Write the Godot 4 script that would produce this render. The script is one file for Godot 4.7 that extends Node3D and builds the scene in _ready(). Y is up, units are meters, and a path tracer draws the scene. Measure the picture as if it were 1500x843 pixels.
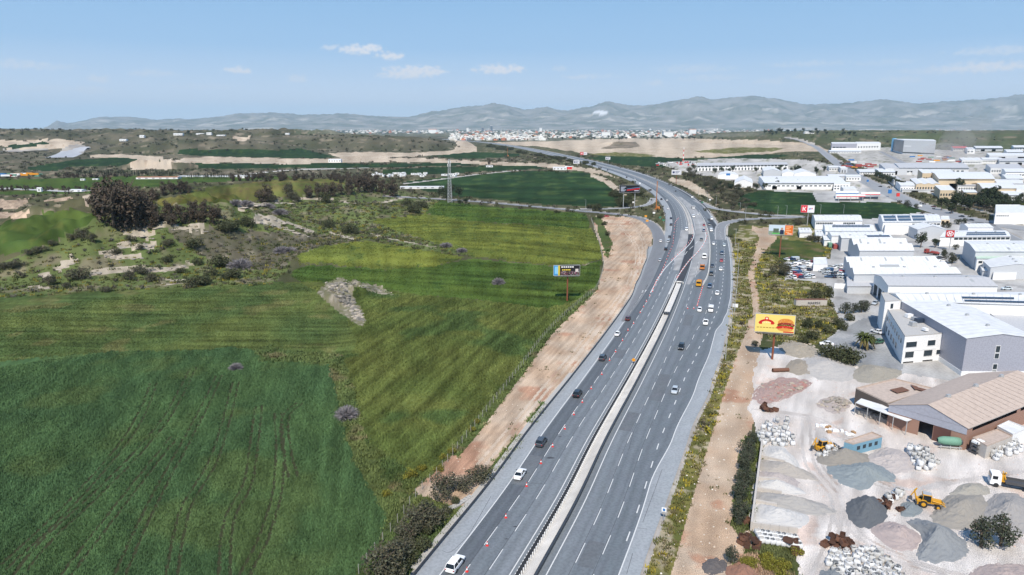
extends Node3D
# A motorway seen from a drone: fields and a rocky hill on one side, a stone yard and industrial sheds on the other.
const EYE := 74.0          # metres above the road
const FOC := 1000.0        # focal length in photo pixels (photo 1500 x 843)
const HOR := 186.0         # photo row of the level horizon
var cp := cos(atan((421.5 - HOR) / FOC))
var sp := sin(atan((421.5 - HOR) / FOC))
var used := {}
var rng := RandomNumberGenerator.new()
var M := {}
var n1 := FastNoiseLite.new()
var n2 := FastNoiseLite.new()
var n3 := FastNoiseLite.new()

# ---------------------------------------------------------------- naming
func numbered(called: String) -> String:
	var k: int = used.get(called, -1) + 1
	used[called] = k
	return called if k == 0 else "%s_%03d" % [called, k]

func tag(o: Node, label := "", category := "", group := "", kind := "") -> Node:
	if label: o.set_meta("label", label)
	if category: o.set_meta("category", category)
	if group: o.set_meta("group", group)
	if kind: o.set_meta("kind", kind)
	return o

func thing(called: String, at: Vector3, turn := 0.0, label := "", category := "", group := "") -> Node3D:
	var o := Node3D.new()
	o.name = numbered(called)
	add_child(o)
	o.position = at
	o.rotation.y = turn
	tag(o, label, category, group)
	return o

func put(called: String, mesh: Mesh, m: Material, parent: Node = null, at := Vector3.ZERO, turn := 0.0) -> MeshInstance3D:
	var o := MeshInstance3D.new()
	o.mesh = mesh
	if m: o.material_override = m
	if parent == null:
		o.name = numbered(called)
		add_child(o)
	else:
		o.name = called
		parent.add_child(o, true)
	o.position = at
	o.rotation.y = turn
	return o

func copy_of(o: Node3D, at: Vector3, turn := 0.0, label := "", group := "") -> Node3D:
	var c: Node3D = o.duplicate()
	c.name = numbered(String(o.name).trim_suffix("_000").split("_0")[0])
	add_child(c)
	c.position = at
	c.rotation.y = turn
	if label: c.set_meta("label", label)
	if group: c.set_meta("group", group)
	return c

# ---------------------------------------------------------------- photo pixel -> place
func ray(px: float, py: float) -> Vector3:
	var u := (px - 750.0) / FOC
	var v := (py - 421.5) / FOC
	return Vector3(u, -(v * cp + sp), -(cp - v * sp))

func P(px: float, py: float, h := 0.0) -> Vector3:
	var d := ray(px, py)
	return Vector3(0, EYE, 0) + d * ((EYE - h) / -d.y)

func T(px: float, py: float) -> Vector3:      # where the sight line meets the ground
	var d := ray(px, py)
	d /= Vector2(d.x, d.z).length()
	var t := 60.0
	var last := t
	for k in 400:
		var q := Vector3(d.x * t, EYE + d.y * t, d.z * t)
		var gap := q.y - th(q.x, q.z)
		if gap < 0.0:
			var a := last
			var b := t
			for j in 12:
				var m := 0.5 * (a + b)
				if EYE + d.y * m - th(d.x * m, d.z * m) < 0.0: b = m
				else: a = m
			return Vector3(d.x * b, th(d.x * b, d.z * b), d.z * b)
		last = t
		var s := gap / maxf(-d.y, 0.004)
		t += clampf(s * 0.6, 0.3, 0.035 * t)
		if t > 26000.0: break
	return Vector3(d.x * t, 0, d.z * t)

# point at a given flat distance along the sight line column px (for things seen above the ground)
func V(px: float, py: float, dist: float) -> Vector3:
	var d := ray(px, py)
	d /= Vector2(d.x, d.z).length()
	return Vector3(0, EYE, 0) + d * dist

func px_per_m(p: Vector3) -> float:
	return FOC / (Vector3(0, sp * (EYE - p.y), 0).y + cp * -p.z)

# ---------------------------------------------------------------- terrain
# centre x, z, half widths, turn, height
var bumps := []
func bump(px: float, py: float, rx: float, rz: float, h: float, turn := 0.0, rough := 0.0) -> void:
	var c := P(px, py)
	bumps.append([c.x, c.z, rx, rz, cos(turn), sin(turn), h, rough, maxf(rx, rz)])
func bump_at(x: float, z: float, rx: float, rz: float, h: float, turn := 0.0, rough := 0.0) -> void:
	bumps.append([x, z, rx, rz, cos(turn), sin(turn), h, rough, maxf(rx, rz)])

func th(x: float, z: float) -> float:
	var h := 0.0
	for b in bumps:
		var dx: float = x - b[0]
		var r: float = b[8]
		if dx > r or dx < -r: continue
		var dz: float = z - b[1]
		if dz > r or dz < -r: continue
		var u: float = (dx * b[4] + dz * b[5]) / b[2]
		var w: float = (-dx * b[5] + dz * b[4]) / b[3]
		var q := 1.0 - u * u - w * w
		if q <= 0.0: continue
		var e: float = b[6] * q * q * (3.0 - 2.0 * q) if b[6] < 45.0 else b[6] * q * (2.0 - q)
		if b[7] > 0.0: e *= 1.0 + b[7] * n1.get_noise_2d(x * 5.0 / r + 7.0, z * 5.0 / r)
		h = maxf(h, e)
	return h

# ---------------------------------------------------------------- materials
func lin(r: float, g: float, b: float) -> Color:
	return Color(r, g, b).linear_to_srgb()

func grain(seed_: int, freq: float, octaves: int, lo: float, hi: float, size := 512, kind := FastNoiseLite.TYPE_SIMPLEX) -> ImageTexture:
	var n := FastNoiseLite.new()
	n.seed = seed_
	n.noise_type = kind
	n.frequency = freq
	n.fractal_octaves = octaves
	n.fractal_type = FastNoiseLite.FRACTAL_FBM if octaves > 1 else FastNoiseLite.FRACTAL_NONE
	var src := n.get_seamless_image(size, size)
	src.convert(Image.FORMAT_L8)
	var d := src.get_data()
	var map := PackedByteArray()
	map.resize(256)
	for k in 256: map[k] = int(255.0 * clampf(lo + (hi - lo) * k / 255.0, 0, 1))
	for k in d.size(): d[k] = map[d[k]]
	var im := Image.create_from_data(size, size, false, Image.FORMAT_L8, d)
	im.convert(Image.FORMAT_RGB8)
	im.generate_mipmaps()
	return ImageTexture.create_from_image(im)

func bumps_tex(seed_: int, freq: float, strength: float, size := 512) -> ImageTexture:
	var n := FastNoiseLite.new()
	n.seed = seed_
	n.frequency = freq
	n.fractal_octaves = 4
	var im := n.get_seamless_image(size, size)
	im.convert(Image.FORMAT_RGBA8)
	im.bump_map_to_normal_map(strength)
	return ImageTexture.create_from_image(im)

func mat(c: Color, rough := 0.8, metal := 0.0, tex: Texture2D = null, tile := 4.0, vc := false, nrm: Texture2D = null, nscale := 1.0) -> StandardMaterial3D:
	var m := StandardMaterial3D.new()
	m.albedo_color = c
	m.roughness = rough
	m.metallic = metal
	m.vertex_color_use_as_albedo = vc
	if tex:
		m.albedo_texture = tex
		m.uv1_triplanar = true
		m.uv1_world_triplanar = true
		m.uv1_scale = Vector3.ONE / tile
	if nrm:
		m.normal_enabled = true
		m.normal_texture = nrm
		m.normal_scale = nscale
	return m

# ---------------------------------------------------------------- mesh helpers
func st() -> SurfaceTool:
	var s := SurfaceTool.new()
	s.begin(Mesh.PRIMITIVE_TRIANGLES)
	return s

func quad(s: SurfaceTool, a: Vector3, b: Vector3, c: Vector3, d: Vector3) -> void:   # seen front: clockwise a b c d
	for v in [a, b, c, a, c, d]: s.add_vertex(v)

func tri(s: SurfaceTool, a: Vector3, b: Vector3, c: Vector3) -> void:
	for v in [a, b, c]: s.add_vertex(v)

func boxy(s: SurfaceTool, c: Vector3, e: Vector3, turn := 0.0, taper := 1.0, bottom := true) -> void:   # box by centre and size; taper narrows the top
	var h := e * 0.5
	var bs := Basis(Vector3.UP, turn)
	var p := []
	for y in [-1, 1]:
		var f: float = 1.0 if y < 0 else taper
		for q in [[-1, -1], [1, -1], [1, 1], [-1, 1]]:
			p.append(c + bs * Vector3(q[0] * h.x * f, y * h.y, q[1] * h.z * f))
	quad(s, p[4], p[5], p[6], p[7])
	if bottom: quad(s, p[3], p[2], p[1], p[0])
	for k in 4:
		var j := (k + 1) % 4
		quad(s, p[j], p[k], p[4 + k], p[4 + j])

func fin(s: SurfaceTool, smooth := false) -> ArrayMesh:
	if not smooth: s.set_smooth_group(-1)
	s.generate_normals()
	return s.commit()

func box_mesh(e: Vector3, lift := true) -> ArrayMesh:
	var s := st()
	s.set_smooth_group(-1)
	boxy(s, Vector3(0, e.y * 0.5 if lift else 0.0, 0), e)
	return fin(s)

func tube(s: SurfaceTool, a: Vector3, b: Vector3, ra: float, rb: float, n := 6, caps := true) -> void:
	var d := (b - a).normalized()
	var x := d.cross(Vector3.UP if absf(d.y) < 0.9 else Vector3.RIGHT).normalized()
	var y := d.cross(x)
	for k in n:
		var t0 := TAU * k / n
		var t1 := TAU * (k + 1) / n
		var o0 := x * cos(t0) + y * sin(t0)
		var o1 := x * cos(t1) + y * sin(t1)
		quad(s, a + o0 * ra, b + o0 * rb, b + o1 * rb, a + o1 * ra)
		if caps:
			tri(s, b, b + o1 * rb, b + o0 * rb)
			tri(s, a, a + o0 * ra, a + o1 * ra)

# prism: polygon (seen from above, any winding) raised from y0 to y1
func prism(s: SurfaceTool, poly: PackedVector2Array, y0: float, y1: float, bottom := false) -> void:
	var p := poly
	if Geometry2D.is_polygon_clockwise(p): p.reverse()
	var idx := Geometry2D.triangulate_polygon(p)
	for k in range(0, idx.size(), 3):
		var a := p[idx[k]]; var b := p[idx[k + 1]]; var c := p[idx[k + 2]]
		if (b - a).cross(c - a) < 0.0:
			var t := b; b = c; c = t
		tri(s, Vector3(a.x, y1, a.y), Vector3(b.x, y1, b.y), Vector3(c.x, y1, c.y))
		if bottom: tri(s, Vector3(a.x, y0, a.y), Vector3(c.x, y0, c.y), Vector3(b.x, y0, b.y))
	for k in p.size():
		var a := p[k]; var b := p[(k + 1) % p.size()]
		quad(s, Vector3(b.x, y0, b.y), Vector3(a.x, y0, a.y), Vector3(a.x, y1, a.y), Vector3(b.x, y1, b.y))

func xz(p: Vector3) -> Vector2: return Vector2(p.x, p.z)
# ---------------------------------------------------------------- ground
var A0 := deg_to_rad(-50.0)
var DA := deg_to_rad(0.1)
const NC := 1001
var rows := PackedFloat32Array()
var cls := PackedByteArray()
var wheel := PackedByteArray()
var classes := []

func row_r(y: float) -> float:
	var v := (y - 421.5) / FOC
	return EYE * (cp - v * sp) / (v * cp + sp)

func to_grid(x: float, z: float) -> Vector2:
	var r := sqrt(x * x + z * z)
	var i := rows.bsearch(r)
	var fi := float(i)
	if i > 0 and i < rows.size():
		fi = i - 1 + (r - rows[i - 1]) / (rows[i] - rows[i - 1])
	return Vector2((atan2(x, -z) - A0) / DA, fi)

func class_at(x: float, z: float) -> int:
	var g := to_grid(x, z)
	var c := int(g.x + 0.5)
	var r := int(g.y + 0.5)
	if c < 0 or c >= NC or r < 0 or r >= rows.size(): return 0
	return cls[r * NC + c]

func fill(poly: PackedVector2Array, id: int, into: PackedByteArray) -> void:
	var lo := 1e9
	var hi := -1e9
	for p in poly:
		lo = minf(lo, p.y); hi = maxf(hi, p.y)
	var n := poly.size()
	for r in range(maxi(0, int(ceil(lo))), mini(rows.size() - 1, int(hi)) + 1):
		var xs := PackedFloat32Array()
		for k in n:
			var a := poly[k]
			var b := poly[k + 1 if k + 1 < n else 0]
			if (a.y <= r) != (b.y <= r):
				xs.append(a.x + (b.x - a.x) * (r - a.y) / (b.y - a.y))
		xs.sort()
		for k in range(0, xs.size() - 1, 2):
			for c in range(maxi(0, int(ceil(xs[k]))), mini(NC - 1, int(xs[k + 1])) + 1):
				into[r * NC + c] = id

# polygon in photo pixels, edges roughened by `jit` pixels
func region(called: String, m: String, look: Array, px: Array, jit := 1.5, f := 0.02, stripe := Vector3.ZERO, fc := 0.06, thr := 0.25) -> int:
	var id := -1
	for k in classes.size():
		if classes[k].called == called: id = k
	if id < 0:
		id = classes.size()
		classes.append({"called": called, "m": m, "look": look, "f": f, "stripe": stripe, "fc": fc, "thr": thr})
	var poly := PackedVector2Array()
	for k in px.size():
		var a: Array = px[k]
		var b: Array = px[(k + 1) % px.size()]
		var va := Vector2(a[0], a[1])
		var vb := Vector2(b[0], b[1])
		var steps := maxi(1, int(va.distance_to(vb) / 7.0))
		for j in steps:
			var q := va.lerp(vb, float(j) / steps)
			q += Vector2(n2.get_noise_2d(q.x * 0.09, q.y * 0.09 + 50.0), 0.5 * n2.get_noise_2d(q.x * 0.09 + 90.0, q.y * 0.09)) * jit * 2.0
			q.y = maxf(q.y, 187.5)
			var w := T(q.x, q.y)
			poly.append(to_grid(w.x, w.z))
	fill(poly, id, cls)
	return id

func offset_line(pts: Array, half: float) -> PackedVector2Array:     # world Vector3 points -> closed band
	var l := PackedVector2Array()
	var r := PackedVector2Array()
	for k in pts.size():
		var a: Vector3 = pts[maxi(k - 1, 0)]
		var b: Vector3 = pts[mini(k + 1, pts.size() - 1)]
		var d := xz(b - a).normalized()
		var n := Vector2(-d.y, d.x) * half
		l.append(xz(pts[k]) + n)
		r.append(xz(pts[k]) - n)
	r.reverse()
	l.append_array(r)
	return l

func smooth_px(px: Array, step := 8.0) -> Array:       # Catmull-Rom through photo pixels, dropped on the ground
	var out := []
	for k in px.size() - 1:
		var p0 := Vector2(px[maxi(k - 1, 0)][0], px[maxi(k - 1, 0)][1])
		var p1 := Vector2(px[k][0], px[k][1])
		var p2 := Vector2(px[k + 1][0], px[k + 1][1])
		var p3 := Vector2(px[mini(k + 2, px.size() - 1)][0], px[mini(k + 2, px.size() - 1)][1])
		var n := maxi(2, int(p1.distance_to(p2) / step))
		for j in n:
			var q := p1.cubic_interpolate(p2, p0, p3, float(j) / n)
			out.append(T(q.x, q.y))
	out.append(T(px[-1][0], px[-1][1]))
	return out

func band(called: String, m: String, look: Array, px: Array, width: float, f := 0.05, into_wheel := false) -> void:
	var pts := smooth_px(px)
	var w := offset_line(pts, width * 0.5)
	var poly := PackedVector2Array()
	for p in w: poly.append(to_grid(p.x, p.y))
	if into_wheel:
		fill(poly, 1, wheel)
		return
	var id := -1
	for k in classes.size():
		if classes[k].called == called: id = k
	if id < 0:
		id = classes.size()
		classes.append({"called": called, "m": m, "look": look, "f": f, "stripe": Vector3.ZERO, "fc": 0.06, "thr": 0.25})
	fill(poly, id, cls)

func c3(r: float, g: float, b: float) -> Color: return Color(r, g, b) * 1.25

func make_ground() -> void:
	var y := 930.0
	while y > 232.0:
		rows.append(row_r(y)); y -= 1.5
	while y > 188.5:
		rows.append(row_r(y)); y -= 0.8 if y > 200.0 else 0.4
		while rows[-1] > 1700.0 and rows[-1] < 4200.0 and row_r(y) - rows[-1] > 24.0 and rows[-1] + 24.0 < row_r(y): rows.append(rows[-1] + 24.0)
	var r := rows[-1] * 1.12
	while r < 34000.0:
		rows.append(r); r *= 1.12
	cls.resize(rows.size() * NC)
	wheel.resize(rows.size() * NC)
	var scrub := [c3(.105, .098, .056), c3(.062, .070, .032), c3(.30, .25, .18)]
	var hillc := [c3(.120, .108, .075), c3(.070, .072, .042), c3(.22, .185, .135)]
	var dark := [c3(.018, .038, .016), c3(.025, .050, .018), c3(.046, .074, .024)]
	var mid := [c3(.050, .086, .020), c3(.068, .100, .022), c3(.034, .064, .018)]
	var olive := [c3(.128, .144, .030), c3(.096, .118, .027), c3(.068, .094, .025)]
	var bright := [c3(.072, .104, .026), c3(.054, .088, .024), c3(.090, .108, .030)]
	var tan := [c3(.46, .385, .30), c3(.40, .325, .245), c3(.34, .255, .185)]
	var verge := [c3(.42, .33, .25), c3(.385, .275, .192), c3(.34, .195, .13)]
	var yard := [c3(.525, .49, .462), c3(.47, .425, .392), c3(.46, .365, .315)]
	var pave := [c3(.34, .335, .325), c3(.28, .275, .27), c3(.22, .215, .21)]
	var ochre := [c3(.165, .150, .050), c3(.105, .115, .036), c3(.36, .31, .22)]
	var plough := [c3(.40, .30, .22), c3(.33, .25, .18), c3(.26, .19, .13)]
	classes.append({"called": "ground", "m": "scrub", "look": scrub, "f": 0.012, "stripe": Vector3.ZERO, "fc": 0.05, "thr": 0.32})
	# far side to near side
	region("hill", "hill", hillc, [[-400, 240], [-400, 188], [60, 188], [660, 188], [668, 212], [660, 221], [600, 222], [480, 226], [350, 224], [240, 226], [130, 236], [-400, 250]], 1.0, 0.004, Vector3.ZERO, 0.012, 0.30)
	region("plain", "hill", [c3(.15, .15, .11), c3(.09, .10, .06), c3(.24, .2, .15)], [[430, 188], [1900, 188], [1900, 205], [1130, 200], [900, 206], [760, 208], [640, 200], [430, 197]], 0.5, 0.003)
	region("plateau", "hill", [c3(.10, .105, .055), c3(.065, .075, .034), c3(.20, .16, .11)], [[1120, 188], [2000, 187.6], [2000, 235], [1480, 232], [1300, 222], [1230, 214], [1185, 206], [1120, 203]], 1.0, 0.004, Vector3.ZERO, 0.012, 0.30)
	region("heath", "scrub", [c3(.13, .115, .08), c3(.075, .08, .045), c3(.26, .21, .15)], [[-400, 262], [-400, 236], [130, 234], [250, 226], [480, 226], [640, 222], [760, 232], [880, 262], [600, 262], [300, 262]], 1.2, 0.006)
	region("plateau_field", "crop", [c3(.085, .10, .045), c3(.07, .085, .038), c3(.1, .1, .05)], [[1420, 209], [1500, 206], [1700, 210], [1700, 222], [1440, 220]], 1.0, 0.006)
	region("plateau_field", "crop", [c3(.085, .10, .045), c3(.07, .085, .038), c3(.1, .1, .05)], [[1290, 204], [1350, 196], [1500, 196], [1500, 200], [1380, 203], [1330, 210]], 1.0, 0.006)
	# earthworks
	region("earthworks", "dirt", tan, [[1180, 210], [1100, 206], [980, 203], [880, 204], [800, 207], [770, 211], [850, 224], [930, 232], [1010, 232], [1100, 228], [1160, 222], [1215, 222], [1200, 214]], 1.2, 0.008)
	region("earthworks", "dirt", tan, [[700, 209], [800, 207], [790, 214], [770, 214], [740, 212]], 0.8, 0.008)
	region("earthworks", "dirt", tan, [[232, 236], [300, 230], [420, 232], [500, 233], [480, 225], [520, 223], [600, 224], [660, 221], [668, 214], [664, 205], [676, 204], [700, 216], [700, 222], [640, 229], [560, 231], [640, 233], [720, 238], [800, 240], [880, 250], [905, 262], [890, 258], [820, 247], [740, 243], [640, 239], [540, 238], [440, 242], [330, 239], [240, 242]], 1.2, 0.008)
	region("earthworks", "dirt", tan, [[130, 228], [170, 226], [240, 230], [240, 238], [180, 233], [130, 231]], 1.0, 0.008)
	region("earthworks", "dirt", tan, [[190, 242], [220, 238], [270, 241], [268, 246], [235, 250], [190, 250]], 1.0, 0.01)
	region("earthworks", "dirt", tan, [[-60, 207], [10, 207], [100, 206], [122, 208], [118, 216], [70, 219], [10, 224], [0, 214], [-60, 218]], 1.0, 0.008)
	region("earthworks", "dirt", tan, [[340, 202], [365, 200], [358, 209], [348, 208]], 0.7, 0.01)
	region("earth_mound", "scrub", [c3(.26, .21, .16), c3(.17, .14, .10), c3(.1, .1, .05)], [[880, 218], [905, 207], [930, 208], [938, 215], [925, 217], [900, 218]], 0.8, 0.01)
	region("far_field", "crop", dark, [[858, 232], [900, 226], [960, 230], [1020, 233], [1110, 226], [1155, 228], [1110, 237], [1050, 241], [1000, 244], [955, 246], [910, 242]], 0.8, 0.006)
	region("flower_field", "crop", ochre, [[862, 226], [900, 223], [960, 227], [950, 230], [890, 229]], 0.8, 0.01)
	region("flower_field", "crop", ochre, [[1010, 222], [1080, 216], [1150, 217], [1130, 222], [1060, 226]], 0.8, 0.01)
	region("far_field_001", "crop", dark, [[265, 221], [330, 221], [400, 222], [440, 218], [490, 230], [470, 233], [380, 231], [300, 229], [258, 226]], 0.8, 0.006)
	region("far_field_002", "crop", dark, [[270, 240], [330, 240], [430, 242], [480, 239], [540, 241], [640, 240], [690, 240], [690, 243], [560, 246], [430, 247], [330, 249], [270, 246]], 0.8, 0.006)
	region("far_field_003", "crop", dark, [[40, 246], [110, 234], [170, 231], [200, 233], [190, 243], [100, 245], [80, 252], [40, 250]], 0.8, 0.006)
	region("far_field_004", "crop", dark, [[560, 250], [620, 246], [780, 243], [800, 248], [700, 252], [640, 256], [560, 256]], 0.8, 0.006)
	region("far_field_005", "crop", dark, [[620, 229], [700, 223], [760, 226], [760, 229], [690, 234]], 0.8, 0.006)
	region("far_field_006", "crop", dark, [[5, 216], [60, 208], [70, 212], [40, 218], [5, 220]], 0.8, 0.008)
	region("long_field", "crop", mid, [[-300, 268], [0, 264], [80, 262], [200, 259], [420, 258], [430, 262], [300, 268], [200, 276], [140, 279], [60, 277], [-300, 280]], 0.8, 0.006)
	region("long_field", "crop", mid, [[-300, 284], [0, 282], [70, 279], [130, 280], [135, 284], [0, 287], [-300, 292]], 0.8, 0.006)
	# middle distance, motorway left
	region("basin_field", "crop", dark, [[585, 268], [640, 262], [690, 257], [760, 252], [850, 252], [872, 258], [890, 270], [914, 300], [900, 304], [850, 303], [790, 300], [720, 293], [660, 287], [620, 280]], 1.0, 0.010, Vector3(0.3, 0.012, 0.25), 0.02, 0.18)
	region("knoll_field", "crop", [c3(.120, .110, .034), c3(.082, .098, .026), c3(.115, .085, .040)], [[205, 306], [230, 296], [300, 276], [420, 262], [500, 264], [512, 274], [470, 290], [400, 292], [330, 300], [262, 306]], 1.0, 0.012, Vector3(0.35, 0.05, 1.2))
	region("ploughed_plot", "dirt", plough, [[-200, 300], [0, 294], [40, 292], [38, 299], [22, 307], [-200, 311]], 0.8, 0.02, Vector3(0.2, 0.3, 1.4))
	region("ploughed_plot", "dirt", plough, [[-200, 316], [0, 313], [40, 312], [52, 315], [30, 321], [-200, 326]], 0.8, 0.02, Vector3(0.2, 0.3, 1.4))
	region("ploughed_plot", "dirt", [c3(.30, .20, .13), c3(.24, .18, .11), c3(.2, .14, .09)], [[55, 295], [90, 291], [112, 290], [100, 295], [70, 297]], 0.8, 0.02)
	region("dirt_path", "dirt", tan, [[120, 290], [131, 288], [134, 302], [124, 304]], 0.6, 0.03)
	region("bright_field", "crop", bright, [[-300, 345], [0, 331], [70, 313], [110, 309], [142, 316], [146, 324], [110, 342], [70, 362], [20, 376], [-300, 395]], 1.2, 0.012, Vector3(0.3, 0.05, 0.7))
	# rolling fields right of the rocky hill
	region("upper_field", "crop", mid, [[622, 299], [640, 294], [700, 302], [800, 309], [857, 314], [865, 330], [862, 336], [760, 328], [660, 323], [625, 312]], 1.2, 0.018, Vector3(0.25, 0.06, 0.3))
	region("meadow_field", "crop", olive, [[544, 324], [575, 320], [625, 314], [690, 325], [780, 330], [866, 336], [878, 360], [882, 380], [840, 392], [760, 384], [700, 378], [640, 360], [580, 338]], 1.5, 0.02, Vector3(0.25, 0.08, 0.3))
	region("terrace_field", "crop", olive, [[432, 376], [470, 362], [530, 353], [562, 358], [620, 366], [680, 378], [640, 390], [560, 396], [520, 391], [470, 388], [440, 386]], 1.5, 0.02, Vector3(0.25, 0.08, 0.2))
	region("crescent_field", "crop", mid, [[428, 396], [450, 390], [520, 392], [565, 396], [640, 390], [690, 380], [760, 386], [842, 393], [882, 382], [880, 402], [872, 428], [850, 445], [800, 452], [700, 440], [610, 432], [560, 424], [500, 412], [440, 414], [425, 406]], 1.5, 0.016, Vector3(0.3, 0.10, 0.25), 0.02, 0.3)
	region("slope_field", "crop", [c3(.096, .112, .032), c3(.074, .098, .028), c3(.054, .086, .028)], [[360, 420], [420, 414], [500, 412], [560, 424], [620, 433], [720, 442], [800, 452], [862, 436], [842, 452], [800, 494], [757, 548], [722, 592], [690, 634], [662, 668], [630, 704], [602, 724], [575, 716], [548, 672], [524, 622], [512, 570], [498, 530], [470, 518], [430, 500], [380, 470]], 2.0, 0.022, Vector3(0.22, 0.26, -1.25), 0.02, 0.22)
	region("strip_field", "crop", [c3(.092, .116, .036), c3(.062, .094, .032), c3(.114, .120, .046)], [[-200, 430], [0, 426], [130, 420], [250, 416], [380, 412], [440, 416], [480, 432], [510, 470], [522, 505], [500, 530], [430, 535], [380, 533], [345, 518], [250, 520], [120, 528], [0, 540], [-200, 560]], 1.5, 0.020, Vector3(0.26, 0.30, 0.03), 0.03, 0.22)
	region("grass_margin", "scrub", [c3(.088, .106, .036), c3(.064, .092, .032), c3(.11, .10, .05)], [[368, 514], [390, 508], [440, 516], [500, 520], [516, 560], [528, 620], [552, 676], [578, 716], [604, 726], [585, 760], [560, 800], [555, 740], [520, 690], [500, 640], [492, 590], [482, 540], [440, 530], [380, 530], [370, 514]], 1.5, 0.03)
	region("near_field", "crop", [c3(.050, .094, .040), c3(.058, .104, .041), c3(.070, .108, .040)], [[-300, 552], [0, 530], [60, 524], [180, 515], [300, 514], [340, 509], [372, 514], [382, 530], [440, 531], [480, 536], [490, 565], [500, 620], [516, 675], [546, 722], [566, 760], [552, 800], [520, 843], [480, 930], [-300, 930]], 1.5, 0.03, Vector3(0.12, 0.4, 1.41), 0.02, 0.2)
	region("meadow_patch", "scrub", [c3(.085, .095, .03), c3(.05, .075, .025), c3(.14, .11, .06)], [[530, 640], [548, 672], [575, 716], [602, 724], [630, 704], [600, 690], [570, 670]], 1.5, 0.05)
	# rocky hill
	region("rocky_hill", "scrub", [c3(.122, .148, .054), c3(.098, .126, .046), c3(.18, .16, .105)], [[-200, 405], [0, 388], [60, 366], [130, 332], [150, 318], [210, 305], [330, 300], [420, 293], [520, 268], [600, 283], [640, 293], [622, 312], [545, 324], [540, 352], [470, 360], [430, 376], [420, 396], [400, 416], [250, 423], [130, 427], [0, 437], [-200, 445]], 2.0, 0.02, Vector3.ZERO, 0.035, 0.15)
	region("rocky_hill", "scrub", [], [[545, 326], [580, 338], [640, 358], [700, 378], [640, 370], [560, 356], [540, 350]], 1.5)
	region("grey_slope", "scrub", [c3(.125, .112, .078), c3(.088, .086, .056), c3(.20, .175, .13)], [[236, 332], [330, 340], [480, 345], [530, 352], [470, 360], [432, 376], [415, 394], [360, 398], [310, 384], [262, 356]], 2.5, 0.03)
	for e in ledges: band("outcrop", "dirt", [c3(.40, .35, .28), c3(.27, .235, .18), c3(.13, .13, .07)], e[0], e[1] * 4.2, 0.12)
	region("rock_ground", "dirt", [c3(.13, .13, .07), c3(.19, .17, .12), c3(.30, .265, .215)], [[462, 430], [476, 416], [495, 407], [515, 411], [545, 418], [577, 431], [560, 431], [540, 425], [518, 421], [516, 432], [524, 450], [537, 471], [529, 479], [506, 466], [486, 449], [472, 440]], 2.0, 0.2, Vector3.ZERO, 0.25, 0.1)
	# motorway verges
	region("dirt_verge", "dirt", verge, [[905, 318], [950, 322], [956, 345], [952, 372], [940, 402], [915, 455], [884, 500], [832, 566], [770, 648], [716, 704], [690, 740], [660, 742], [602, 722], [640, 690], [690, 634], [757, 548], [802, 490], [850, 447], [874, 424], [884, 395], [882, 372], [868, 335], [872, 318]], 1.5, 0.05, Vector3(0.14, 0.5, -1.22), 0.035, 0.27)
	region("grass_margin", "scrub", [], [[602, 722], [660, 742], [690, 740], [716, 704], [772, 642], [690, 734], [600, 870], [500, 930], [480, 920], [520, 843], [560, 790]], 1.5)
	region("grass_margin", "scrub", [], [[868, 318], [878, 318], [896, 356], [890, 380], [886, 372]], 1.0)
	region("flower_verge", "scrub", ochre, [[1074, 345], [1085, 332], [1190, 328], [1212, 350], [1216, 380], [1150, 384], [1150, 410], [1210, 416], [1216, 440], [1230, 480], [1200, 505], [1140, 500], [1110, 486], [1088, 540], [1070, 600], [1046, 665], [1020, 740], [995, 843], [970, 930], [920, 930], [940, 843], [1010, 640], [1040, 572], [1060, 510], [1074, 420]], 2.0, 0.05, Vector3.ZERO, 0.09, 0.10)
	region("meadow_patch", "scrub", [], [[1128, 345], [1145, 352], [1205, 356], [1212, 382], [1150, 388], [1128, 372]], 1.5)
	region("dirt_track", "dirt", verge, [[1098, 332], [1130, 334], [1136, 350], [1122, 366], [1112, 380], [1100, 378], [1112, 352]], 2.0, 0.05)
	band("dirt_track", "dirt", verge, [[1112, 372], [1100, 400], [1104, 425], [1108, 460], [1106, 488]], 3.0)
	band("dirt_track", "dirt", verge, [[1108, 470], [1104, 490], [1090, 530], [1078, 570], [1066, 620], [1050, 680], [1030, 760], [1010, 843], [985, 930]], 6.0)
	region("dirt_track", "dirt", verge, [[1108, 490], [1084, 560], [1070, 620], [1056, 660], [1040, 720], [1020, 780], [1000, 843], [980, 930], [1090, 930], [1100, 800], [1090, 690], [1100, 640], [1104, 590], [1116, 520]], 2.0)
	region("stone_yard", "dirt", yard, [[1112, 512], [1150, 508], [1200, 525], [1240, 530], [1300, 540], [1420, 560], [1540, 590], [1700, 640], [1750, 930], [1180, 930], [1170, 843], [1166, 800], [1100, 780], [1104, 700], [1110, 648], [1096, 600], [1104, 550]], 2.0, 0.05, Vector3(0.10, 0.25, -1.1), 0.05, 0.28)
	region("hedge_strip", "scrub", [c3(.08, .09, .035), c3(.05, .07, .02), c3(.3, .2, .14)], [[1092, 640], [1108, 636], [1114, 660], [1106, 720], [1102, 775], [1080, 785], [1070, 770], [1080, 700]], 1.5, 0.1)
	region("hedge_strip", "scrub", [], [[1092, 806], [1130, 796], [1164, 800], [1170, 843], [1170, 930], [1060, 930], [1070, 843]], 1.5)
	# industrial estate
	region("green_field", "crop", dark, [[1082, 286], [1110, 280], [1190, 284], [1196, 297], [1290, 297], [1330, 300], [1352, 312], [1300, 322], [1230, 320], [1190, 314], [1150, 316], [1100, 311], [1080, 302]], 1.0, 0.012, Vector3(0.2, 0.05, 0.1))
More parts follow.
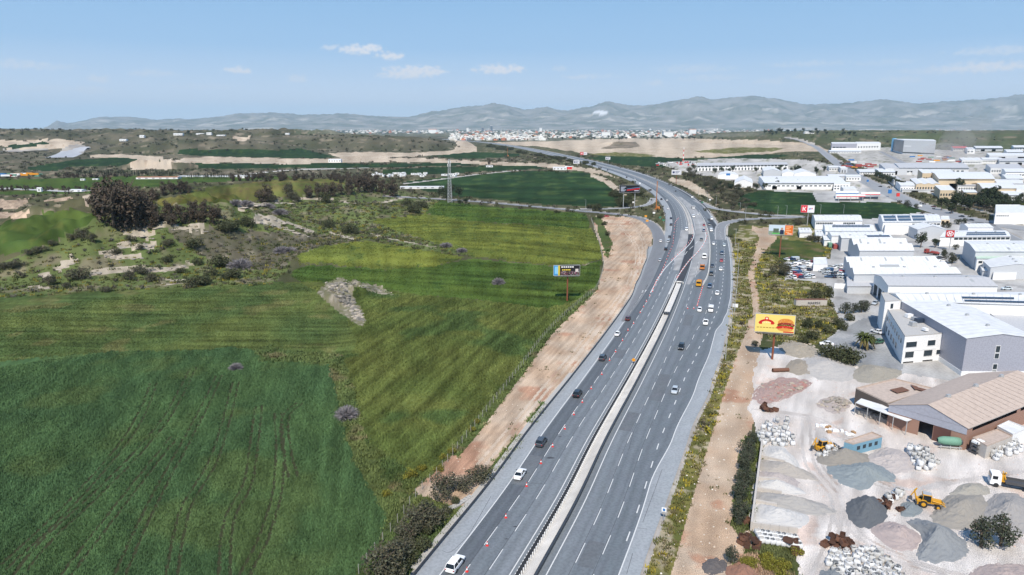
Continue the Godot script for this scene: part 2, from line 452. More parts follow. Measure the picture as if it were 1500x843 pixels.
	region("estate_pavement", "paving", pave, [[1186, 318], [1270, 322], [1350, 312], [1440, 326], [1520, 340], [1900, 420], [1900, 720], [1500, 590], [1410, 562], [1320, 548], [1240, 530], [1200, 508], [1232, 480], [1218, 440], [1210, 416], [1150, 410], [1146, 384], [1216, 380], [1216, 352], [1200, 332]], 1.0, 0.05)
	region("estate_pavement", "paving", pave, [[1190, 284], [1300, 270], [1330, 286], [1322, 297], [1196, 297]], 0.6, 0.05)
	region("estate_pavement_001", "paving", [c3(.38, .36, .34), c3(.28, .27, .25), c3(.14, .14, .09)], [[960, 240], [1060, 232], [1180, 234], [1236, 246], [1290, 274], [1190, 284], [1110, 279], [1070, 266], [1000, 252]], 0.8, 0.03)
	region("estate_pavement_001", "paving", [], [[1216, 218], [1300, 216], [1480, 224], [1900, 235], [1900, 420], [1500, 330], [1400, 300], [1300, 262], [1240, 236]], 0.8)
	region("car_park", "paving", [c3(.215, .22, .225), c3(.185, .19, .195), c3(.26, .26, .26)], [[1198, 506], [1236, 482], [1262, 468], [1286, 464], [1296, 480], [1324, 536], [1318, 548], [1262, 542], [1226, 520]], 0.6, 0.05)
	region("scrub_copse", "scrub", [c3(.10, .09, .07), c3(.06, .065, .035), c3(.2, .16, .12)], [[1370, 290], [1400, 282], [1500, 285], [1700, 300], [1700, 330], [1500, 318], [1450, 312]], 1.0, 0.03)
	region("roadside_scrub", "scrub", [c3(.09, .085, .05), c3(.055, .06, .03), c3(.26, .2, .14)], [[1000, 262], [1040, 258], [1080, 272], [1110, 280], [1084, 288], [1080, 303], [1150, 316], [1080, 314], [1050, 306], [1018, 284], [990, 268]], 1.0, 0.03)
	region("roadside_scrub", "scrub", [], [[1052, 318], [1090, 322], [1060, 326], [1048, 320], [1040, 309], [1060, 312]], 0.6)
	region("earthworks", "dirt", tan, [[984, 261], [1010, 267], [1036, 282], [1046, 293], [1030, 288], [1004, 276], [978, 265]], 1.0)
	region("earthworks", "dirt", tan, [[866, 255], [886, 261], [906, 275], [917, 287], [904, 284], [884, 268], [864, 260]], 1.0)
	# ground under the roads, kept clear of plants
	region("road_bed", "paving", [c3(.3, .28, .25), c3(.26, .24, .22), c3(.22, .2, .18)], [[0, 500], [1, 500], [1, 501]])
	for id in [classes.size() - 1]:
		var s0 := 0.0
		while s0 < 4300.0:
			var s1 := s0 + clampf(s0 * .05, 8.0, 120.0)
			var q := PackedVector2Array()
			for e in [[s0, tab(AL, s0) - .8], [s1, tab(AL, s1) - .8], [s1, tab(AR, s1) + .8], [s0, tab(AR, s0) + .8]]:
				var w := rp(e[0], e[1])
				q.append(to_grid(w.x, w.z))
			fill(q, id, cls)
			s0 = s1 - .5
		for l in slips: band("road_bed", "paving", [], l[1], l[2] + 1.5)
	band("grass_margin", "scrub", [], [[870, 424], [844, 449], [800, 492], [757, 549], [722, 594], [692, 633], [662, 668]], 3.4)
	for l in [[[905, 330], [925, 352], [934, 376], [918, 420], [885, 465], [840, 520], [790, 580], [740, 640], [704, 682]], [[922, 326], [940, 350], [942, 376], [926, 420], [893, 468], [850, 522], [800, 580], [752, 636]]]:
		for d in [-1.1, 1.1]:
			var q := []
			for p in l: q.append([p[0] + d * px_per_m(P(p[0], p[1])) * .9, p[1]])
			band("wheel_rut", "dirt", [c3(.48, .395, .315), c3(.43, .335, .255), c3(.38, .25, .18)], q, .8)
	for l in [[[1105, 600], [1180, 612], [1230, 640], [1262, 650]], [[1180, 615], [1186, 680], [1225, 735], [1218, 790], [1196, 843]], [[1225, 735], [1244, 785], [1330, 826], [1420, 850]], [[1190, 640], [1300, 715], [1400, 705], [1500, 690]]]:
		for d in [-1.0, 1.0, 2.6]:
			var q := []
			for p in l: q.append([p[0] + d * px_per_m(P(p[0], p[1])), p[1]])
			band("yard_rut", "dirt", [c3(.41, .375, .35), c3(.45, .42, .40), c3(.36, .3, .26)], q, .7)
	for l in [[[762, 640], [744, 662], [722, 690], [706, 706]], [[800, 590], [788, 606], [776, 620]]]: band("grass_margin", "scrub", [], l, 2.6)
	# wheel tracks through the crop
	for tr in [[[283, 539], [262, 580], [240, 617], [195, 670], [130, 735], [70, 790], [20, 850], [-20, 900]], [[321, 550], [297, 600], [265, 660], [235, 715], [205, 775], [172, 850], [150, 900]], [[379, 594], [372, 650], [362, 710], [335, 765], [328, 850], [326, 900]], [[407, 605], [410, 650], [409, 690], [404, 730], [385, 790], [355, 850], [340, 900]], [[225, 560], [210, 600], [180, 650], [120, 720], [60, 780], [0, 835]], [[440, 590], [418, 612], [420, 660], [430, 700]], [[255, 640], [215, 690], [160, 760], [95, 845], [60, 900]], [[345, 560], [330, 620], [310, 680], [270, 750], [250, 850]]]:
		var c := smooth_px(tr, 6.0)
		for side in [-0.9, 0.9]:
			var pts := []
			for k in c.size():
				var d: Vector3 = (c[mini(k + 1, c.size() - 1)] - c[maxi(k - 1, 0)]).normalized()
				pts.append(c[k] + Vector3(-d.z, 0, d.x) * side)
			var poly := PackedVector2Array()
			for p in offset_line(pts, 0.35): poly.append(to_grid(p.x, p.y))
			fill(poly, 1, wheel)
	build_ground()

func ground_color(id: int, x: float, z: float, r: float) -> Color:
	var c: Dictionary = classes[id]
	var look: Array = c.look
	var f: float = c.f
	var t := clampf(n1.get_noise_2d(x * f, z * f) * 1.3 + 0.5, 0.0, 1.0)
	var a: Color = look[0]
	var o: Color = a.lerp(look[1], t)
	var fc: float = c.fc
	var p := n3.get_noise_2d(x * fc, z * fc)
	var thr: float = c.thr
	if p > thr: o = o.lerp(look[2], clampf((p - thr) * 5.0, 0.0, 0.9))
	var s: Vector3 = c.stripe
	if s.x > 0.0:
		var ca := cos(s.z)
		var sa := sin(s.z)
		var u := x * ca + z * sa
		var w := -x * sa + z * ca
		o *= 1.0 + s.x * 1.6 * n2.get_noise_2d(u * s.y * 0.06, w * s.y) + s.x * 0.7 * n2.get_noise_2d(u * s.y * 0.4 + 70.0, w * s.y * 3.0)
	o *= 1.0 + 0.22 * n2.get_noise_2d(x * 0.9 / (1.0 + r * 0.02), z * 0.9 / (1.0 + r * 0.02))
	o.a = 1.0
	return o

func build_ground() -> void:
	var nr := rows.size()
	var pos := PackedVector3Array()
	pos.resize(nr * NC)
	var col := PackedColorArray()
	col.resize(nr * NC)
	var ca := PackedFloat32Array()
	var sa := PackedFloat32Array()
	for c in NC:
		ca.append(-cos(A0 + DA * c)); sa.append(sin(A0 + DA * c))
	var relief := {"scrub": 0.22, "dirt": 0.10, "crop": 0.05, "hill": 0.0, "paving": 0.0}
	var amp := []
	for k in classes: amp.append(relief[k.m])
	for r in nr:
		var rr := rows[r]
		for c in NC:
			var x := sa[c] * rr
			var z := ca[c] * rr
			var k := r * NC + c
			var h := th(x, z)
			var id := cls[k]
			if rr < 700.0:
				var e: float = amp[id]
				if e > 0.0: h += e * (n3.get_noise_2d(x * 0.35, z * 0.35) - 0.25)
			pos[k] = Vector3(x, h, z)
			var o := ground_color(id, x, z, rr)
			if wheel[k] == 1: o = Color(.056, .060, .034)
			col[k] = o
	var nor := PackedVector3Array()
	nor.resize(nr * NC)
	for r in nr:
		var ra := maxi(r - 1, 0) * NC
		var rb := mini(r + 1, nr - 1) * NC
		for c in NC:
			var d1 := pos[rb + c] - pos[ra + c]
			var d2 := pos[r * NC + mini(c + 1, NC - 1)] - pos[r * NC + maxi(c - 1, 0)]
			nor[r * NC + c] = d2.cross(d1).normalized()
	var count := PackedInt32Array()
	count.resize(classes.size() + 1)
	for r in nr - 1:
		for c in NC - 1: count[cls[r * NC + c] + 1] += 1
	for k in classes.size(): count[k + 1] += count[k]
	var start := count.duplicate()
	var cells := PackedInt32Array()
	cells.resize((nr - 1) * (NC - 1))
	for r in nr - 1:
		for c in NC - 1:
			var k := r * NC + c
			var id := cls[k]
			cells[start[id]] = k
			start[id] += 1
	var corner := [0, NC, NC + 1, 0, NC + 1, 1]
	for id in classes.size():
		var total := count[id + 1] - count[id]
		if total == 0: continue
		var remap := PackedInt32Array()
		remap.resize(nr * NC)
		remap.fill(-1)
		var p := PackedVector3Array()
		var n := PackedVector3Array()
		var q := PackedColorArray()
		var idx := PackedInt32Array()
		idx.resize(total * 6)
		for j in total:
			for e in 6:
				var k: int = cells[count[id] + j] + corner[e]
				if remap[k] < 0:
					remap[k] = p.size()
					p.append(pos[k]); n.append(nor[k])
					q.append(col[k] if cls[k] == id else ground_color(id, pos[k].x, pos[k].z, rows[k / NC]))
				idx[j * 6 + e] = remap[k]
		var arr := []
		arr.resize(Mesh.ARRAY_MAX)
		arr[Mesh.ARRAY_VERTEX] = p
		arr[Mesh.ARRAY_NORMAL] = n
		arr[Mesh.ARRAY_COLOR] = q
		arr[Mesh.ARRAY_INDEX] = idx
		var m := ArrayMesh.new()
		m.add_surface_from_arrays(Mesh.PRIMITIVE_TRIANGLES, arr)
		var o := put(classes[id].called, m, M["g_" + classes[id].m])
		o.set_meta("kind", "structure")
	# the rest of the ground sheet: beneath and behind the camera
	var s := st()
	s.set_smooth_group(-1)
	s.set_color(Color(.085, .088, .045))
	var rad := [0.0, rows[0], 400.0, 3000.0, 34000.0]
	for k in 36:
		var t0 := deg_to_rad(k * 10.0)
		var t1 := deg_to_rad(k * 10.0 + 10.0)
		var inside := (k < 5 or k >= 31)
		for j in 4:
			if inside and j > 0: continue
			var e := func(t: float, q: float) -> Vector3: return Vector3(sin(t) * q, -0.02, -cos(t) * q)
			if j == 0: tri(s, e.call(t0, 0.0), e.call(t0, rad[1]), e.call(t1, rad[1]))
			else: quad(s, e.call(t0, rad[j]), e.call(t0, rad[j + 1]), e.call(t1, rad[j + 1]), e.call(t1, rad[j]))
	put("ground", fin(s), M.g_scrub).set_meta("kind", "structure")
# ---------------------------------------------------------------- sky and far mountains
func make_sky() -> Sky:
	var w := 4096
	var h := 2048
	var im := Image.create(8, h, false, Image.FORMAT_RGBF)
	var stops := [[0.0, Color(.66, .73, .81)], [2.0, Color(.61, .70, .82)], [4.0, Color(.44, .58, .755)], [6.0, Color(.31, .49, .715)], [9.5, Color(.25, .435, .675)], [20.0, Color(.19, .365, .63)], [45.0, Color(.13, .28, .56)], [90.0, Color(.09, .205, .47)]]
	for y in h:
		var e := 90.0 - 180.0 * (y + 0.5) / h
		var c: Color = stops[0][1]
		for k in stops.size() - 1:
			if e >= stops[k][0]:
				c = (stops[k][1] as Color).lerp(stops[k + 1][1], (e - stops[k][0]) / (stops[k + 1][0] - stops[k][0]))
		for x in 8: im.set_pixel(x, y, c)
	im.resize(w, h, Image.INTERPOLATE_NEAREST)
	# fair weather clouds, low over the mountains: photo place, width, height
	var puffs := [[528, 74, 32, 9, .95], [572, 83, 22, 7, .9], [505, 72, 14, 5, .6], [545, 70, 14, 6, .8], [483, 70, 12, 5, .55], [605, 106, 48, 10, .95], [590, 112, 40, 6, .7], [630, 104, 26, 8, .7], [730, 103, 40, 9, .95], [755, 101, 14, 6, .8], [348, 104, 20, 6, .8], [222, 108, 30, 6, .35], [143, 117, 14, 7, .5], [135, 133, 22, 6, .35], [435, 116, 16, 7, .45], [820, 101, 12, 5, .35], [850, 114, 20, 5, .3], [960, 123, 18, 6, .4], [1015, 102, 60, 8, .28], [1190, 112, 40, 7, .35], [1040, 115, 50, 6, .28], [1130, 120, 24, 6, .3], [1430, 100, 50, 9, .6], [1480, 97, 40, 7, .6], [1320, 118, 26, 6, .35], [1470, 75, 60, 7, .4], [20, 95, 36, 8, .35], [70, 98, 40, 6, .25], [1185, 94, 60, 5, .3], [1250, 160, 40, 5, .2], [700, 130, 60, 5, .22], [300, 128, 50, 5, .2], [870, 112, 50, 4, .25], [60, 130, 50, 5, .22], [1380, 104, 60, 6, .3], [1300, 92, 40, 5, .2]]
	var cn := FastNoiseLite.new()
	cn.seed = 5
	cn.frequency = 1.0
	cn.fractal_octaves = 5
	var all := []
	for p in puffs:
		var d := ray(p[0], p[1])
		all.append([rad_to_deg(atan2(d.x, -d.z)), rad_to_deg(atan2(d.y, Vector2(d.x, d.z).length())), rad_to_deg(p[2] / FOC), rad_to_deg(p[3] / FOC), p[4]])
	var rr := RandomNumberGenerator.new()
	rr.seed = 77
	for k in 90:      # the same weather all round, outside the frame
		var az := rr.randf_range(48.0, 312.0)
		all.append([az, rr.randf_range(3.0, 8.5), rr.randf_range(0.8, 3.2), rr.randf_range(0.25, 0.6), rr.randf_range(0.25, 0.9)])
	for c in all:
		var x0 := int((c[0] - c[2] * 1.3) / 360.0 * w)
		var x1 := int((c[0] + c[2] * 1.3) / 360.0 * w)
		var y0 := int((90.0 - c[1] - c[3] * 1.6) / 180.0 * h)
		var y1 := int((90.0 - c[1] + c[3] * 1.6) / 180.0 * h)
		for y in range(y0, y1 + 1):
			var e := 90.0 - 180.0 * (y + 0.5) / h
			for x in range(x0, x1 + 1):
				var a := (x + 0.5) / w * 360.0
				var u: float = (a - c[0]) / c[2]
				var v: float = (e - c[1]) / c[3]
				var q: float = 1.0 - u * u - v * v * (1.0 if v > 0.0 else 2.2)
				q += cn.get_noise_2d(a * 1.6, e * 3.2) * 1.1
				if q <= 0.05: continue
				var xx := posmod(x, w)
				var al: float = clampf((q - 0.05) * 1.1, 0.0, 1.0) * c[4]
				im.set_pixel(xx, y, im.get_pixel(xx, y).lerp(Color(.66, .68, .73), minf(1.0, al * 1.1)))
	var m := PanoramaSkyMaterial.new()
	m.panorama = ImageTexture.create_from_image(im)
	var sky := Sky.new()
	sky.sky_material = m
	return sky

func make_mountains() -> void:
	var prof := [[-900, 168], [-700, 150], [-500, 160], [-300, 172], [-120, 182], [0, 190], [60, 189.5], [85, 178], [100, 181], [150, 172], [190, 172], [230, 176], [262, 174], [280, 175], [320, 172], [350, 167], [400, 166], [450, 169], [500, 167], [560, 171], [600, 172], [640, 163], [690, 157], [720, 152], [740, 155], [770, 162], [800, 158], [830, 163], [860, 158], [890, 150], [920, 156], [950, 155], [1000, 147], [1018, 143], [1040, 147], [1100, 142], [1130, 146], [1180, 154], [1220, 154], [1290, 147], [1340, 153], [1400, 149], [1450, 145], [1500, 140], [1650, 136], [1800, 145], [2000, 150], [2400, 165]]
	var mn := FastNoiseLite.new()
	mn.seed = 12
	mn.frequency = 1.0
	mn.fractal_octaves = 5
	mn.fractal_type = FastNoiseLite.FRACTAL_RIDGED
	var nx := 1100
	var nz := 60
	var pos := PackedVector3Array()
	var col := PackedColorArray()
	for j in nz + 1:
		for i in nx + 1:
			var px := -900.0 + 3300.0 * i / nx
			var y := 190.0
			for k in prof.size() - 1:
				if px >= prof[k][0] and px <= prof[k + 1][0]:
					var f: float = (px - prof[k][0]) / (prof[k + 1][0] - prof[k][0])
					f = f * f * (3.0 - 2.0 * f) * 0.4 + f * 0.6
					y = lerpf(prof[k][1], prof[k + 1][1], f)
			var d := ray(px, HOR)
			d.y = 0
			var v := float(j) / nz
			var far := 15500.0 + 8500.0 * v
			var top := (HOR - y) / FOC * 22000.0 + 60.0
			var k0 := v / 0.76
			var shape := k0 * k0 * (1.6 - 0.6 * k0) if v < 0.76 else 1.0 - (v - 0.76) / 0.24 * 0.8
			var q := d * far
			var r := mn.get_noise_2d(q.x / 2600.0, q.z / 2600.0)
			var h := top * shape
			if v < 0.76: h *= 1.0 + 0.45 * r * sin(PI * k0)
			else: h *= 1.0 + 0.05 * r
			h += (46.0 * mn.get_noise_2d(q.x / 900.0, q.z / 900.0) + 22.0 * mn.get_noise_2d(q.x / 260.0, q.z / 260.0)) * minf(1.0, shape * 3.0)
			pos.append(Vector3(q.x, h - 8.0, q.z))
			var e := n3.get_noise_2d(q.x / 900.0, q.z / 900.0)
			var c := Color(.25, .24, .215).lerp(Color(.14, .15, .12), clampf(0.5 + e * 1.4, 0, 1))
			var pale := n3.get_noise_2d(q.x / 1500.0 + 30.0, q.z / 800.0)
			if pale > 0.2 and k0 < 0.75: c = c.lerp(Color(.50, .46, .40), clampf((pale - 0.24) * 3.5, 0, 0.6))
			var py := HOR - (h - EYE) / d.length() / far * FOC
			if px > 869.5 and px < 891.0 and py > 163.5 and py < 168.5 and v < .66: c = Color(.62, .62, .62)      # white flag laid out on the slope
			col.append(c)
	var s := st()
	s.set_smooth_group(0)
	for k in pos.size():
		s.set_color(col[k])
		s.add_vertex(pos[k])
	for j in nz:
		for i in nx:
			var a := j * (nx + 1) + i
			for e in [a, a + nx + 1, a + nx + 2, a, a + nx + 2, a + 1]: s.add_index(e)
	s.generate_normals()
	put("mountain_range", s.commit(), M.rockface).set_meta("kind", "structure")

# ---------------------------------------------------------------- motorway centre line
var CL := [[-12.0, -70.0], [-1.8, -97.6], [9.0, -125.7], [18.8, -154.1], [32.6, -191.2], [46.2, -228.6], [59.5, -266.6], [75.6, -314.9], [90.7, -362.9], [107.2, -418.1], [123.1, -475.9], [139.9, -545.0], [155.9, -624.1], [168.2, -701.7], [178.6, -793.7], [185.1, -892.3], [187.5, -990.9], [186.3, -1100.3], [181.2, -1221.8], [173.3, -1340.2], [160.5, -1488.2], [145.0, -1642.4], [123.4, -1835.1], [99.0, -2037.8], [73.6, -2235.2], [32.4, -2528.4], [-15.6, -2825.0], [-72.0, -3117.8], [-142.7, -3419.8], [-224.3, -3705.0], [-320.5, -3989.4], [-482.3, -4457.5], [-642.0, -4919.4]]
var cpts := PackedVector2Array()
var cs := PackedFloat32Array()
const RY := 0.18
func make_centre_line() -> void:
	for k in CL.size() - 1:
		var q := []
		for j in [k - 1, k, k + 1, k + 2]:
			var e: Array = CL[clampi(j, 0, CL.size() - 1)]
			q.append(Vector2(e[0], e[1]))
		var n := maxi(4, int((q[1] as Vector2).distance_to(q[2]) / 5.0))
		for j in n: cpts.append((q[1] as Vector2).cubic_interpolate(q[2], q[0], q[3], float(j) / n))
	cpts.append(Vector2(CL[-1][0], CL[-1][1]))
	cs.append(0.0)
	for k in range(1, cpts.size()): cs.append(cs[-1] + cpts[k].distance_to(cpts[k - 1]))

func rp(s: float, off: float, y := RY) -> Vector3:
	var i := clampi(cs.bsearch(s), 1, cs.size() - 1)
	var f := (s - cs[i - 1]) / (cs[i] - cs[i - 1])
	var a := cpts[i - 1].lerp(cpts[i], f)
	var d0 := (cpts[i] - cpts[maxi(i - 2, 0)]).normalized()
	var d1 := (cpts[mini(i + 1, cpts.size() - 1)] - cpts[i - 1]).normalized()
	var d := d0.lerp(d1, f).normalized()
	return Vector3(a.x - d.y * off, y, a.y + d.x * off)

func heading(s: float) -> float:            # turn about y that points -z along the road, away
	var d := rp(s + 1.0, 0.0) - rp(s - 1.0, 0.0)
	return atan2(-d.x, -d.z)

# station and offset of a point
func so(p: Vector3) -> Vector2:
	var best := 1e18
	var bi := 0
	for k in cpts.size():
		var e := cpts[k].distance_squared_to(xz(p))
		if e < best: best = e; bi = k
	var d := (cpts[mini(bi + 1, cpts.size() - 1)] - cpts[maxi(bi - 1, 0)]).normalized()
	var v := xz(p) - cpts[bi]
	return Vector2(cs[bi] + v.dot(d), v.dot(Vector2(-d.y, d.x)))

func tab(t: Array, s: float) -> float:
	if s <= t[0][0]: return t[0][1]
	for k in t.size() - 1:
		if s <= t[k + 1][0]:
			var f: float = (s - t[k][0]) / (t[k + 1][0] - t[k][0])
			return lerpf(t[k][1], t[k + 1][1], f * f * (3.0 - 2.0 * f))
	return t[-1][1]

func stations(s0: float, s1: float) -> Array:
	var out := [s0]
	var s := s0
	while true:
		s += clampf(s * 0.018, 2.0, 30.0)
		if s >= s1 - 1.0: break
		out.append(s)
	out.append(s1)
	return out

# a sheet between two offset tables; tones: list of [fraction across, linear grey-blue colour]
func sheet(s0: float, s1: float, l: Array, r: Array, y: float, tones: Array, wear := 0.10) -> ArrayMesh:
	var s := st()
	s.set_smooth_group(0)
	var ss := stations(s0, s1)
	var n := tones.size()
	for q in ss:
		var a := tab(l, q)
		var b := tab(r, q)
		for t in tones:
			var f: float = t[0]
			var p := rp(q, lerpf(a, b, f), y)
			var c: Color = t[1]
			c *= 1.0 + wear * (n1.get_noise_2d(q * 0.03, lerpf(a, b, f) * 2.0) + 0.6 * n2.get_noise_2d(p.x * 0.4, p.z * 0.4))
			c.a = 1.0
			s.set_color(c)
			s.add_vertex(p)
	for k in ss.size() - 1:
		for j in n - 1:
			var a := k * n + j
			for e in [a, a + n, a + n + 1, a, a + n + 1, a + 1]: s.add_index(e)
	s.generate_normals()
	return s.commit()

func lane_tones(base: Color) -> Array:
	var o := []
	for t in [[0.0, 1.03], [.12, 1.0], [.24, .89], [.36, 1.0], [.5, 1.07], [.64, 1.0], [.76, .89], [.88, 1.0], [1.0, 1.03]]:
		o.append([t[0], Color(base.r * t[1], base.g * t[1], base.b * t[1]) * 1.2])
	return o

func ribbon(pts: Array, width: float, y: float) -> ArrayMesh:       # flat band along points
	var s := st()
	s.set_smooth_group(-1)
	var w := offset_line(pts, width * 0.5)
	var n := pts.size()
	for k in n - 1:
		var a := w[k]; var b := w[k + 1]; var c := w[2 * n - 2 - k]; var d := w[2 * n - 1 - k]
		quad(s, Vector3(d.x, y, d.y), Vector3(c.x, y, c.y), Vector3(b.x, y, b.y), Vector3(a.x, y, a.y))
	return fin(s)

var AL := [[0, -15.2], [230, -15.2], [267, -17.2], [316, -19.0], [370, -22.2], [371, -15.4], [430, -15.2], [500, -16.5], [700, -18.5], [900, -22.0], [1100, -22.0], [1400, -19.0], [5000, -18.0]]
var AR := [[0, 20.4], [44, 20.6], [100, 23.0], [134, 25.2], [174, 26.6], [210, 27.1], [271, 27.8], [400, 27.8], [432, 27.2], [448, 23.8], [560, 22.6], [900, 22.6], [1100, 26.0], [1400, 26.0], [5000, 22.0]]
var RE := [[0, 17.1], [70, 17.3], [97, 19.4], [132, 21.2], [171, 22.7], [190, 22.9], [208, 25.1], [224, 26.3], [250, 26.9], [430, 26.6], [448, 22.9], [560, 21.6], [900, 21.0], [5000, 20.5]]
var D2 := [[0, 13.25], [131, 13.4], [152, 14.0], [182, 15.8], [213, 17.9], [249, 18.8], [400, 19.2], [430, 18.6], [480, 17.0], [560, 15.0], [700, 13.3], [5000, 13.3]]
var D3 := [[100, 16.5], [137, 17.3], [164, 18.6], [196, 20.8], [233, 22.6], [269, 23.0], [400, 23.8], [440, 22.4], [470, 20.6], [560, 18.0]]

func dashes(parent: Node, s0: float, s1: float, off: Array, ln: float, gap: float, w: float, mesh: Mesh) -> void:
	var s := s0
	while s < s1:
		var o := tab(off, s)
		var p := rp(s, o, RY + 0.008)
		var q := rp(s + ln, tab(off, s + ln), RY + 0.008)
		var e := put("lane_dash", mesh, M.paint, parent)
		e.position = (p + q) * 0.5
		e.rotation.y = atan2(-(q - p).x, -(q - p).z)
		e.scale = Vector3(w, 1, ln)
		s += ln + gap

func line_along(parent: Node, s0: float, s1: float, off: Array, w: float, called := "edge_line", m: Material = null) -> void:
	var pts := []
	for q in stations(s0, s1): pts.append(rp(q, tab(off, q)))
	put(called, ribbon(pts, w, RY + 0.008), m if m else M.paint, parent)

var slips := [
	["slip_road", [[560, 288], [640, 292], [700, 296], [770, 302], [850, 309.5], [900, 314], [928, 318], [948, 325], [961, 337], [966, 352], [964, 368], [957, 387], [946, 414], [931, 442], [912, 472]], 8.0, "slip road curving from the fields onto the motorway", Color(.17, .175, .185)],
	["slip_road", [[850, 307], [885, 306.5], [918, 305], [940, 302.5], [953, 298], [957, 291]], 6.0, "narrow slip road looping behind the dark billboard", Color(.27, .27, .275)],
	["slip_road", [[1056, 352], [1055, 338], [1059, 329], [1075, 324.5], [1100, 321.5], [1150, 319.5], [1190, 318.5], [1260, 324]], 8.0, "slip road bending off the motorway towards the sheds", Color(.21, .215, .225)],
	["slip_road", [[1020, 294], [1042, 304.5], [1065, 309], [1085, 311.5], [1120, 315], [1165, 318]], 7.0, "slip road running past the dark scrub", Color(.24, .245, .255)],
	["street", [[1150, 202], [1172, 206], [1196, 216], [1212, 228], [1236, 246], [1262, 262], [1300, 281], [1340, 299], [1400, 317], [1450, 327], [1520, 338]], 21.0, "main street climbing through the industrial estate", Color(.26, .265, .275)],
	["street", [[1290, 222], [1310, 232], [1324, 239]], 12.0, "side street beside the tall grey block", Color(.24, .24, .25)],
	["street", [[1440, 326], [1470, 345], [1510, 362], [1600, 390]], 14.0, "street junction by the palm trees", Color(.23, .235, .24)],
	["country_road", [[-20, 278], [8, 277], [60, 279], [100, 281], [125, 281]], 9.0, "pale country road past the long green field", Color(.42, .42, .42)],
	["country_road", [[86, 231], [100, 226], [112, 217], [122, 215]], 60.0, "short wide new road on the far earthworks", Color(.36, .37, .39)],
	["country_road", [[0, 222], [12, 222], [40, 222], [70, 220]], 20.0, "new road below the far scrub hills", Color(.42, .43, .45)],
	["farm_track", [[590, 270], [640, 264], [700, 256], [760, 250]], 5.0, "pale farm track across the basin fields", Color(.45, .42, .38)],
	["farm_track", [[540, 246], [480, 248], [420, 250], [340, 258]], 9.0, "white farm road behind the cypress row", Color(.62, .60, .56)]]

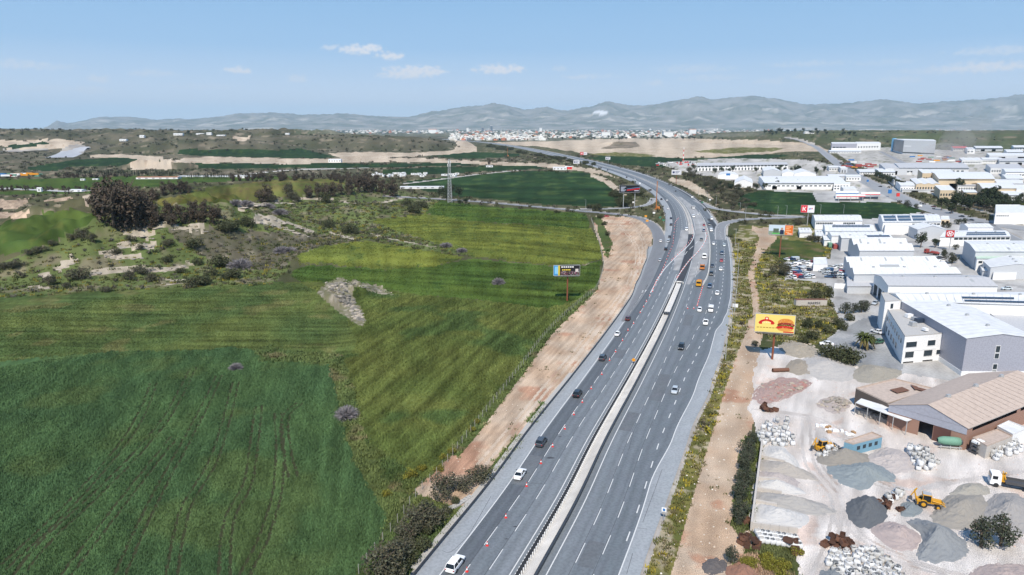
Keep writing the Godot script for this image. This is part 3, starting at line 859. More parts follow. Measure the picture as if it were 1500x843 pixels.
func make_road() -> void:
	var far := 4300.0
	var plate := PlaneMesh.new()
	plate.size = Vector2.ONE
	# outbound side
	var a := thing("road", Vector3.ZERO)
	tag(a, "outbound motorway carriageway beside the earth verge, traffic seen from behind", "", "", "structure")
	var light := Color(.275, .292, .308)
	put("hard_shoulder", sheet(0, far, AL, [[0, -11.0]], RY, [[0, light], [.3, light * 0.97], [.55, light * 1.02], [.8, light], [1.0, light * 0.95]]), M.asphalt, a)
	put("lane_surface", sheet(0, far, [[0, -11.0]], [[0, -7.45]], RY, lane_tones(Color(.080, .090, .102))), M.asphalt, a)
	put("lane_surface", sheet(0, far, [[0, -7.45]], [[0, -3.75]], RY, lane_tones(Color(.118, .132, .146))), M.asphalt, a)
	put("lane_surface", sheet(0, far, [[0, -3.75]], [[0, 1.0]], RY, lane_tones(Color(.138, .152, .166))), M.asphalt, a)
	line_along(a, 0, 262, [[0, -11.0], [190, -11.5], [262, -11.2]], 0.22)
	line_along(a, 440, far, [[0, -11.2]], 0.22)
	line_along(a, 0, 290, [[0, 0.0]], 0.22)
	line_along(a, 470, far, [[0, 0.0]], 0.22)
	dashes(a, 3, 330, [[0, -7.4]], 6.2, 6.0, 0.16, plate)
	dashes(a, 9, 330, [[0, -3.75]], 6.2, 6.0, 0.16, plate)
	dashes(a, 440, 1000, [[0, -7.4]], 6.2, 6.0, 0.16, plate)
	dashes(a, 440, 1000, [[0, -3.75]], 6.2, 6.0, 0.16, plate)
	for o in [-7.5, -3.85]: line_along(a, 0, 600, [[0, o - .12]], 0.07, "tar_seam", M.tar)
	# inbound side
	var b := thing("road", Vector3.ZERO)
	tag(b, "inbound motorway carriageway beside the flowering verge, traffic seen from the front", "", "", "structure")
	put("hard_shoulder", sheet(0, far, RE, AR, RY, [[0, light * .95], [.3, light], [.7, light * 1.04], [1.0, light]]), M.asphalt, b)
	put("lane_surface", sheet(0, far, [[0, 4.55]], [[0, 9.5]], RY, lane_tones(Color(.128, .142, .156))), M.asphalt, b)
	put("lane_surface", sheet(0, far, [[0, 9.5]], D2, RY, lane_tones(Color(.112, .126, .140))), M.asphalt, b)
	put("lane_surface", sheet(0, far, D2, RE, RY, lane_tones(Color(.106, .120, .134))), M.asphalt, b)
	line_along(b, 0, 330, [[0, 5.8]], 0.22)
	line_along(b, 450, far, [[0, 5.8]], 0.22)
	line_along(b, 0, far, RE, 0.22)
	dashes(b, 4, 330, [[0, 9.5]], 6.2, 6.0, 0.16, plate)
	dashes(b, 8, 470, D2, 6.2, 6.0, 0.16, plate)
	dashes(b, 476, 1000, D2, 6.2, 6.0, 0.16, plate)
	dashes(b, 450, 1000, [[0, 9.6]], 6.2, 6.0, 0.16, plate)
	dashes(b, 136, 470, D3, 3.2, 5.0, 0.24, plate)
	dashes(b, 50, 128, [[50, 16.4], [90, 16.6], [128, 17.1]], 3.2, 6.4, 0.24, plate)
	line_along(b, 0, 330, [[0, 9.32]], 0.07, "tar_seam", M.tar)
	var d2s := []
	for e in D2: d2s.append([e[0], e[1] - .2])
	line_along(b, 0, 600, d2s, 0.07, "tar_seam", M.tar)
	# median strip
	var c := thing("median_strip", Vector3.ZERO)
	tag(c, "pale concrete strip between the two motorway carriageways", "", "", "structure")
	var conc := Color(.58, .555, .52)
	var white := Color(.66, .65, .63)
	put("paving", sheet(0, 214, [[0, 1.0]], [[0, 4.55]], RY + 0.12, [[0, conc * .9], [.2, conc], [.5, conc * 1.05], [.8, conc], [1.0, conc * .92]], 0.22), M.concrete, c)
	put("paving", sheet(214, 268, [[0, 1.0]], [[0, 4.55]], RY + 0.12, [[0, white * .8], [.15, white], [.85, white], [1.0, white * .8]], 0.08), M.concrete, c)
	put("paving", sheet(430, far, [[0, 1.0]], [[0, 4.55]], RY + 0.12, [[0, conc * .8], [.5, conc * .85], [1.0, conc * .8]], 0.15), M.concrete, c)
	for k in [[0, 268, 1.0], [0, 268, 4.55], [430, 2500, 1.0], [430, 2500, 4.55]]:
		var s := st()
		s.set_smooth_group(-1)
		var ss := stations(k[0], k[1])
		for j in ss.size() - 1:
			var p := rp(ss[j], k[2]); var q := rp(ss[j + 1], k[2])
			quad(s, p, q, q + Vector3(0, .12, 0), p + Vector3(0, .12, 0))
		put("kerb", fin(s), M.concrete_plain, c)
	# opening cut through the median, fresh asphalt
	var fresh := Color(.035, .037, .043)
	put("fresh_asphalt", sheet(268, 430, [[268, 1.0], [330, 0.9], [430, 1.0]], [[268, 4.55], [330, 5.4], [380, 5.6], [430, 4.55]], RY + 0.004, [[0, fresh], [.5, fresh * 1.15], [1, fresh]], 0.15), M.asphalt, c)
	put("fresh_asphalt", sheet(462, 520, [[462, 19.2], [520, 17.4]], [[462, 22.6], [520, 20.6]], RY + 0.004, [[0, fresh], [.5, fresh * 1.2], [1, fresh]], 0.15), M.asphalt, c)
	put("fresh_asphalt", sheet(690, 790, [[690, 18.6]], [[690, 21.0]], RY + 0.004, [[0, fresh * 1.5], [1, fresh * 1.5]], 0.15), M.asphalt, c)
	put("worn_concrete", sheet(300, 450, [[300, -2.6], [360, -5.2], [450, -4.6]], [[300, 0.6], [450, 0.9]], RY + 0.004, [[0, Color(.26, .26, .265)], [.5, Color(.32, .315, .31)], [1, Color(.28, .28, .28)]], 0.35), M.asphalt, c)
	put("worn_concrete", sheet(268, 700, [[268, 6.2], [330, 6.0], [430, 5.6], [700, 6.0]], [[268, 8.0], [330, 14.5], [430, 15.0], [560, 13.0], [700, 10.0]], RY + 0.004, [[0, Color(.25, .25, .255)], [.5, Color(.31, .31, .31)], [1, Color(.27, .27, .275)]], 0.3), M.asphalt, c)
	# temporary lines swung across the opening
	for l in [[[953, 430], [969, 401], [988.7, 378.7], [1004, 365], [1013.5, 354], [1017, 343.5], [1014.8, 331.7]], [[980, 432], [991, 410], [999, 397], [1011, 381], [1021, 371], [1030.5, 358], [1034.4, 347], [1031, 334]]]:
		put("temporary_line", ribbon(smooth_px(l, 4.0), 0.5, RY + 0.013), M.paint, c)
	for l in [[1003, 374, 1007, 369], [1010, 366, 1016, 361], [1019, 358, 1022, 354]]:
		put("temporary_line", ribbon([P(l[0], l[1]), P(l[2], l[3])], 0.3, RY + 0.013), M.paint, c)
	# cracks filled with tar
	for l in [[[647.7, 808.6], [660, 810.5], [680.5, 792], [691.5, 777], [719.6, 728]], [[694.6, 736], [713, 735.5]], [[776, 709.5], [797.8, 710.5]], [[840, 612.6], [858.8, 614]], [[921, 661], [933.8, 623.5], [957, 625]], [[941.6, 767], [960, 717], [970, 689]], [[930.7, 775], [948, 776.7]], [[1010, 486], [1038, 487]], [[918, 843], [927, 812]], [[952, 556], [975, 557]], [[1016, 539], [1030, 540]], [[900, 560], [921, 561]]]:
		put("tar_crack", ribbon(smooth_px(l, 3.0), 0.07, RY + 0.006), M.tar, a)
	for l in [[806, 671, 1.6], [755, 772, .8], [742, 790, .6], [820, 640, .7]]:
		var sp_ := st()
		sp_.set_smooth_group(-1)
		for k in 9:
			var t0 := TAU * k / 9.0; var t1 := TAU * (k + 1) / 9.0
			tri(sp_, Vector3.ZERO, Vector3(cos(t0) * (.6 + .3 * sin(k * 2.1)), 0, sin(t0) * .3), Vector3(cos(t1) * (.6 + .3 * sin((k + 1) * 2.1)), 0, sin(t1) * .3))
		put("tar_patch", fin(sp_), M.tar, a, P(l[0], l[1], RY + .006)).scale = Vector3(l[2], 1, l[2])
	# repaired rectangles of newer asphalt
	for e in [[62.0, -9.2, 3.2, 14.0], [118.0, 11.4, 3.3, 22.0], [150.0, -5.6, 3.2, 9.0], [96.0, 7.6, 3.0, 12.0], [196.0, 12.0, 3.2, 16.0], [40.0, 11.4, 3.0, 8.0]]:
		var sp_ := sheet(e[0], e[0] + e[3], [[0, e[1] - e[2] * .5]], [[0, e[1] + e[2] * .5]], RY + .003, [[0, Color(.115, .125, .137)], [.5, Color(.122, .132, .144)], [1, Color(.115, .125, .137)]], .12)
		put("asphalt_repair", sp_, M.asphalt, a if e[1] < 1.0 else b)
	# side roads
	for l in slips:
		if l[2] < 1.0: continue
		var pts := smooth_px(l[1], 5.0)
		var o := thing(l[0], Vector3.ZERO)
		tag(o, l[3], "", "", "structure")
		var s := st()
		s.set_smooth_group(0)
		var w := []
		for k in pts.size():
			var d: Vector3 = pts[mini(k + 1, pts.size() - 1)] - pts[maxi(k - 1, 0)]
			d.y = 0
			w.append(Vector3(-d.z, 0, d.x).normalized())
		var nn := 5
		for k in pts.size():
			for j in nn:
				var f := (float(j) / (nn - 1) - 0.5) * float(l[2]) * (1.0 if l[1][-1][1] != 472 or k < pts.size() * .8 else lerpf(1.0, .12, (k - pts.size() * .8) / (pts.size() * .2)))
				var base: Color = l[4]
				base *= (1.12 if j == 0 or j == nn - 1 else 1.0) * (1.0 + 0.1 * n2.get_noise_2d(pts[k].x * 0.1 + f, pts[k].z * 0.1))
				s.set_color(Color(base.r, base.g, base.b))
				s.add_vertex(pts[k] + w[k] * f + Vector3(0, 0.188, 0))
		for k in pts.size() - 1:
			for j in nn - 1:
				var e := k * nn + j
				for i in [e, e + nn, e + nn + 1, e, e + nn + 1, e + 1]: s.add_index(i)
		s.generate_normals()
		put("surface", s.commit(), M.asphalt, o)
		if l[0] in ["slip_road", "street"] and l[2] < 18.0 and l[2] > 5.0:
			var spots := [-0.5 * l[2] + 0.7, 0.5 * l[2] - 0.7]
			for off in spots:
				var q := []
				for k in (pts.size() if l[1][-1][1] != 472 else int(pts.size() * .72)): q.append(pts[k] + w[k] * off)
				put("edge_line", ribbon(q, 0.22, 0.196), M.paint, o)
	# broad light apron where the slip roads join
	put("gore", sheet(372, 470, [[372, -15.3], [420, -13.5], [470, -13.0]], [[372, -11.3], [470, -11.3]], RY + 0.004, [[0, light], [1, light]], 0.05), M.asphalt, a)
# ---------------------------------------------------------------- plants
func crown(seed_: int, lobes: Array, leaves: int, leaf: float, base: Color, vary := 0.35, squash := 1.0) -> ArrayMesh:
	var g := RandomNumberGenerator.new()
	g.seed = seed_
	var s := st()
	s.set_smooth_group(-1)
	var total := 0.0
	for l in lobes: total += l[1] * l[1]
	for l in lobes:
		var c: Vector3 = l[0]
		var r: float = l[1]
		for k in int(leaves * r * r / total):
			var d := Vector3(g.randfn(), g.randfn(), g.randfn()).normalized()
			var p := c + d * Vector3(1, squash, 1) * r * (1.0 - 0.45 * g.randf() * g.randf())
			p += Vector3(g.randfn(), g.randfn(), g.randfn()) * r * 0.07
			var nn := (d + Vector3(g.randfn(), g.randfn() + 0.4, g.randfn()) * 0.7).normalized()
			var x := nn.cross(Vector3(g.randfn(), g.randfn(), g.randfn())).normalized()
			var y := nn.cross(x)
			var e := leaf * g.randf_range(0.6, 1.35)
			# each leaf its own pigment, drawn at random wherever it hangs
			var pigment := g.randf_range(1.0 - vary, 1.0 + vary)
			s.set_color(Color(base.r * pigment * g.randf_range(.9, 1.1), base.g * pigment, base.b * pigment * g.randf_range(.9, 1.1)))
			quad(s, p - x * e, p + y * e * 0.62, p + x * e, p - y * e * 0.62)
	return fin(s)

func twiggy(seed_: int, n: int, base: Color, thick := 0.02) -> ArrayMesh:      # leafless grey shrub of unit radius
	var g := RandomNumberGenerator.new()
	g.seed = seed_
	var s := st()
	s.set_smooth_group(-1)
	for k in n:
		var d := Vector3(g.randfn(), absf(g.randfn()) * 0.9 + 0.15, g.randfn()).normalized()
		var a := d * g.randf_range(0.05, 0.5)
		var b := (d + Vector3(g.randfn(), g.randfn(), g.randfn()) * 0.3).normalized() * g.randf_range(0.75, 1.05)
		b.y = maxf(b.y * 0.9, 0.02)
		var w := d.cross(Vector3(g.randfn(), g.randfn(), g.randfn())).normalized() * thick * g.randf_range(.6, 1.5)
		var bark_tint := g.randf_range(.7, 1.3)      # at random, twig by twig
		s.set_color(Color(base.r * bark_tint, base.g * bark_tint, base.b * bark_tint))
		quad(s, a - w, b - w * 0.5, b + w * 0.5, a + w)
	return fin(s)

func trunk_mesh(seed_: int, h: float, r: float, limbs: int, spread: float) -> ArrayMesh:
	var g := RandomNumberGenerator.new()
	g.seed = seed_
	var s := st()
	s.set_smooth_group(-1)
	var top := Vector3(g.randfn() * 0.06 * h, h * 0.55, g.randfn() * 0.06 * h)
	tube(s, Vector3(0, -0.3, 0), top, r, r * 0.65, 7, false)
	for k in limbs:
		var t := TAU * (k + g.randf() * 0.6) / limbs
		var b := top.lerp(Vector3.ZERO, g.randf_range(0.0, 0.45))
		var e := b + Vector3(cos(t) * spread, h * g.randf_range(0.25, 0.45), sin(t) * spread) * g.randf_range(.7, 1.0)
		tube(s, b, e, r * 0.45, r * 0.12, 5, false)
	return fin(s)

func lobes_of(seed_: int, n: int, spread: Vector3, r0: float, r1: float, lift: float) -> Array:
	var g := RandomNumberGenerator.new()
	g.seed = seed_
	var o := []
	for k in n:
		var d := Vector3(g.randfn(), g.randfn(), g.randfn()).normalized() * pow(g.randf(), 0.4)
		o.append([Vector3(d.x * spread.x, lift + d.y * spread.y, d.z * spread.z), g.randf_range(r0, r1)])
	return o

var kits := {}
func make_kits() -> void:
	# every kit: unit metres of a typical plant; [trunk, crown, trunk material, crown material]
	for v in 3:
		kits["eucalyptus_%d" % v] = [trunk_mesh(100 + v, 11.0, 0.32, 6, 2.6), crown(110 + v, lobes_of(120 + v, 22, Vector3(3.2, 4.9, 3.2), .8, 1.6, 4.6), 2000, 0.30, Color(.078, .063, .048), 0.4)]
		kits["olive_%d" % v] = [trunk_mesh(200 + v, 4.0, 0.2, 5, 1.1), crown(210 + v, lobes_of(220 + v, 14, Vector3(1.3, 1.55, 1.3), 0.45, 0.9, 2.05), 1700, 0.12, Color(.060, .068, .048), 0.35)]
		kits["bush_%d" % v] = [trunk_mesh(300 + v, 1.2, 0.06, 5, 0.5), crown(310 + v, lobes_of(320 + v, 8, Vector3(0.75, 0.38, 0.75), 0.32, 0.6, 0.62), 1100, 0.075, Color(.062, .068, .036), 0.4)]
		kits["dark_bush_%d" % v] = [trunk_mesh(350 + v, 1.4, 0.07, 6, 0.55), crown(360 + v, lobes_of(370 + v, 12, Vector3(0.85, 0.5, 0.85), 0.22, 0.48, 0.72), 1700, 0.055, Color(.080, .078, .052), 0.5)]
		kits["pine_%d" % v] = [trunk_mesh(400 + v, 7.0, 0.2, 5, 1.3), crown(410 + v, lobes_of(420 + v, 12, Vector3(1.9, 2.0, 1.9), 0.6, 1.2, 4.4), 650, 0.28, Color(.040, .052, .030), 0.4)]
		var cy := []
		for k in 9: cy.append([Vector3(0, 0.8 + k * 0.95, 0), 0.85 * sin(PI * (0.14 + 0.8 * k / 9.0))])
		kits["cypress_%d" % v] = [trunk_mesh(450 + v, 2.0, 0.16, 2, 0.2), crown(460 + v, cy, 320, 0.26, Color(.030, .040, .026), 0.35)]
		kits["grey_shrub_%d" % v] = [trunk_mesh(480 + v, 0.8, 0.05, 5, 0.4), twiggy(490 + v, 700, Color(.21, .195, .205), 0.022)]
		kits["flower_bush_%d" % v] = [trunk_mesh(500 + v, 1.0, 0.05, 4, 0.4), crown(510 + v, lobes_of(520 + v, 8, Vector3(0.8, 0.32, 0.8), 0.3, 0.5, 0.5), 700, 0.08, Color(.16, .15, .028), 0.6)]

func plant(called: String, kit: String, at: Vector3, size: Vector3, turn: float, label: String, category: String, group: String) -> Node3D:
	var o := thing(called, at - Vector3(0, 0.08, 0), turn, label, category, group)
	var k: Array = kits[kit]
	var a := put("trunk" if category == "tree" else "stem", k[0], M.bark, o)
	var b := put("crown" if category == "tree" else "foliage", k[1], M.leaf, o)
	a.scale = size
	b.scale = size
	return o

# plants by photo spot: [px, py (foot), height in photo pixels, width factor]
func plants(called: String, kit: String, unit: float, list: Array, label: String, category: String, group: String, n_var := 3) -> void:
	var mean := 0.0
	for e in list: mean += e[2] / px_per_m(T(e[0], e[1])) / list.size()
	for e in list:
		var p := T(e[0], e[1])
		var h: float = e[2] / px_per_m(p) / unit
		var w: float = h * (e[3] if e.size() > 3 else 1.0)
		plant(called, kit + "_%d" % (rng.randi() % n_var), p, Vector3(w, h, w), rng.randf() * TAU, ("taller " if h * unit > mean * 1.12 else "smaller " if h * unit < mean * .88 else "") + ("broad " if e.size() > 3 and e[3] > 1.35 else "slender " if e.size() > 3 and e[3] < .75 else "") + label, category, group)

# stuff: a multimesh of `mesh` over ground classes
func scatter(called: String, mesh: Mesh, m: Material, on: Array, r0: float, r1: float, spacing: float, grow: float, size: Vector2, cols: Array, label: String, category: String, keep := 1.0, clump := 0.0, clump_f := 0.05, avoid_wheel := false, a0 := -46.0, a1 := 46.0) -> int:
	var ids := PackedByteArray()
	ids.resize(classes.size())
	for k in classes.size():
		if classes[k].called in on: ids[k] = 1
	var g := RandomNumberGenerator.new()
	g.seed = hash(called) + int(r0)
	var buf := PackedFloat32Array()
	var n := 0
	var r := r0
	var nr := rows.size()
	while r < r1:
		var d := spacing * (1.0 + grow * (r - r0) / r0)
		var t := deg_to_rad(a0) + g.randf() * d / r
		var ri := rows.bsearch(r)
		while t < deg_to_rad(a1):
			t += d / r
			var ci := int((t - A0) / DA + 0.5)
			if ci < 0 or ci >= NC or ri >= nr: continue
			if ids[cls[ri * NC + ci]] == 0: continue
			if avoid_wheel and wheel[ri * NC + ci] == 1: continue
			if keep < 1.0 and g.randf() > keep: continue
			var rr := r + g.randf_range(-0.5, 0.5) * d
			var tt := t + g.randf_range(-0.5, 0.5) * d / r
			var x := sin(tt) * rr
			var z := -cos(tt) * rr
			if clump != 0.0 and n3.get_noise_2d(x * clump_f + 40.0, z * clump_f) < clump: continue
			var e := g.randf_range(size.x, size.y) * (d / spacing if grow > 0.0 else 1.0)
			var hh := e * g.randf_range(.75, 1.2) / ((1.0 + 0.5 * (d / spacing - 1.0)) if grow > 0.0 else 1.0)
			var q := g.randf() * TAU
			var y := th(x, z) - 0.02
			buf.append_array([cos(q) * e, 0.0, sin(q) * e, x, 0.0, hh, 0.0, y, -sin(q) * e, 0.0, cos(q) * e, z])
			var c: Color = ground_color(cls[ri * NC + ci], x, z, r) if cols.is_empty() else cols[g.randi() % cols.size()]
			var v := g.randf_range(.82, 1.18) * (1.12 if cols.is_empty() else 1.0)
			buf.append_array([c.r * v, c.g * v, c.b * v, 1.0])
			n += 1
		r += d
	if n == 0: return 0
	var mm := MultiMesh.new()
	mm.transform_format = MultiMesh.TRANSFORM_3D
	mm.use_colors = true
	mm.mesh = mesh
	mm.instance_count = n
	mm.buffer = buf
	var o := MultiMeshInstance3D.new()
	o.name = numbered(called)
	o.multimesh = mm
	o.material_override = m
	add_child(o)
	tag(o, label, category, "", "stuff")
	return n

func tuft(seed_: int, blades: int, spread: float, h: float, w: float, lean := 0.35) -> ArrayMesh:
	var g := RandomNumberGenerator.new()
	g.seed = seed_
	var s := st()
	s.set_smooth_group(-1)
	for k in blades:
		var a := Vector3(g.randf_range(-1, 1) * spread, 0, g.randf_range(-1, 1) * spread)
		var t := g.randf() * TAU
		var d := Vector3(cos(t), 0, sin(t))
		var x := Vector3(-sin(t), 0, cos(t)) * w * g.randf_range(.6, 1.3)
		var hh := h * g.randf_range(.6, 1.15)
		var c := g.randf_range(.8, 1.2)
		s.set_color(Color(c, c, c))
		tri(s, a - x, a + d * lean * hh + Vector3(0, hh, 0), a + x)
	return fin(s)

func blob(seed_: int, n: int, leaf: float) -> ArrayMesh:
	return crown(seed_, lobes_of(seed_ + 1, 5, Vector3(0.6, 0.3, 0.6), 0.3, 0.55, 0.45), n, leaf, Color(1, 1, 1), 0.3)

func make_plants() -> void:
	make_kits()
	# ---- crops: real blades, uncountable
	var crop := tuft(1, 12, 0.30, 0.34, 0.055, 0.5)
	scatter("crop_stand", crop, M.leaf, ["near_field"], 84, 260, 0.38, 0.35, Vector2(.8, 1.2), [], "dark green young crop standing in the field by the wheel tracks", "crop", 1.0, 0.0, 0.05, true)
	scatter("crop_stand", crop, M.leaf, ["slope_field"], 110, 330, 0.58, 0.5, Vector2(.9, 1.3), [], "olive green cereal on the slope beside the wire fence", "crop", .85)
	scatter("crop_stand", crop, M.leaf, ["strip_field"], 190, 345, 0.75, 0.5, Vector2(.9, 1.3), [], "banded olive cereal in the strip below the rocky hill", "crop", .8)
	scatter("crop_stand", crop, M.leaf, ["crescent_field", "meadow_field", "terrace_field", "upper_field"], 270, 680, 1.2, 1.0, Vector2(1.2, 1.8), [], "green cereal on the rolling fields beyond the rock heap", "crop", 0.6)
	# ---- rough grass and herbs
	var herb := tuft(2, 14, 0.45, 0.5, 0.10, 0.5)
	scatter("rough_grass", herb, M.leaf, ["grass_margin", "meadow_patch", "hedge_strip"], 84, 420, 0.6, 0.8, Vector2(.6, 1.1), [], "rough green grass along field edges and ditch", "grass", 0.8)
	scatter("verge_herbs", herb, M.leaf, ["flower_verge"], 84, 480, 0.66, 0.7, Vector2(.5, 1.15), [Color(.17, .15, .045), Color(.115, .12, .036), Color(.085, .095, .032), Color(.30, .24, .028), Color(.13, .11, .055), Color(.10, .10, .035), Color(.16, .135, .07)], "yellow flowering herbs on the verge along the motorway", "herbs", 0.62)
	var scrubb := blob(40, 46, 0.20)
	scatter("verge_scrub", scrubb, M.leaf, ["flower_verge"], 84, 500, 2.2, 0.5, Vector2(.5, 1.5), [Color(.060, .064, .030), Color(.085, .085, .036), Color(.075, .066, .045), Color(.22, .19, .03)], "low dark scrub on the flowering verge", "scrub", 0.35, 0.15, 0.05)
	scatter("hill_scrub", scrubb, M.leaf, ["rocky_hill", "grey_slope"], 250, 800, 4.2, 0.35, Vector2(.6, 2.0), [Color(.080, .082, .050), Color(.095, .088, .066), Color(.070, .078, .040), Color(.13, .12, .10), Color(.080, .098, .038)], "low grey green scrub over the rocky hill", "scrub", 0.6, 0.0, 0.03)
	scatter("hill_herbs", herb, M.leaf, ["rocky_hill", "grey_slope"], 250, 700, 2.4, 0.6, Vector2(1.0, 2.2), [Color(.085, .098, .032), Color(.11, .10, .05), Color(.065, .085, .026), Color(.19, .165, .03)], "short green herbs between the rocks", "grass", 0.8)
	scatter("far_scrub", scrubb, M.leaf, ["hill", "plateau"], 1700, 3800, 34.0, 0.25, Vector2(2.6, 7.5), [Color(.050, .052, .030), Color(.062, .060, .040), Color(.045, .050, .026)], "dark shrubs dotting the far hills", "scrub", 0.75, -0.15, 0.002)
	scatter("heath_scrub", scrubb, M.leaf, ["heath", "ground", "roadside_scrub", "scrub_copse"], 560, 1800, 11.0, 0.6, Vector2(1.4, 3.6), [Color(.060, .058, .034), Color(.075, .066, .052), Color(.052, .058, .028)], "scattered low shrubs on the open heath", "scrub", 0.7, 0.0, 0.012)
	# ---- trees and bushes one can tell apart
	var E := []
	for e in [[148, 318, 50], [166, 332, 74], [183, 334, 70], [200, 332, 60], [172, 300, 40], [215, 322, 46], [190, 312, 52], [160, 312, 44], [146, 300, 34], [208, 306, 34], [176, 322, 70], [194, 324, 50], [184, 300, 40], [206, 318, 40]]: E.append(e)
	plants("eucalyptus_tree", "eucalyptus", 10.5, E, "dark brownish tree in the tall clump on the rocky hill", "tree", "dark trees clumped on the rocky hill")
	E = []
	for e in [[240, 287, 22], [252, 286, 24], [264, 284, 24], [274, 283, 18], [228, 294, 20], [222, 290, 16]]: E.append(e)
	plants("eucalyptus_tree", "eucalyptus", 10.5, E, "brownish tree beside the pale knoll field", "tree", "trees beside the knoll field")
	plants("eucalyptus_tree", "eucalyptus", 10.5, [[388, 296, 30, 1.25]], "lone round dark tree at the lower edge of knoll field", "tree", "")
	plants("dark_bush", "dark_bush", 1.4, [[400, 297, 14], [428, 293, 14], [420, 290, 20, .8], [436, 296, 11]], "dark bush among pale boulders near the lone round tree", "bush", "bushes by the lone round tree")
	E = []
	for e in [[452, 290, 22], [466, 289, 22], [476, 291, 26, .8], [488, 288, 22], [500, 286, 20], [480, 284, 18], [512, 285, 24], [526, 282, 30], [540, 282, 32], [552, 281, 26], [522, 274, 18], [536, 272, 22], [512, 272, 16], [500, 268, 14], [562, 284, 22], [576, 288, 26, 1.2]]: E.append(e)
	plants("eucalyptus_tree", "eucalyptus", 10.5, E, "dark tree in the grove at the end of knoll field", "tree", "grove at the end of the knoll field")
	E = []
	for e in [[246, 318, 28], [252, 330, 26], [270, 328, 26], [282, 324, 30], [296, 326, 28], [312, 328, 32], [318, 320, 24], [300, 312, 22], [262, 315, 18], [286, 311, 20], [228, 330, 30], [218, 334, 26], [238, 326, 22]]: E.append(e)
	plants("hilltop_tree", "eucalyptus", 10.5, E, "dark bushy tree in the row on the hilltop", "tree", "bushy trees along the hilltop")
	E = []
	for e in [[660, 289, 20, 1.1], [672, 290, 16, 1.2], [650, 290, 16, 1.2], [644, 288, 12, 1.2], [682, 300, 10, 1.5], [674, 302, 9, 1.6]]: E.append(e)
	plants("pine_tree", "pine", 6.0, E, "dark round tree at the foot of the lattice mast", "tree", "trees at the lattice mast")
	E = []
	for e in [[106, 352, 12], [122, 350, 17], [134, 355, 13], [78, 360, 10], [115, 408, 18, 1.5], [205, 401, 14, 1.6], [190, 410, 12, 1.6], [70, 418, 14, 1.3], [170, 373, 11, 1.3], [205, 367, 8, 1.3], [247, 360, 12, 1.2], [192, 353, 10, 1.2], [218, 413, 11, 1.5], [95, 422, 8, 1.8], [155, 428, 9, 1.6], [45, 373, 10, 1.6], [60, 368, 9, 1.8], [18, 392, 12, 1.8], [6, 394, 12, 1.6]]: E.append(e)
	plants("dark_bush", "dark_bush", 1.4, E, "dark round bush between the terraces of the rocky hill", "bush", "bushes on the rocky hill terraces")
	E = []
	for e in [[283, 362, 14, 1.3], [323, 392, 20, 1.0], [285, 420, 14, 1.8], [300, 417, 12, 1.6], [338, 408, 15, 1.7], [310, 404, 10, 1.6], [245, 384, 9, 1.4], [290, 388, 9, 1.4], [265, 400, 8, 1.4], [484, 334, 12, 1.3], [508, 342, 15, 1.2], [520, 343, 7, 1.4], [362, 332, 15, 1.2], [340, 334, 12, 1.6], [325, 338, 13, 1.6], [478, 298, 17, .7], [606, 312, 13, 1.4], [617, 305, 11, 1.4], [596, 302, 10, 1.4]]: E.append(e)
	plants("bush", "bush", 1.25, E, "olive green bush on the gentle side of the rocky hill", "bush", "olive bushes on the hillside")
	plants("grey_shrub", "grey_shrub", 1.0, [[345, 541, 11, 1.1]], "small leafless grey shrub alone at the top of near field", "shrub", "")
	plants("grey_shrub", "grey_shrub", 1.0, [[508, 611, 20, 1.0]], "leafless grey shrub at the edge between two fields", "shrub", "")
	plants("grey_shrub", "grey_shrub", 1.0, [[730, 416, 11, 1.0]], "small leafless grey shrub in the green field by the billboard", "shrub", "")
	plants("grey_shrub", "grey_shrub", 1.0, [[413, 370, 11, 1.3], [424, 369, 9, 1.3], [352, 393, 17, 1.2], [653, 362, 8, 1.4], [676, 369, 7, 1.4], [345, 300, 9, 1.3], [392, 305, 9, 1.4], [410, 314, 10, 1.3], [360, 300, 8, 1.6]], "leafless grey shrub on the scrubby side of the hill", "shrub", "grey shrubs on the hillside")
	E = []
	for e in [[566, 838, 54, 1.05], [600, 796, 30, 1.3], [612, 772, 42, 1.1], [636, 768, 30, 1.1], [652, 728, 36, 1.0], [680, 716, 22, 1.3], [704, 704, 27, 1.1], [590, 812, 26, 1.2]]: E.append(e)
	plants("roadside_bush", "dark_bush", 1.4, E, "large dark bush in the ditch beside the outbound guardrail", "bush", "large bushes beside the guardrail")
	E = []
	for e in [[628, 782, 16], [620, 806, 22], [600, 826, 20], [640, 760, 15], [585, 843, 22], [654, 752, 12], [668, 738, 12]]: E.append(e)
	plants("green_bush", "bush", 1.25, E, "leafy green bush low in the roadside ditch", "bush", "green bushes in the ditch")
	E = []
	for e in [[600, 700, 12], [618, 690, 9], [566, 726, 9], [652, 672, 8], [660, 664, 8], [690, 632, 7], [700, 620, 7], [642, 690, 9]]: E.append(e)
	plants("flower_bush", "flower_bush", 1.0, E, "yellow flowering bush along the wire fence", "bush", "yellow bushes along the wire fence")
	E = []
	for k in 15: E.append([rng.randf_range(1086, 1166), rng.randf_range(812, 850), rng.randf_range(6, 11), 1.3])
	plants("flower_bush", "flower_bush", 1.0, E, "yellow flowering bush on the red earth bank below the bags", "bush", "yellow bushes on the earth bank")
	# right verge and yard
	E = []
	for e in [[1094, 668, 30], [1092, 690, 32], [1090, 712, 32], [1086, 734, 34], [1084, 756, 34], [1082, 768, 26], [1100, 652, 24], [1098, 676, 24]]: E.append(e)
	plants("hedge_tree", "olive", 4.0, E, "grey green olive in the hedge along the bay wall", "tree", "olives in the hedge along the bay wall")
	plants("olive_tree", "olive", 4.0, [[1438, 802, 50, .95], [1466, 800, 54, .95]], "leafy olive tree standing alone among the gravel heaps", "tree", "olive pair among gravel heaps")
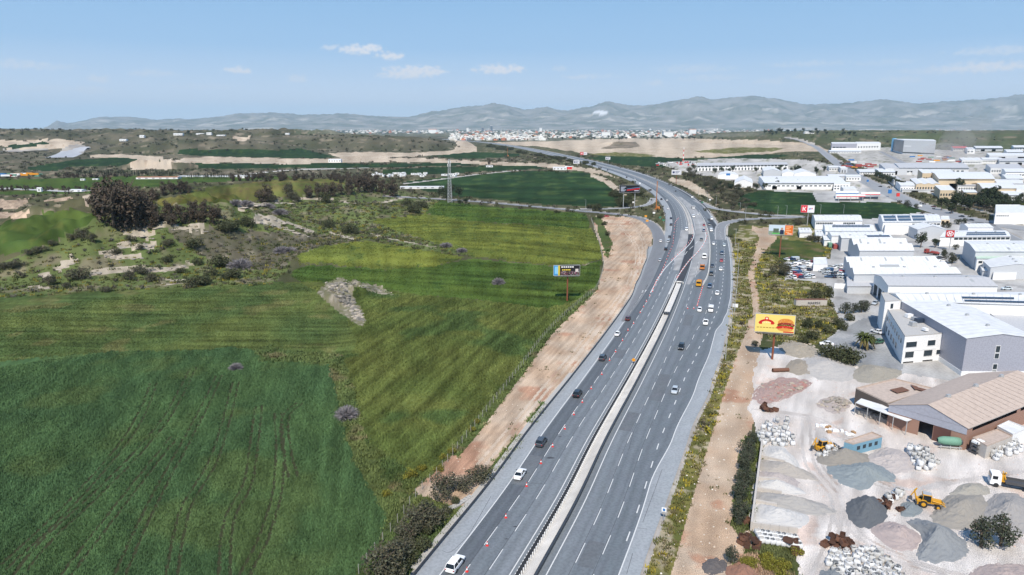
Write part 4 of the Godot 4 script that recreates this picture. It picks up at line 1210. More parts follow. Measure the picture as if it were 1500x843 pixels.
	plants("olive_bush", "olive", 4.0, [[1073, 826, 30, .9]], "single grey green bush beside the red earth", "bush", "")
	E = []
	for e in [[1216, 527, 22, 1.1], [1230, 530, 24, 1.1], [1246, 534, 24, 1.1]]: E.append(e)
	plants("hedge_bush", "bush", 1.25, E, "rounded olive hedge bush below the car park", "bush", "hedge bushes below the car park")
	E = []
	for e in [[1237, 460, 20], [1250, 459, 17], [1262, 458, 20], [1268, 456, 18]]: E.append(e)
	plants("car_park_tree", "olive", 4.0, E, "dark leafy tree at the head of the car park", "tree", "trees at the head of the car park")
	E = []
	for e in [[1190, 497, 15], [1180, 503, 12], [1200, 480, 11], [1212, 486, 11], [1228, 476, 12], [1236, 484, 12], [1245, 470, 12], [1184, 480, 14], [1150, 470, 10], [1196, 444, 22, .7], [1216, 436, 18, .6]]: E.append(e)
	plants("verge_bush", "bush", 1.25, E, "bush on the overgrown plot beside the car park", "bush", "bushes on the overgrown plot")
	E = []
	for e in [[1142, 402, 20, 1.1], [1150, 405, 15, 1.1], [1186, 352, 9, 1.4], [1200, 355, 9, 1.4], [1190, 326, 12], [1108, 508, 8, 1.5], [1168, 330, 12]]: E.append(e)
	plants("scrapyard_bush", "dark_bush", 1.4, E, "dark bush beside the scrapped cars and sheds", "bush", "dark bushes by the scrapyard")
	plants("round_tree", "pine", 6.0, [[1349, 363, 22, 1.1], [1370, 363, 14, 1.2]], "large round dark tree in the yard between sheds", "tree", "round trees between the sheds")
	E = []
	for e in [[1385, 380, 13], [1395, 386, 18, 1.1], [1382, 374, 11], [1400, 366, 10], [1390, 334, 9, 1.3], [1382, 333, 8, 1.3], [1404, 329, 10, 1.4], [1414, 328, 9, 1.3], [1330, 304, 12, 1.1], [1343, 306, 8, 1.3]]: E.append(e)
	plants("yard_tree", "olive", 4.0, E, "small tree among the sheds and parked vehicles", "tree", "small trees among the sheds")
	# copse and street trees on the far right
	E = []
	for k in 34: E.append([rng.randf_range(1376, 1500), rng.randf_range(296, 314), rng.randf_range(10, 20), rng.randf_range(.9, 1.2)])
	E.append_array([[1448, 304, 32, 1.0], [1456, 306, 28], [1406, 280, 18], [1440, 301, 20]])
	for k in 12: E.append([1283 + k * 3.5 + rng.randf_range(-1, 1), 262 + k * 1.35, rng.randf_range(9, 13), 0.9])
	plants("copse_tree", "pine", 6.0, E, "dark tree in the copse along the main street", "tree", "copse along the main street")
	E = []
	for k in 26:
		var t := rng.randf()
		E.append([lerpf(1004, 1098, t) + rng.randf_range(-8, 8), lerpf(258, 300, t) + rng.randf_range(-7, 4), rng.randf_range(5, 9), rng.randf_range(1.0, 1.5)])
	for k in 22: E.append([rng.randf_range(1052, 1110), rng.randf_range(272, 306), rng.randf_range(4, 7), 1.5])
	plants("scrub_tree", "dark_bush", 1.4, E, "dark scrubby tree on the bank beside the inbound slip road", "bush", "scrub bank beside the slip road")
	E = []
	for k in 24: E.append([rng.randf_range(1000, 1215), rng.randf_range(251, 256), rng.randf_range(6, 10)])
	for k in 16: E.append([rng.randf_range(1040, 1180), rng.randf_range(272, 281), rng.randf_range(7, 12), .9])
	plants("estate_tree", "pine", 6.0, E, "dark tree around the far white halls", "tree", "trees around the far halls")
	E = []
	for k in 14: E.append([rng.randf_range(895, 940), rng.randf_range(284, 303), rng.randf_range(6, 11), 1.2])
	for e in [[868, 306, 8, 1.8], [876, 307, 8, 1.6], [816, 312, 4, 2], [880, 320, 6, 1.4], [884, 330, 6, 1.2], [890, 345, 7, 1]]: E.append(e)
	plants("underpass_bush", "bush", 1.25, E, "green bush around the slip road and dark billboard", "bush", "bushes around the underpass")
	# cypress rows and tree belts far left
	E = []
	for k in 74: E.append([112 + k * 2.0 + rng.randf_range(-.8, .8), 257 + rng.randf_range(-.6, .8), rng.randf_range(6, 9.5), 1.0])
	for k in 30: E.append([275 + k * 2.2 + rng.randf_range(-1, 1), 262 + rng.randf_range(-1, 1), rng.randf_range(6, 10), 1.0])
	for e in [[434, 258, 15, 1], [402, 212, 5, 1], [1144, 231, 6, 1], [1163, 230, 7, 1], [1168, 230, 7, 1]]: E.append(e)
	plants("cypress_tree", "cypress", 9.2, E, "slim dark cypress in the windbreak by the far farms", "tree", "cypress windbreak")
	E = []
	for k in 60: E.append([rng.randf_range(330, 520), 262 + rng.randf_range(-3, 4), rng.randf_range(6, 11), 1.1])
	for k in 40: E.append([rng.randf_range(0, 130), 277 + rng.randf_range(-2, 3), rng.randf_range(3.5, 5.5), 1.3])
	for k in 24: E.append([rng.randf_range(70, 200), 259 + rng.randf_range(-1, 2), rng.randf_range(4, 7), 1.2])
	for e in [[312, 252, 7], [717, 240, 6], [716, 241, 5]]: E.append(e)
	plants("windbreak_tree", "eucalyptus", 10.5, E, "brownish green tree in the belt behind the fields", "tree", "tree belts behind the fields")
	E = []
	for k in 46:
		var t := rng.randf()
		E.append([lerpf(712, 872, t) + rng.randf_range(-4, 4), lerpf(214, 243, t) + rng.randf_range(-1, 2), rng.randf_range(2.5, 5), 1.5])
	plants("embankment_bush", "bush", 1.25, E, "dark bush on the far motorway embankment", "bush", "bushes on the far embankment")
	E = []
	for k in 40: E.append([rng.randf_range(780, 1060), rng.randf_range(202, 206), rng.randf_range(2.5, 4.5), 1.5])
	for k in 24: E.append([rng.randf_range(1120, 1260), 196 + rng.randf_range(-3, 3), rng.randf_range(3, 7), 1.3])
	for e in [[1162, 190, 8], [1178, 190, 9], [1186, 190, 7], [1195, 190, 8], [276, 198, 7]]: E.append(e)
	plants("skyline_tree", "pine", 6.0, E, "small dark tree on the far skyline", "tree", "trees on the far skyline")
# ---------------------------------------------------------------- vehicles
# loft of box sections along the length; section: [z, half width, bottom, top, shoulder]
func loft(secs: Array) -> ArrayMesh:
	var s := st()
	s.set_smooth_group(-1)
	var rings := []
	for e in secs:
		var z: float = e[0]; var w: float = e[1]; var b: float = e[2]; var t: float = e[3]
		var sh: float = e[4] if e.size() > 4 else 0.12
		rings.append([Vector3(-w * .92, b, z), Vector3(-w, lerpf(b, t, .35), z), Vector3(-w, t - sh, z), Vector3(-w + sh, t, z), Vector3(w - sh, t, z), Vector3(w, t - sh, z), Vector3(w, lerpf(b, t, .35), z), Vector3(w * .92, b, z)])
	for k in rings.size() - 1:
		for j in 8:
			var i := (j + 1) % 8
			quad(s, rings[k][j], rings[k + 1][j], rings[k + 1][i], rings[k][i])
	for j in range(1, 7):
		tri(s, rings[0][0], rings[0][j], rings[0][j + 1])
		tri(s, rings[-1][0], rings[-1][j + 1], rings[-1][j])
	return fin(s)

func quad_mesh(a: Vector3, b: Vector3, c: Vector3, d: Vector3) -> ArrayMesh:
	var s := st()
	s.set_smooth_group(-1)
	quad(s, a, b, c, d)
	var n := (c - a).cross(d - b).normalized() * 0.012
	quad(s, a + n, b + n, c + n, d + n)
	return fin(s)

var paints := {}
func paint_of(c: Color) -> StandardMaterial3D:
	var k := c.to_html()
	if not paints.has(k):
		var m := mat(c.linear_to_srgb(), 0.35, 0.0)
		m.clearcoat_enabled = true
		m.clearcoat = 0.6
		m.clearcoat_roughness = 0.08
		paints[k] = m
	return paints[k]

# front points to -z; base at wheels' foot, centred
func make_car(kind: String) -> Node3D:
	var o := Node3D.new()
	var body: Array
	var cab: Array       # z base front, z top front, z top rear, z base rear, y base, y top, half base, half top
	var wheels := [-1.38, 1.35]
	var wr := 0.33
	match kind:
		"sedan":
			body = [[-2.28, .62, .32, .60], [-2.18, .80, .24, .74], [-1.2, .89, .22, .92], [-.6, .90, .22, .97], [1.2, .90, .22, .98], [1.55, .89, .24, 1.0], [2.15, .82, .28, .96], [2.28, .70, .36, .86]]
			cab = [-1.05, -.30, 1.0, 1.72, .95, 1.44, .84, .62]
		"hatchback":
			body = [[-2.0, .62, .32, .62], [-1.9, .80, .24, .78], [-1.05, .87, .22, .95], [-.5, .88, .22, 1.0], [1.5, .88, .22, 1.02], [1.9, .82, .26, .98], [2.0, .72, .34, .85]]
			cab = [-1.0, -.35, 1.45, 1.9, .98, 1.50, .83, .66]
			wheels = [-1.25, 1.25]
		"suv":
			body = [[-2.3, .68, .36, .78], [-2.2, .88, .30, .95], [-1.2, .94, .28, 1.08], [-.6, .95, .28, 1.14], [1.9, .95, .28, 1.16], [2.2, .90, .32, 1.12], [2.3, .78, .40, 1.0]]
			cab = [-1.15, -.45, 1.8, 2.2, 1.12, 1.76, .89, .72]
			wr = .38
		"pickup":
			body = [[-2.6, .70, .42, .85], [-2.5, .90, .36, 1.0], [-1.4, .94, .34, 1.12], [-.8, .95, .34, 1.16], [.85, .95, .34, 1.16], [.9, .94, .36, 1.12], [2.5, .93, .38, 1.12], [2.6, .90, .42, 1.08]]
			cab = [-1.25, -.60, .55, .85, 1.13, 1.78, .88, .70]
			wr = .39
			wheels = [-1.6, 1.6]
		"van":
			body = [[-2.7, .78, .40, 1.0], [-2.55, .96, .34, 1.2], [-2.0, 1.0, .32, 1.55], [-1.4, 1.0, .32, 2.1, .2], [2.5, 1.0, .32, 2.15, .2], [2.65, .98, .36, 2.1, .2]]
			cab = [-2.25, -1.55, -.75, -.7, 1.38, 1.98, 1.005, .93]
			wr = .37
			wheels = [-1.75, 1.7]
	put("body", loft(body), M.car_white, o)
	var zb := [cab[0], cab[1], cab[2], cab[3]]
	var yb: float = cab[4]; var yt: float = cab[5]; var wb: float = cab[6]; var wt: float = cab[7]
	# glasshouse faces
	put("windscreen", quad_mesh(Vector3(wb, yb, zb[0]), Vector3(wt, yt, zb[1]), Vector3(-wt, yt, zb[1]), Vector3(-wb, yb, zb[0])), M.car_glass, o)
	if kind != "van": put("rear_window", quad_mesh(Vector3(-wb, yb, zb[3]), Vector3(-wt, yt, zb[2]), Vector3(wt, yt, zb[2]), Vector3(wb, yb, zb[3])), M.car_glass, o)
	for sg in [-1.0, 1.0]:
		put("side_window", quad_mesh(Vector3(sg * wb, yb, zb[3]), Vector3(sg * wt, yt, zb[2]), Vector3(sg * wt, yt, zb[1]), Vector3(sg * wb, yb, zb[0])), M.car_glass, o)
	if kind != "van":
		var s := st()
		s.set_smooth_group(-1)
		boxy(s, Vector3(0, yt + .01, (zb[1] + zb[2]) * .5), Vector3(wt * 2.04, .07, zb[2] - zb[1] + .06), 0.0, 0.9)
		for sg in [-1.0, 1.0]:      # pillars
			for zz in [[zb[0], zb[1]], [(zb[0] + zb[3]) * .5, (zb[1] + zb[2]) * .5], [zb[3], zb[2]]]:
				tube(s, Vector3(sg * wb, yb, zz[0]), Vector3(sg * wt, yt, zz[1]), .05, .05, 4, false)
		put("roof", fin(s), M.car_white, o)
	if kind == "pickup":
		var s := st()
		s.set_smooth_group(-1)
		boxy(s, Vector3(0, 1.16, 1.68), Vector3(1.5, .06, 1.5))
		put("load_bed", fin(s), M.tyre, o)
	for z in wheels:
		for sg in [-1.0, 1.0]:
			var s := st()
			s.set_smooth_group(-1)
			tube(s, Vector3(sg * (body[3][1] - .2), wr, z), Vector3(sg * (body[3][1] + .02), wr, z), wr, wr, 10)
			var w := put("wheel", fin(s), M.tyre, o)
			s = st()
			s.set_smooth_group(-1)
			tube(s, Vector3(sg * (body[3][1] + .021), wr, z), Vector3(sg * (body[3][1] + .03), wr, z), wr * .6, wr * .55, 8)
			put("rim", fin(s), M.steel, w)
	var f: Array = body[1]
	var r: Array = body[-2]
	for sg in [-1.0, 1.0]:
		var s := st()
		s.set_smooth_group(-1)
		boxy(s, Vector3(sg * (f[1] - .2), lerpf(f[2], f[3], .7), f[0] - .04), Vector3(.32, .14, .12))
		put("headlight", fin(s), M.lamp_clear, o)
		s = st()
		s.set_smooth_group(-1)
		boxy(s, Vector3(sg * (r[1] - .14), lerpf(r[2], r[3], .72), r[0] + .06), Vector3(.24, .2, .12))
		put("tail_light", fin(s), M.lamp_red, o)
		s = st()
		s.set_smooth_group(-1)
		boxy(s, Vector3(sg * (wb + .16), yb + .1, zb[0] + .35), Vector3(.2, .14, .12))
		put("mirror", fin(s), M.tyre, o)
	return o

var garage := {}
func car(kind: String, c: Color, at: Vector3, turn: float, label: String, group: String) -> Node3D:
	if not garage.has(kind):
		garage[kind] = make_car(kind)
	var names := {"sedan": "sedan_car", "hatchback": "hatchback_car", "suv": "suv_car", "pickup": "pickup_truck", "van": "delivery_van"}
	var o: Node3D = garage[kind].duplicate()
	o.name = numbered(names[kind])
	add_child(o)
	o.position = at
	o.rotation.y = turn
	for k in o.get_children():
		if k.name in ["body", "roof"]: (k as MeshInstance3D).material_override = paint_of(c)
	tag(o, label, "van" if kind == "van" else "pickup" if kind == "pickup" else "car", group)
	return o

func tone_of(t: String) -> Color:
	return {"white": Color(.80, .80, .80), "black": Color(.012, .013, .016), "grey": Color(.05, .055, .065), "silver": Color(.42, .46, .50), "red": Color(.36, .03, .03), "maroon": Color(.08, .015, .015), "blue": Color(.02, .06, .14), "navy": Color(.012, .02, .04), "pale": Color(.55, .62, .66), "green": Color(.05, .14, .09), "yellow": Color(.6, .4, .05)}[t]

func make_cars() -> void:
	var out := [[667, 831, "suv", "white"], [762, 698, "sedan", "white"], [793, 651, "suv", "grey"], [846, 580, "suv", "black"], [883, 527, "suv", "grey"], [905, 491, "sedan", "white"], [920, 469, "hatchback", "maroon"], [967, 383, "hatchback", "silver"], [975.5, 366.5, "suv", "black"], [979, 355, "suv", "silver"], [968, 354.5, "hatchback", "white"], [981, 348, "sedan", "grey"], [983, 330.5, "suv", "grey"], [983, 321, "sedan", "navy"], [978.5, 306.5, "sedan", "white"], [977, 294.5, "hatchback", "white"], [969, 293, "suv", "black"], [953, 279.5, "sedan", "grey"], [937, 270, "van", "white"], [918, 260.5, "suv", "black"], [930, 263.5, "sedan", "white"], [890, 250, "suv", "grey"]]
	var said := {}
	for e in out:
		var q := so(P(e[0], e[1], RY))
		var sit := " driving away past the earth verge" if e[1] > 440 else " driving away near the slip road merge" if e[1] > 315 else " driving away on the far bend"
		if e[1] > 800: sit = " on the hard shoulder line beside the ditch bushes"
		var nm: String = {"sedan": "saloon car", "hatchback": "hatchback", "suv": "SUV", "van": "van"}[e[2]]
		car(e[2], tone_of(e[3]), rp(q.x, q.y, RY + 0.004), heading(q.x), "%s %s%s" % [_tone_word(e[3]), nm, sit], "vehicles on the outbound carriageway")
	var inn := [[998, 511, "suv", "black"], [988.5, 575, "hatchback", "silver"], [1033.9, 475, "pickup", "white"], [1041.5, 456, "van", "white"], [1025, 456, "hatchback", "white"], [1050.7, 431.5, "hatchback", "white"], [1039.7, 421.5, "suv", "blue"], [1042, 403, "suv", "black"], [1043.5, 391, "sedan", "navy"], [1055.9, 396, "hatchback", "white"], [1057, 383.5, "sedan", "red"], [1057.6, 372.5, "suv", "blue"], [1061, 360.5, "hatchback", "pale"], [1045.5, 358.5, "hatchback", "white"], [1042, 339, "van", "white"], [1039, 330, "suv", "navy"], [1031.4, 331, "sedan", "red"], [1031.3, 339.5, "suv", "blue"], [1027.5, 353, "suv", "grey"], [1016, 318.5, "van", "white"], [1022.5, 314.5, "sedan", "white"], [1042.5, 322, "van", "white"], [1005.8, 338, "van", "white"], [948, 258, "sedan", "white"], [990, 281, "sedan", "grey"]]
	for e in inn:
		var q := so(P(e[0], e[1], RY))
		var sit := " coming on towards the exit lane" if e[1] > 440 else " queueing beside the roadworks barrier" if e[1] > 345 else " approaching before the roadworks"
		if e[0] < 1007 and e[1] == 338: sit = " parked in the median opening of the roadworks"
		if e[0] == 1027.5: sit = " parked inside the coned works area"
		if e[0] == 988.5: sit = " alone in the inside lanes near the median"
		if e[0] == 998: sit = " passing the white end of the median"
		var nm: String = {"sedan": "saloon car", "hatchback": "hatchback", "suv": "SUV", "van": "van", "pickup": "pickup"}[e[2]]
		car(e[2], tone_of(e[3]), rp(q.x, q.y, RY + 0.004), heading(q.x) + PI, "%s %s%s" % [_tone_word(e[3]), nm, sit], "vehicles on the inbound carriageway")
	# parked here and there
	var park := [[1285, 488, "sedan", "white", 0.4, "white saloon car parked against the office wall"], [1286.5, 503, "hatchback", "green", 1.9, "dark green hatchback parked beside the palm tree"], [1211, 506, "sedan", "white", 1.3, "white car half hidden behind the hedge bushes"], [1282, 446, "hatchback", "silver", 2.4, "battered silver hatchback by the loading doors"], [888, 318, "pickup", "red", 1.5, "red pickup parked on the slip road by bare earth"], [1368, 303.5, "sedan", "maroon", 0.6, "maroon car on the main street of the estate"], [1394, 312.5, "hatchback", "silver", 0.7, "silver hatchback on the main street of the estate"], [1409, 318, "sedan", "navy", 0.7, "navy car on the main street by the copse"], [1423, 323.5, "sedan", "grey", 0.7, "grey car on the main street near the junction"], [1290, 274, "sedan", "black", 0.8, "black car on the main street by the petrol station"], [1381, 383, "sedan", "white", 1.4, "white car parked by the little yard tree"], [1376, 379, "sedan", "grey", 1.2, "grey car parked by the little yard tree"], [1475, 424.5, "sedan", "pale", 1.5, "pale car on the street behind the long grey roof"], [1346, 303.5, "van", "white", 1.2, "white van beside the solar shed"], [1384, 390, "pickup", "white", 1.4, "white pickup parked between white sheds"]]
	for e in park:
		var p := P(e[0], e[1], 0.17)
		car(e[2], tone_of(e[3]), p, e[4], e[5], "")
	# scrapped cars packed on the lot
	var kinds := ["sedan", "hatchback", "suv", "van", "hatchback", "sedan"]
	var tones := ["white", "silver", "navy", "white", "blue", "grey", "pale", "red", "white", "silver"]
	var k := 0
	for row in [[1150, 1166, 381.5, 4], [1168, 1180, 385, 3], [1182, 1204, 386, 5], [1152, 1172, 390, 5], [1154, 1186, 396, 8], [1156, 1184, 402, 7], [1160, 1190, 407.5, 7], [1186, 1208, 391, 4], [1204, 1214, 398, 3], [1208, 1240, 402, 7], [1212, 1242, 393, 6], [1212, 1240, 407, 5]]:
		for j in int(row[3]):
			var x := lerpf(row[0], row[1], (j + 0.5) / float(row[3]))
			var p := P(x + rng.randf_range(-.6, .6), row[2] + rng.randf_range(-.8, .8), 0.02)
			var kd: String = kinds[k % 6]
			var tn: String = tones[(k * 7 + k / 5) % 10]
			var nm: String = {"sedan": "saloon car", "hatchback": "hatchback", "suv": "SUV", "van": "van"}[kd]
			car(kd, tone_of(tn), p, [0.2, 1.7, 0.4, 1.4][k % 4] + rng.randf_range(-.25, .25), "%s %s packed among scrapped cars on the dusty lot" % [_tone_word(tn), nm], "scrapped cars on the lot")
			k += 1

func _tone_word(t: String) -> String:
	return {"white": "white", "black": "black", "grey": "dark grey", "silver": "silver", "red": "red", "maroon": "dark maroon", "blue": "dark blue", "navy": "navy", "pale": "pale blue grey", "green": "green", "yellow": "yellow"}[t]
# ---------------------------------------------------------------- roadside things
func rail_mesh(s0: float, s1: float, off: Callable, y0: float, y1: float, t := 0.10) -> ArrayMesh:
	var s := st()
	s.set_smooth_group(-1)
	var ss := stations(s0, s1)
	for k in ss.size() - 1:
		for f in [[-t, -t, y0, y1], [t, t, y0, y1], [-t, t, y1, y1]]:
			var a := rp(ss[k], off.call(ss[k]) + f[0], RY + f[2]); var b := rp(ss[k + 1], off.call(ss[k + 1]) + f[0], RY + f[2])
			var c := rp(ss[k + 1], off.call(ss[k + 1]) + f[1], RY + f[3]); var d := rp(ss[k], off.call(ss[k]) + f[1], RY + f[3])
			quad(s, a, b, c, d)
	return fin(s)

func guardrail(called: String, s0: float, s1: float, off: Callable, step: float, post: Mesh, pm: Material, rm: Material, label: String, y0 := 0.42, y1 := 0.76, most := 300, thick := 0.10) -> void:
	var o := thing(called, rp(s0, off.call(s0)), 0.0, label, "guardrail")
	var r := put("rail", rail_mesh(s0, s1, off, y0, y1, thick), rm, o)
	r.position = -o.position
	var s := s0
	var n := 0
	while s < s1 and n < most:
		var p := put("post", post, pm, o)
		p.position = rp(s, off.call(s)) - o.position
		p.rotation.y = heading(s)
		s += step
		n += 1

func cone_at(p: Vector3, proto: Array, label: String) -> void:
	var o := thing("traffic_cone", p, rng.randf() * TAU, label, "cone", "traffic cones in the roadworks")
	put("base", proto[0], M.cone_red, o)
	put("body", proto[1], M.cone_red, o)
	put("band", proto[2], M.cone_white, o)

func make_cones() -> void:
	var a := box_mesh(Vector3(.5, .06, .5))
	var s := st(); s.set_smooth_group(-1)
	tube(s, Vector3(0, .06, 0), Vector3(0, .95, 0), .20, .05, 8)
	var b := fin(s)
	s = st(); s.set_smooth_group(-1)
	tube(s, Vector3(0, .38, 0), Vector3(0, .68, 0), .157, .107, 8, false)
	var c := fin(s)
	var near := [[684, 838], [713.6, 800], [741, 759], [771.4, 713], [792.4, 679.5], [809.7, 655], [827.5, 629], [840.8, 608], [853, 590], [866, 570], [881.6, 549], [893, 528.5], [902, 516], [912, 499.5], [920, 484.5], [928.3, 474.3], [938, 458.5], [943, 450], [947, 442], [952, 433.8], [956, 427.5]]
	for e in near: cone_at(P(e[0], e[1], RY + .004), [a, b, c], "red and white cone in the long line closing the inner lanes")
	for l in [[[956, 427], [959, 419], [962, 412], [969, 400], [975, 386], [980, 372.5], [983, 366], [986, 357.5], [987, 346.5], [988, 337], [988.7, 328.5], [991, 324], [994, 320.6]]]:
		var pts := smooth_px(l, 3.6)
		for p in pts: cone_at(p + Vector3(0, RY + .004, 0), [a, b, c], "red and white cone beside the outbound lanes before the median opening")
	for l in [[[984, 382], [996, 371], [1006, 360], [1013, 351], [1015.5, 342], [1014, 331]], [[992, 408], [1002, 393], [1013, 379.5], [1023, 369.5], [1031, 358], [1036, 347], [1033, 336]]]:
		var pts := smooth_px(l, 3.6)
		for p in pts: cone_at(p + Vector3(0, RY + .016, 0), [a, b, c], "red and white cone along the curved white line across the median opening")
	for l in [[[1021.5, 449], [1024, 440], [1027, 430], [1029.5, 421], [1031, 414]]]:
		var pts := smooth_px(l, 2.4)
		for p in pts: cone_at(p + Vector3(0, RY + .004, 0), [a, b, c], "red and white cone at the tip of the works barrier")
	for e in [[1007.5, 452.5], [1016.5, 452.5]]: cone_at(P(e[0], e[1], RY + .004), [a, b, c], "lone red cone closing the lane ahead of the works trucks")

# ---- prints for billboards: small computed pictures
func disc(im: Image, cx: float, cy: float, rx: float, ry: float, c: Color, r0 := 0.0, a0 := -9.0, a1 := 9.0) -> void:
	for y in range(maxi(0, int(cy - ry)), mini(im.get_height(), int(cy + ry) + 1)):
		for x in range(maxi(0, int(cx - rx)), mini(im.get_width(), int(cx + rx) + 1)):
			var u := (x - cx) / rx
			var v := (y - cy) / ry
			var q := u * u + v * v
			if q <= 1.0 and q >= r0 * r0:
				var t := atan2(v, u)
				if t >= a0 and t <= a1: im.set_pixel(x, y, c)

func print_of(kind: String) -> StandardMaterial3D:
	var im := Image.create(192, 96, false, Image.FORMAT_RGB8)
	var g := RandomNumberGenerator.new()
	g.seed = hash(kind)
	match kind:
		"yellow":
			im.fill(Color(.95, .86, .48))
			disc(im, 55, 52, 40, 26, Color(.80, .08, .07), 0.62, -3.0, -0.1)
			im.fill_rect(Rect2i(20, 46, 14, 8), Color(.80, .08, .07)); im.fill_rect(Rect2i(77, 46, 14, 8), Color(.80, .08, .07))
			disc(im, 55, 22, 10, 9, Color(.85, .1, .08)); disc(im, 55, 22, 6, 5, Color(.96, .9, .8))
			for k in 5: im.fill_rect(Rect2i(34 + k * 9, 42, 6, 3), Color(.98, .93, .85))
			for k in 7: im.fill_rect(Rect2i(10 + k * 15, 70, 11, 4), Color(.62, .42, .12))
			disc(im, 148, 40, 38, 22, Color(.86, .55, .22)); disc(im, 150, 52, 42, 12, Color(.55, .12, .08)); disc(im, 148, 60, 40, 9, Color(.25, .42, .10)); disc(im, 146, 68, 42, 12, Color(.80, .12, .08)); disc(im, 148, 78, 36, 9, Color(.88, .62, .30))
			for k in 60: im.fill_rect(Rect2i(g.randi_range(118, 182), g.randi_range(22, 74), 3, 2), Color(.95, .8, .6) if k % 2 else Color(.6, .1, .1))
			im.fill_rect(Rect2i(140, 88, 50, 6), Color(.8, .1, .08))
		"show":
			im.fill(Color(.10, .09, .12))
			im.fill_rect(Rect2i(0, 0, 44, 96), Color(.25, .6, .85)); im.fill_rect(Rect2i(8, 10, 26, 70), Color(.55, .8, .95)); im.fill_rect(Rect2i(32, 0, 14, 96), Color(.85, .75, .25))
			for k in 6: im.fill_rect(Rect2i(56 + k * 16, 8, 11, 14), Color(.95, .95, .95))
			for k in 5: im.fill_rect(Rect2i(62 + k * 13, 36, 9, 13), Color(.95, .85, .3))
			for k in 140: im.fill_rect(Rect2i(g.randi_range(50, 186), g.randi_range(54, 92), 4, 4), [Color(.9, .9, .9), Color(.8, .3, .5), Color(.15, .12, .2), Color(.6, .5, .3)][k % 4])
			im.fill_rect(Rect2i(160, 34, 22, 30), Color(.85, .82, .8))
		"house":
			im.fill(Color(.80, .87, .92))
			im.fill_rect(Rect2i(0, 60, 130, 36), Color(.55, .62, .55)); im.fill_rect(Rect2i(36, 34, 44, 44), Color(.35, .42, .35)); im.fill_rect(Rect2i(28, 78, 70, 12), Color(.35, .75, .35))
			disc(im, 104, 36, 9, 12, Color(.75, .55, .42)); im.fill_rect(Rect2i(90, 48, 30, 44), Color(.10, .14, .28))
			im.fill_rect(Rect2i(128, 0, 64, 96), Color(.90, .45, .12))
			for k in 4: im.fill_rect(Rect2i(136, 12 + k * 18, 40 - (k % 2) * 12, 8), Color(.97, .75, .55))
			im.fill_rect(Rect2i(150, 82, 34, 7), Color(.98, .95, .9))
		"letter":
			im.fill(Color(.92, .92, .93))
			im.fill_rect(Rect2i(0, 0, 92, 96), Color(.86, .13, .20))
			im.fill_rect(Rect2i(22, 20, 12, 56), Color.WHITE)
			for k in 28:
				im.fill_rect(Rect2i(34 + k, 48 - k, 14, 2), Color.WHITE); im.fill_rect(Rect2i(34 + k, 46 + k, 14, 2), Color.WHITE)
			for k in 3: im.fill_rect(Rect2i(112 + k * 20, 40 - k * 3, 15, 16), [Color(.1, .3, .65), Color(.15, .35, .7), Color(.85, .15, .2)][k])
		"dark":
			im.fill(Color(.06, .07, .10))
			for k in 5: im.fill_rect(Rect2i(12, 20 + k * 13, 50 - (k % 3) * 12, 8), Color(.75, .78, .85))
			for k in 40: im.fill_rect(Rect2i(70 + k * 3, 58 - k / 2, 5, 18), Color(.75, .12, .16))
			for k in 40: im.fill_rect(Rect2i(70 + k * 3, 44 - k / 2, 5, 9), Color(.35, .45, .6))
			im.fill_rect(Rect2i(140, 70, 44, 10), Color(.8, .8, .85))
		"emblem":
			im.fill(Color(.80, .05, .10))
			disc(im, 96, 48, 78, 36, Color.WHITE, 0.80)
			for y in range(22, 75):
				var sl := int((48 - y) * 0.35)
				im.fill_rect(Rect2i(62 + sl, y, 18, 1), Color.WHITE); im.fill_rect(Rect2i(112 + sl, y, 18, 1), Color.WHITE)
			for y in range(42, 55): im.fill_rect(Rect2i(70, y, 52, 1), Color.WHITE)
		_:
			im.fill(Color(.86, .87, .89))
			im.fill_rect(Rect2i(20, 30, 40, 40), Color(.15, .2, .4))
			for k in 3: im.fill_rect(Rect2i(74, 26 + k * 18, 90 - k * 20, 9), Color(.3, .35, .5))
	im.generate_mipmaps()
	var m := StandardMaterial3D.new()
	m.albedo_texture = ImageTexture.create_from_image(im)
	m.albedo_color = Color(.9, .9, .9)
	m.roughness = 0.5
	return m

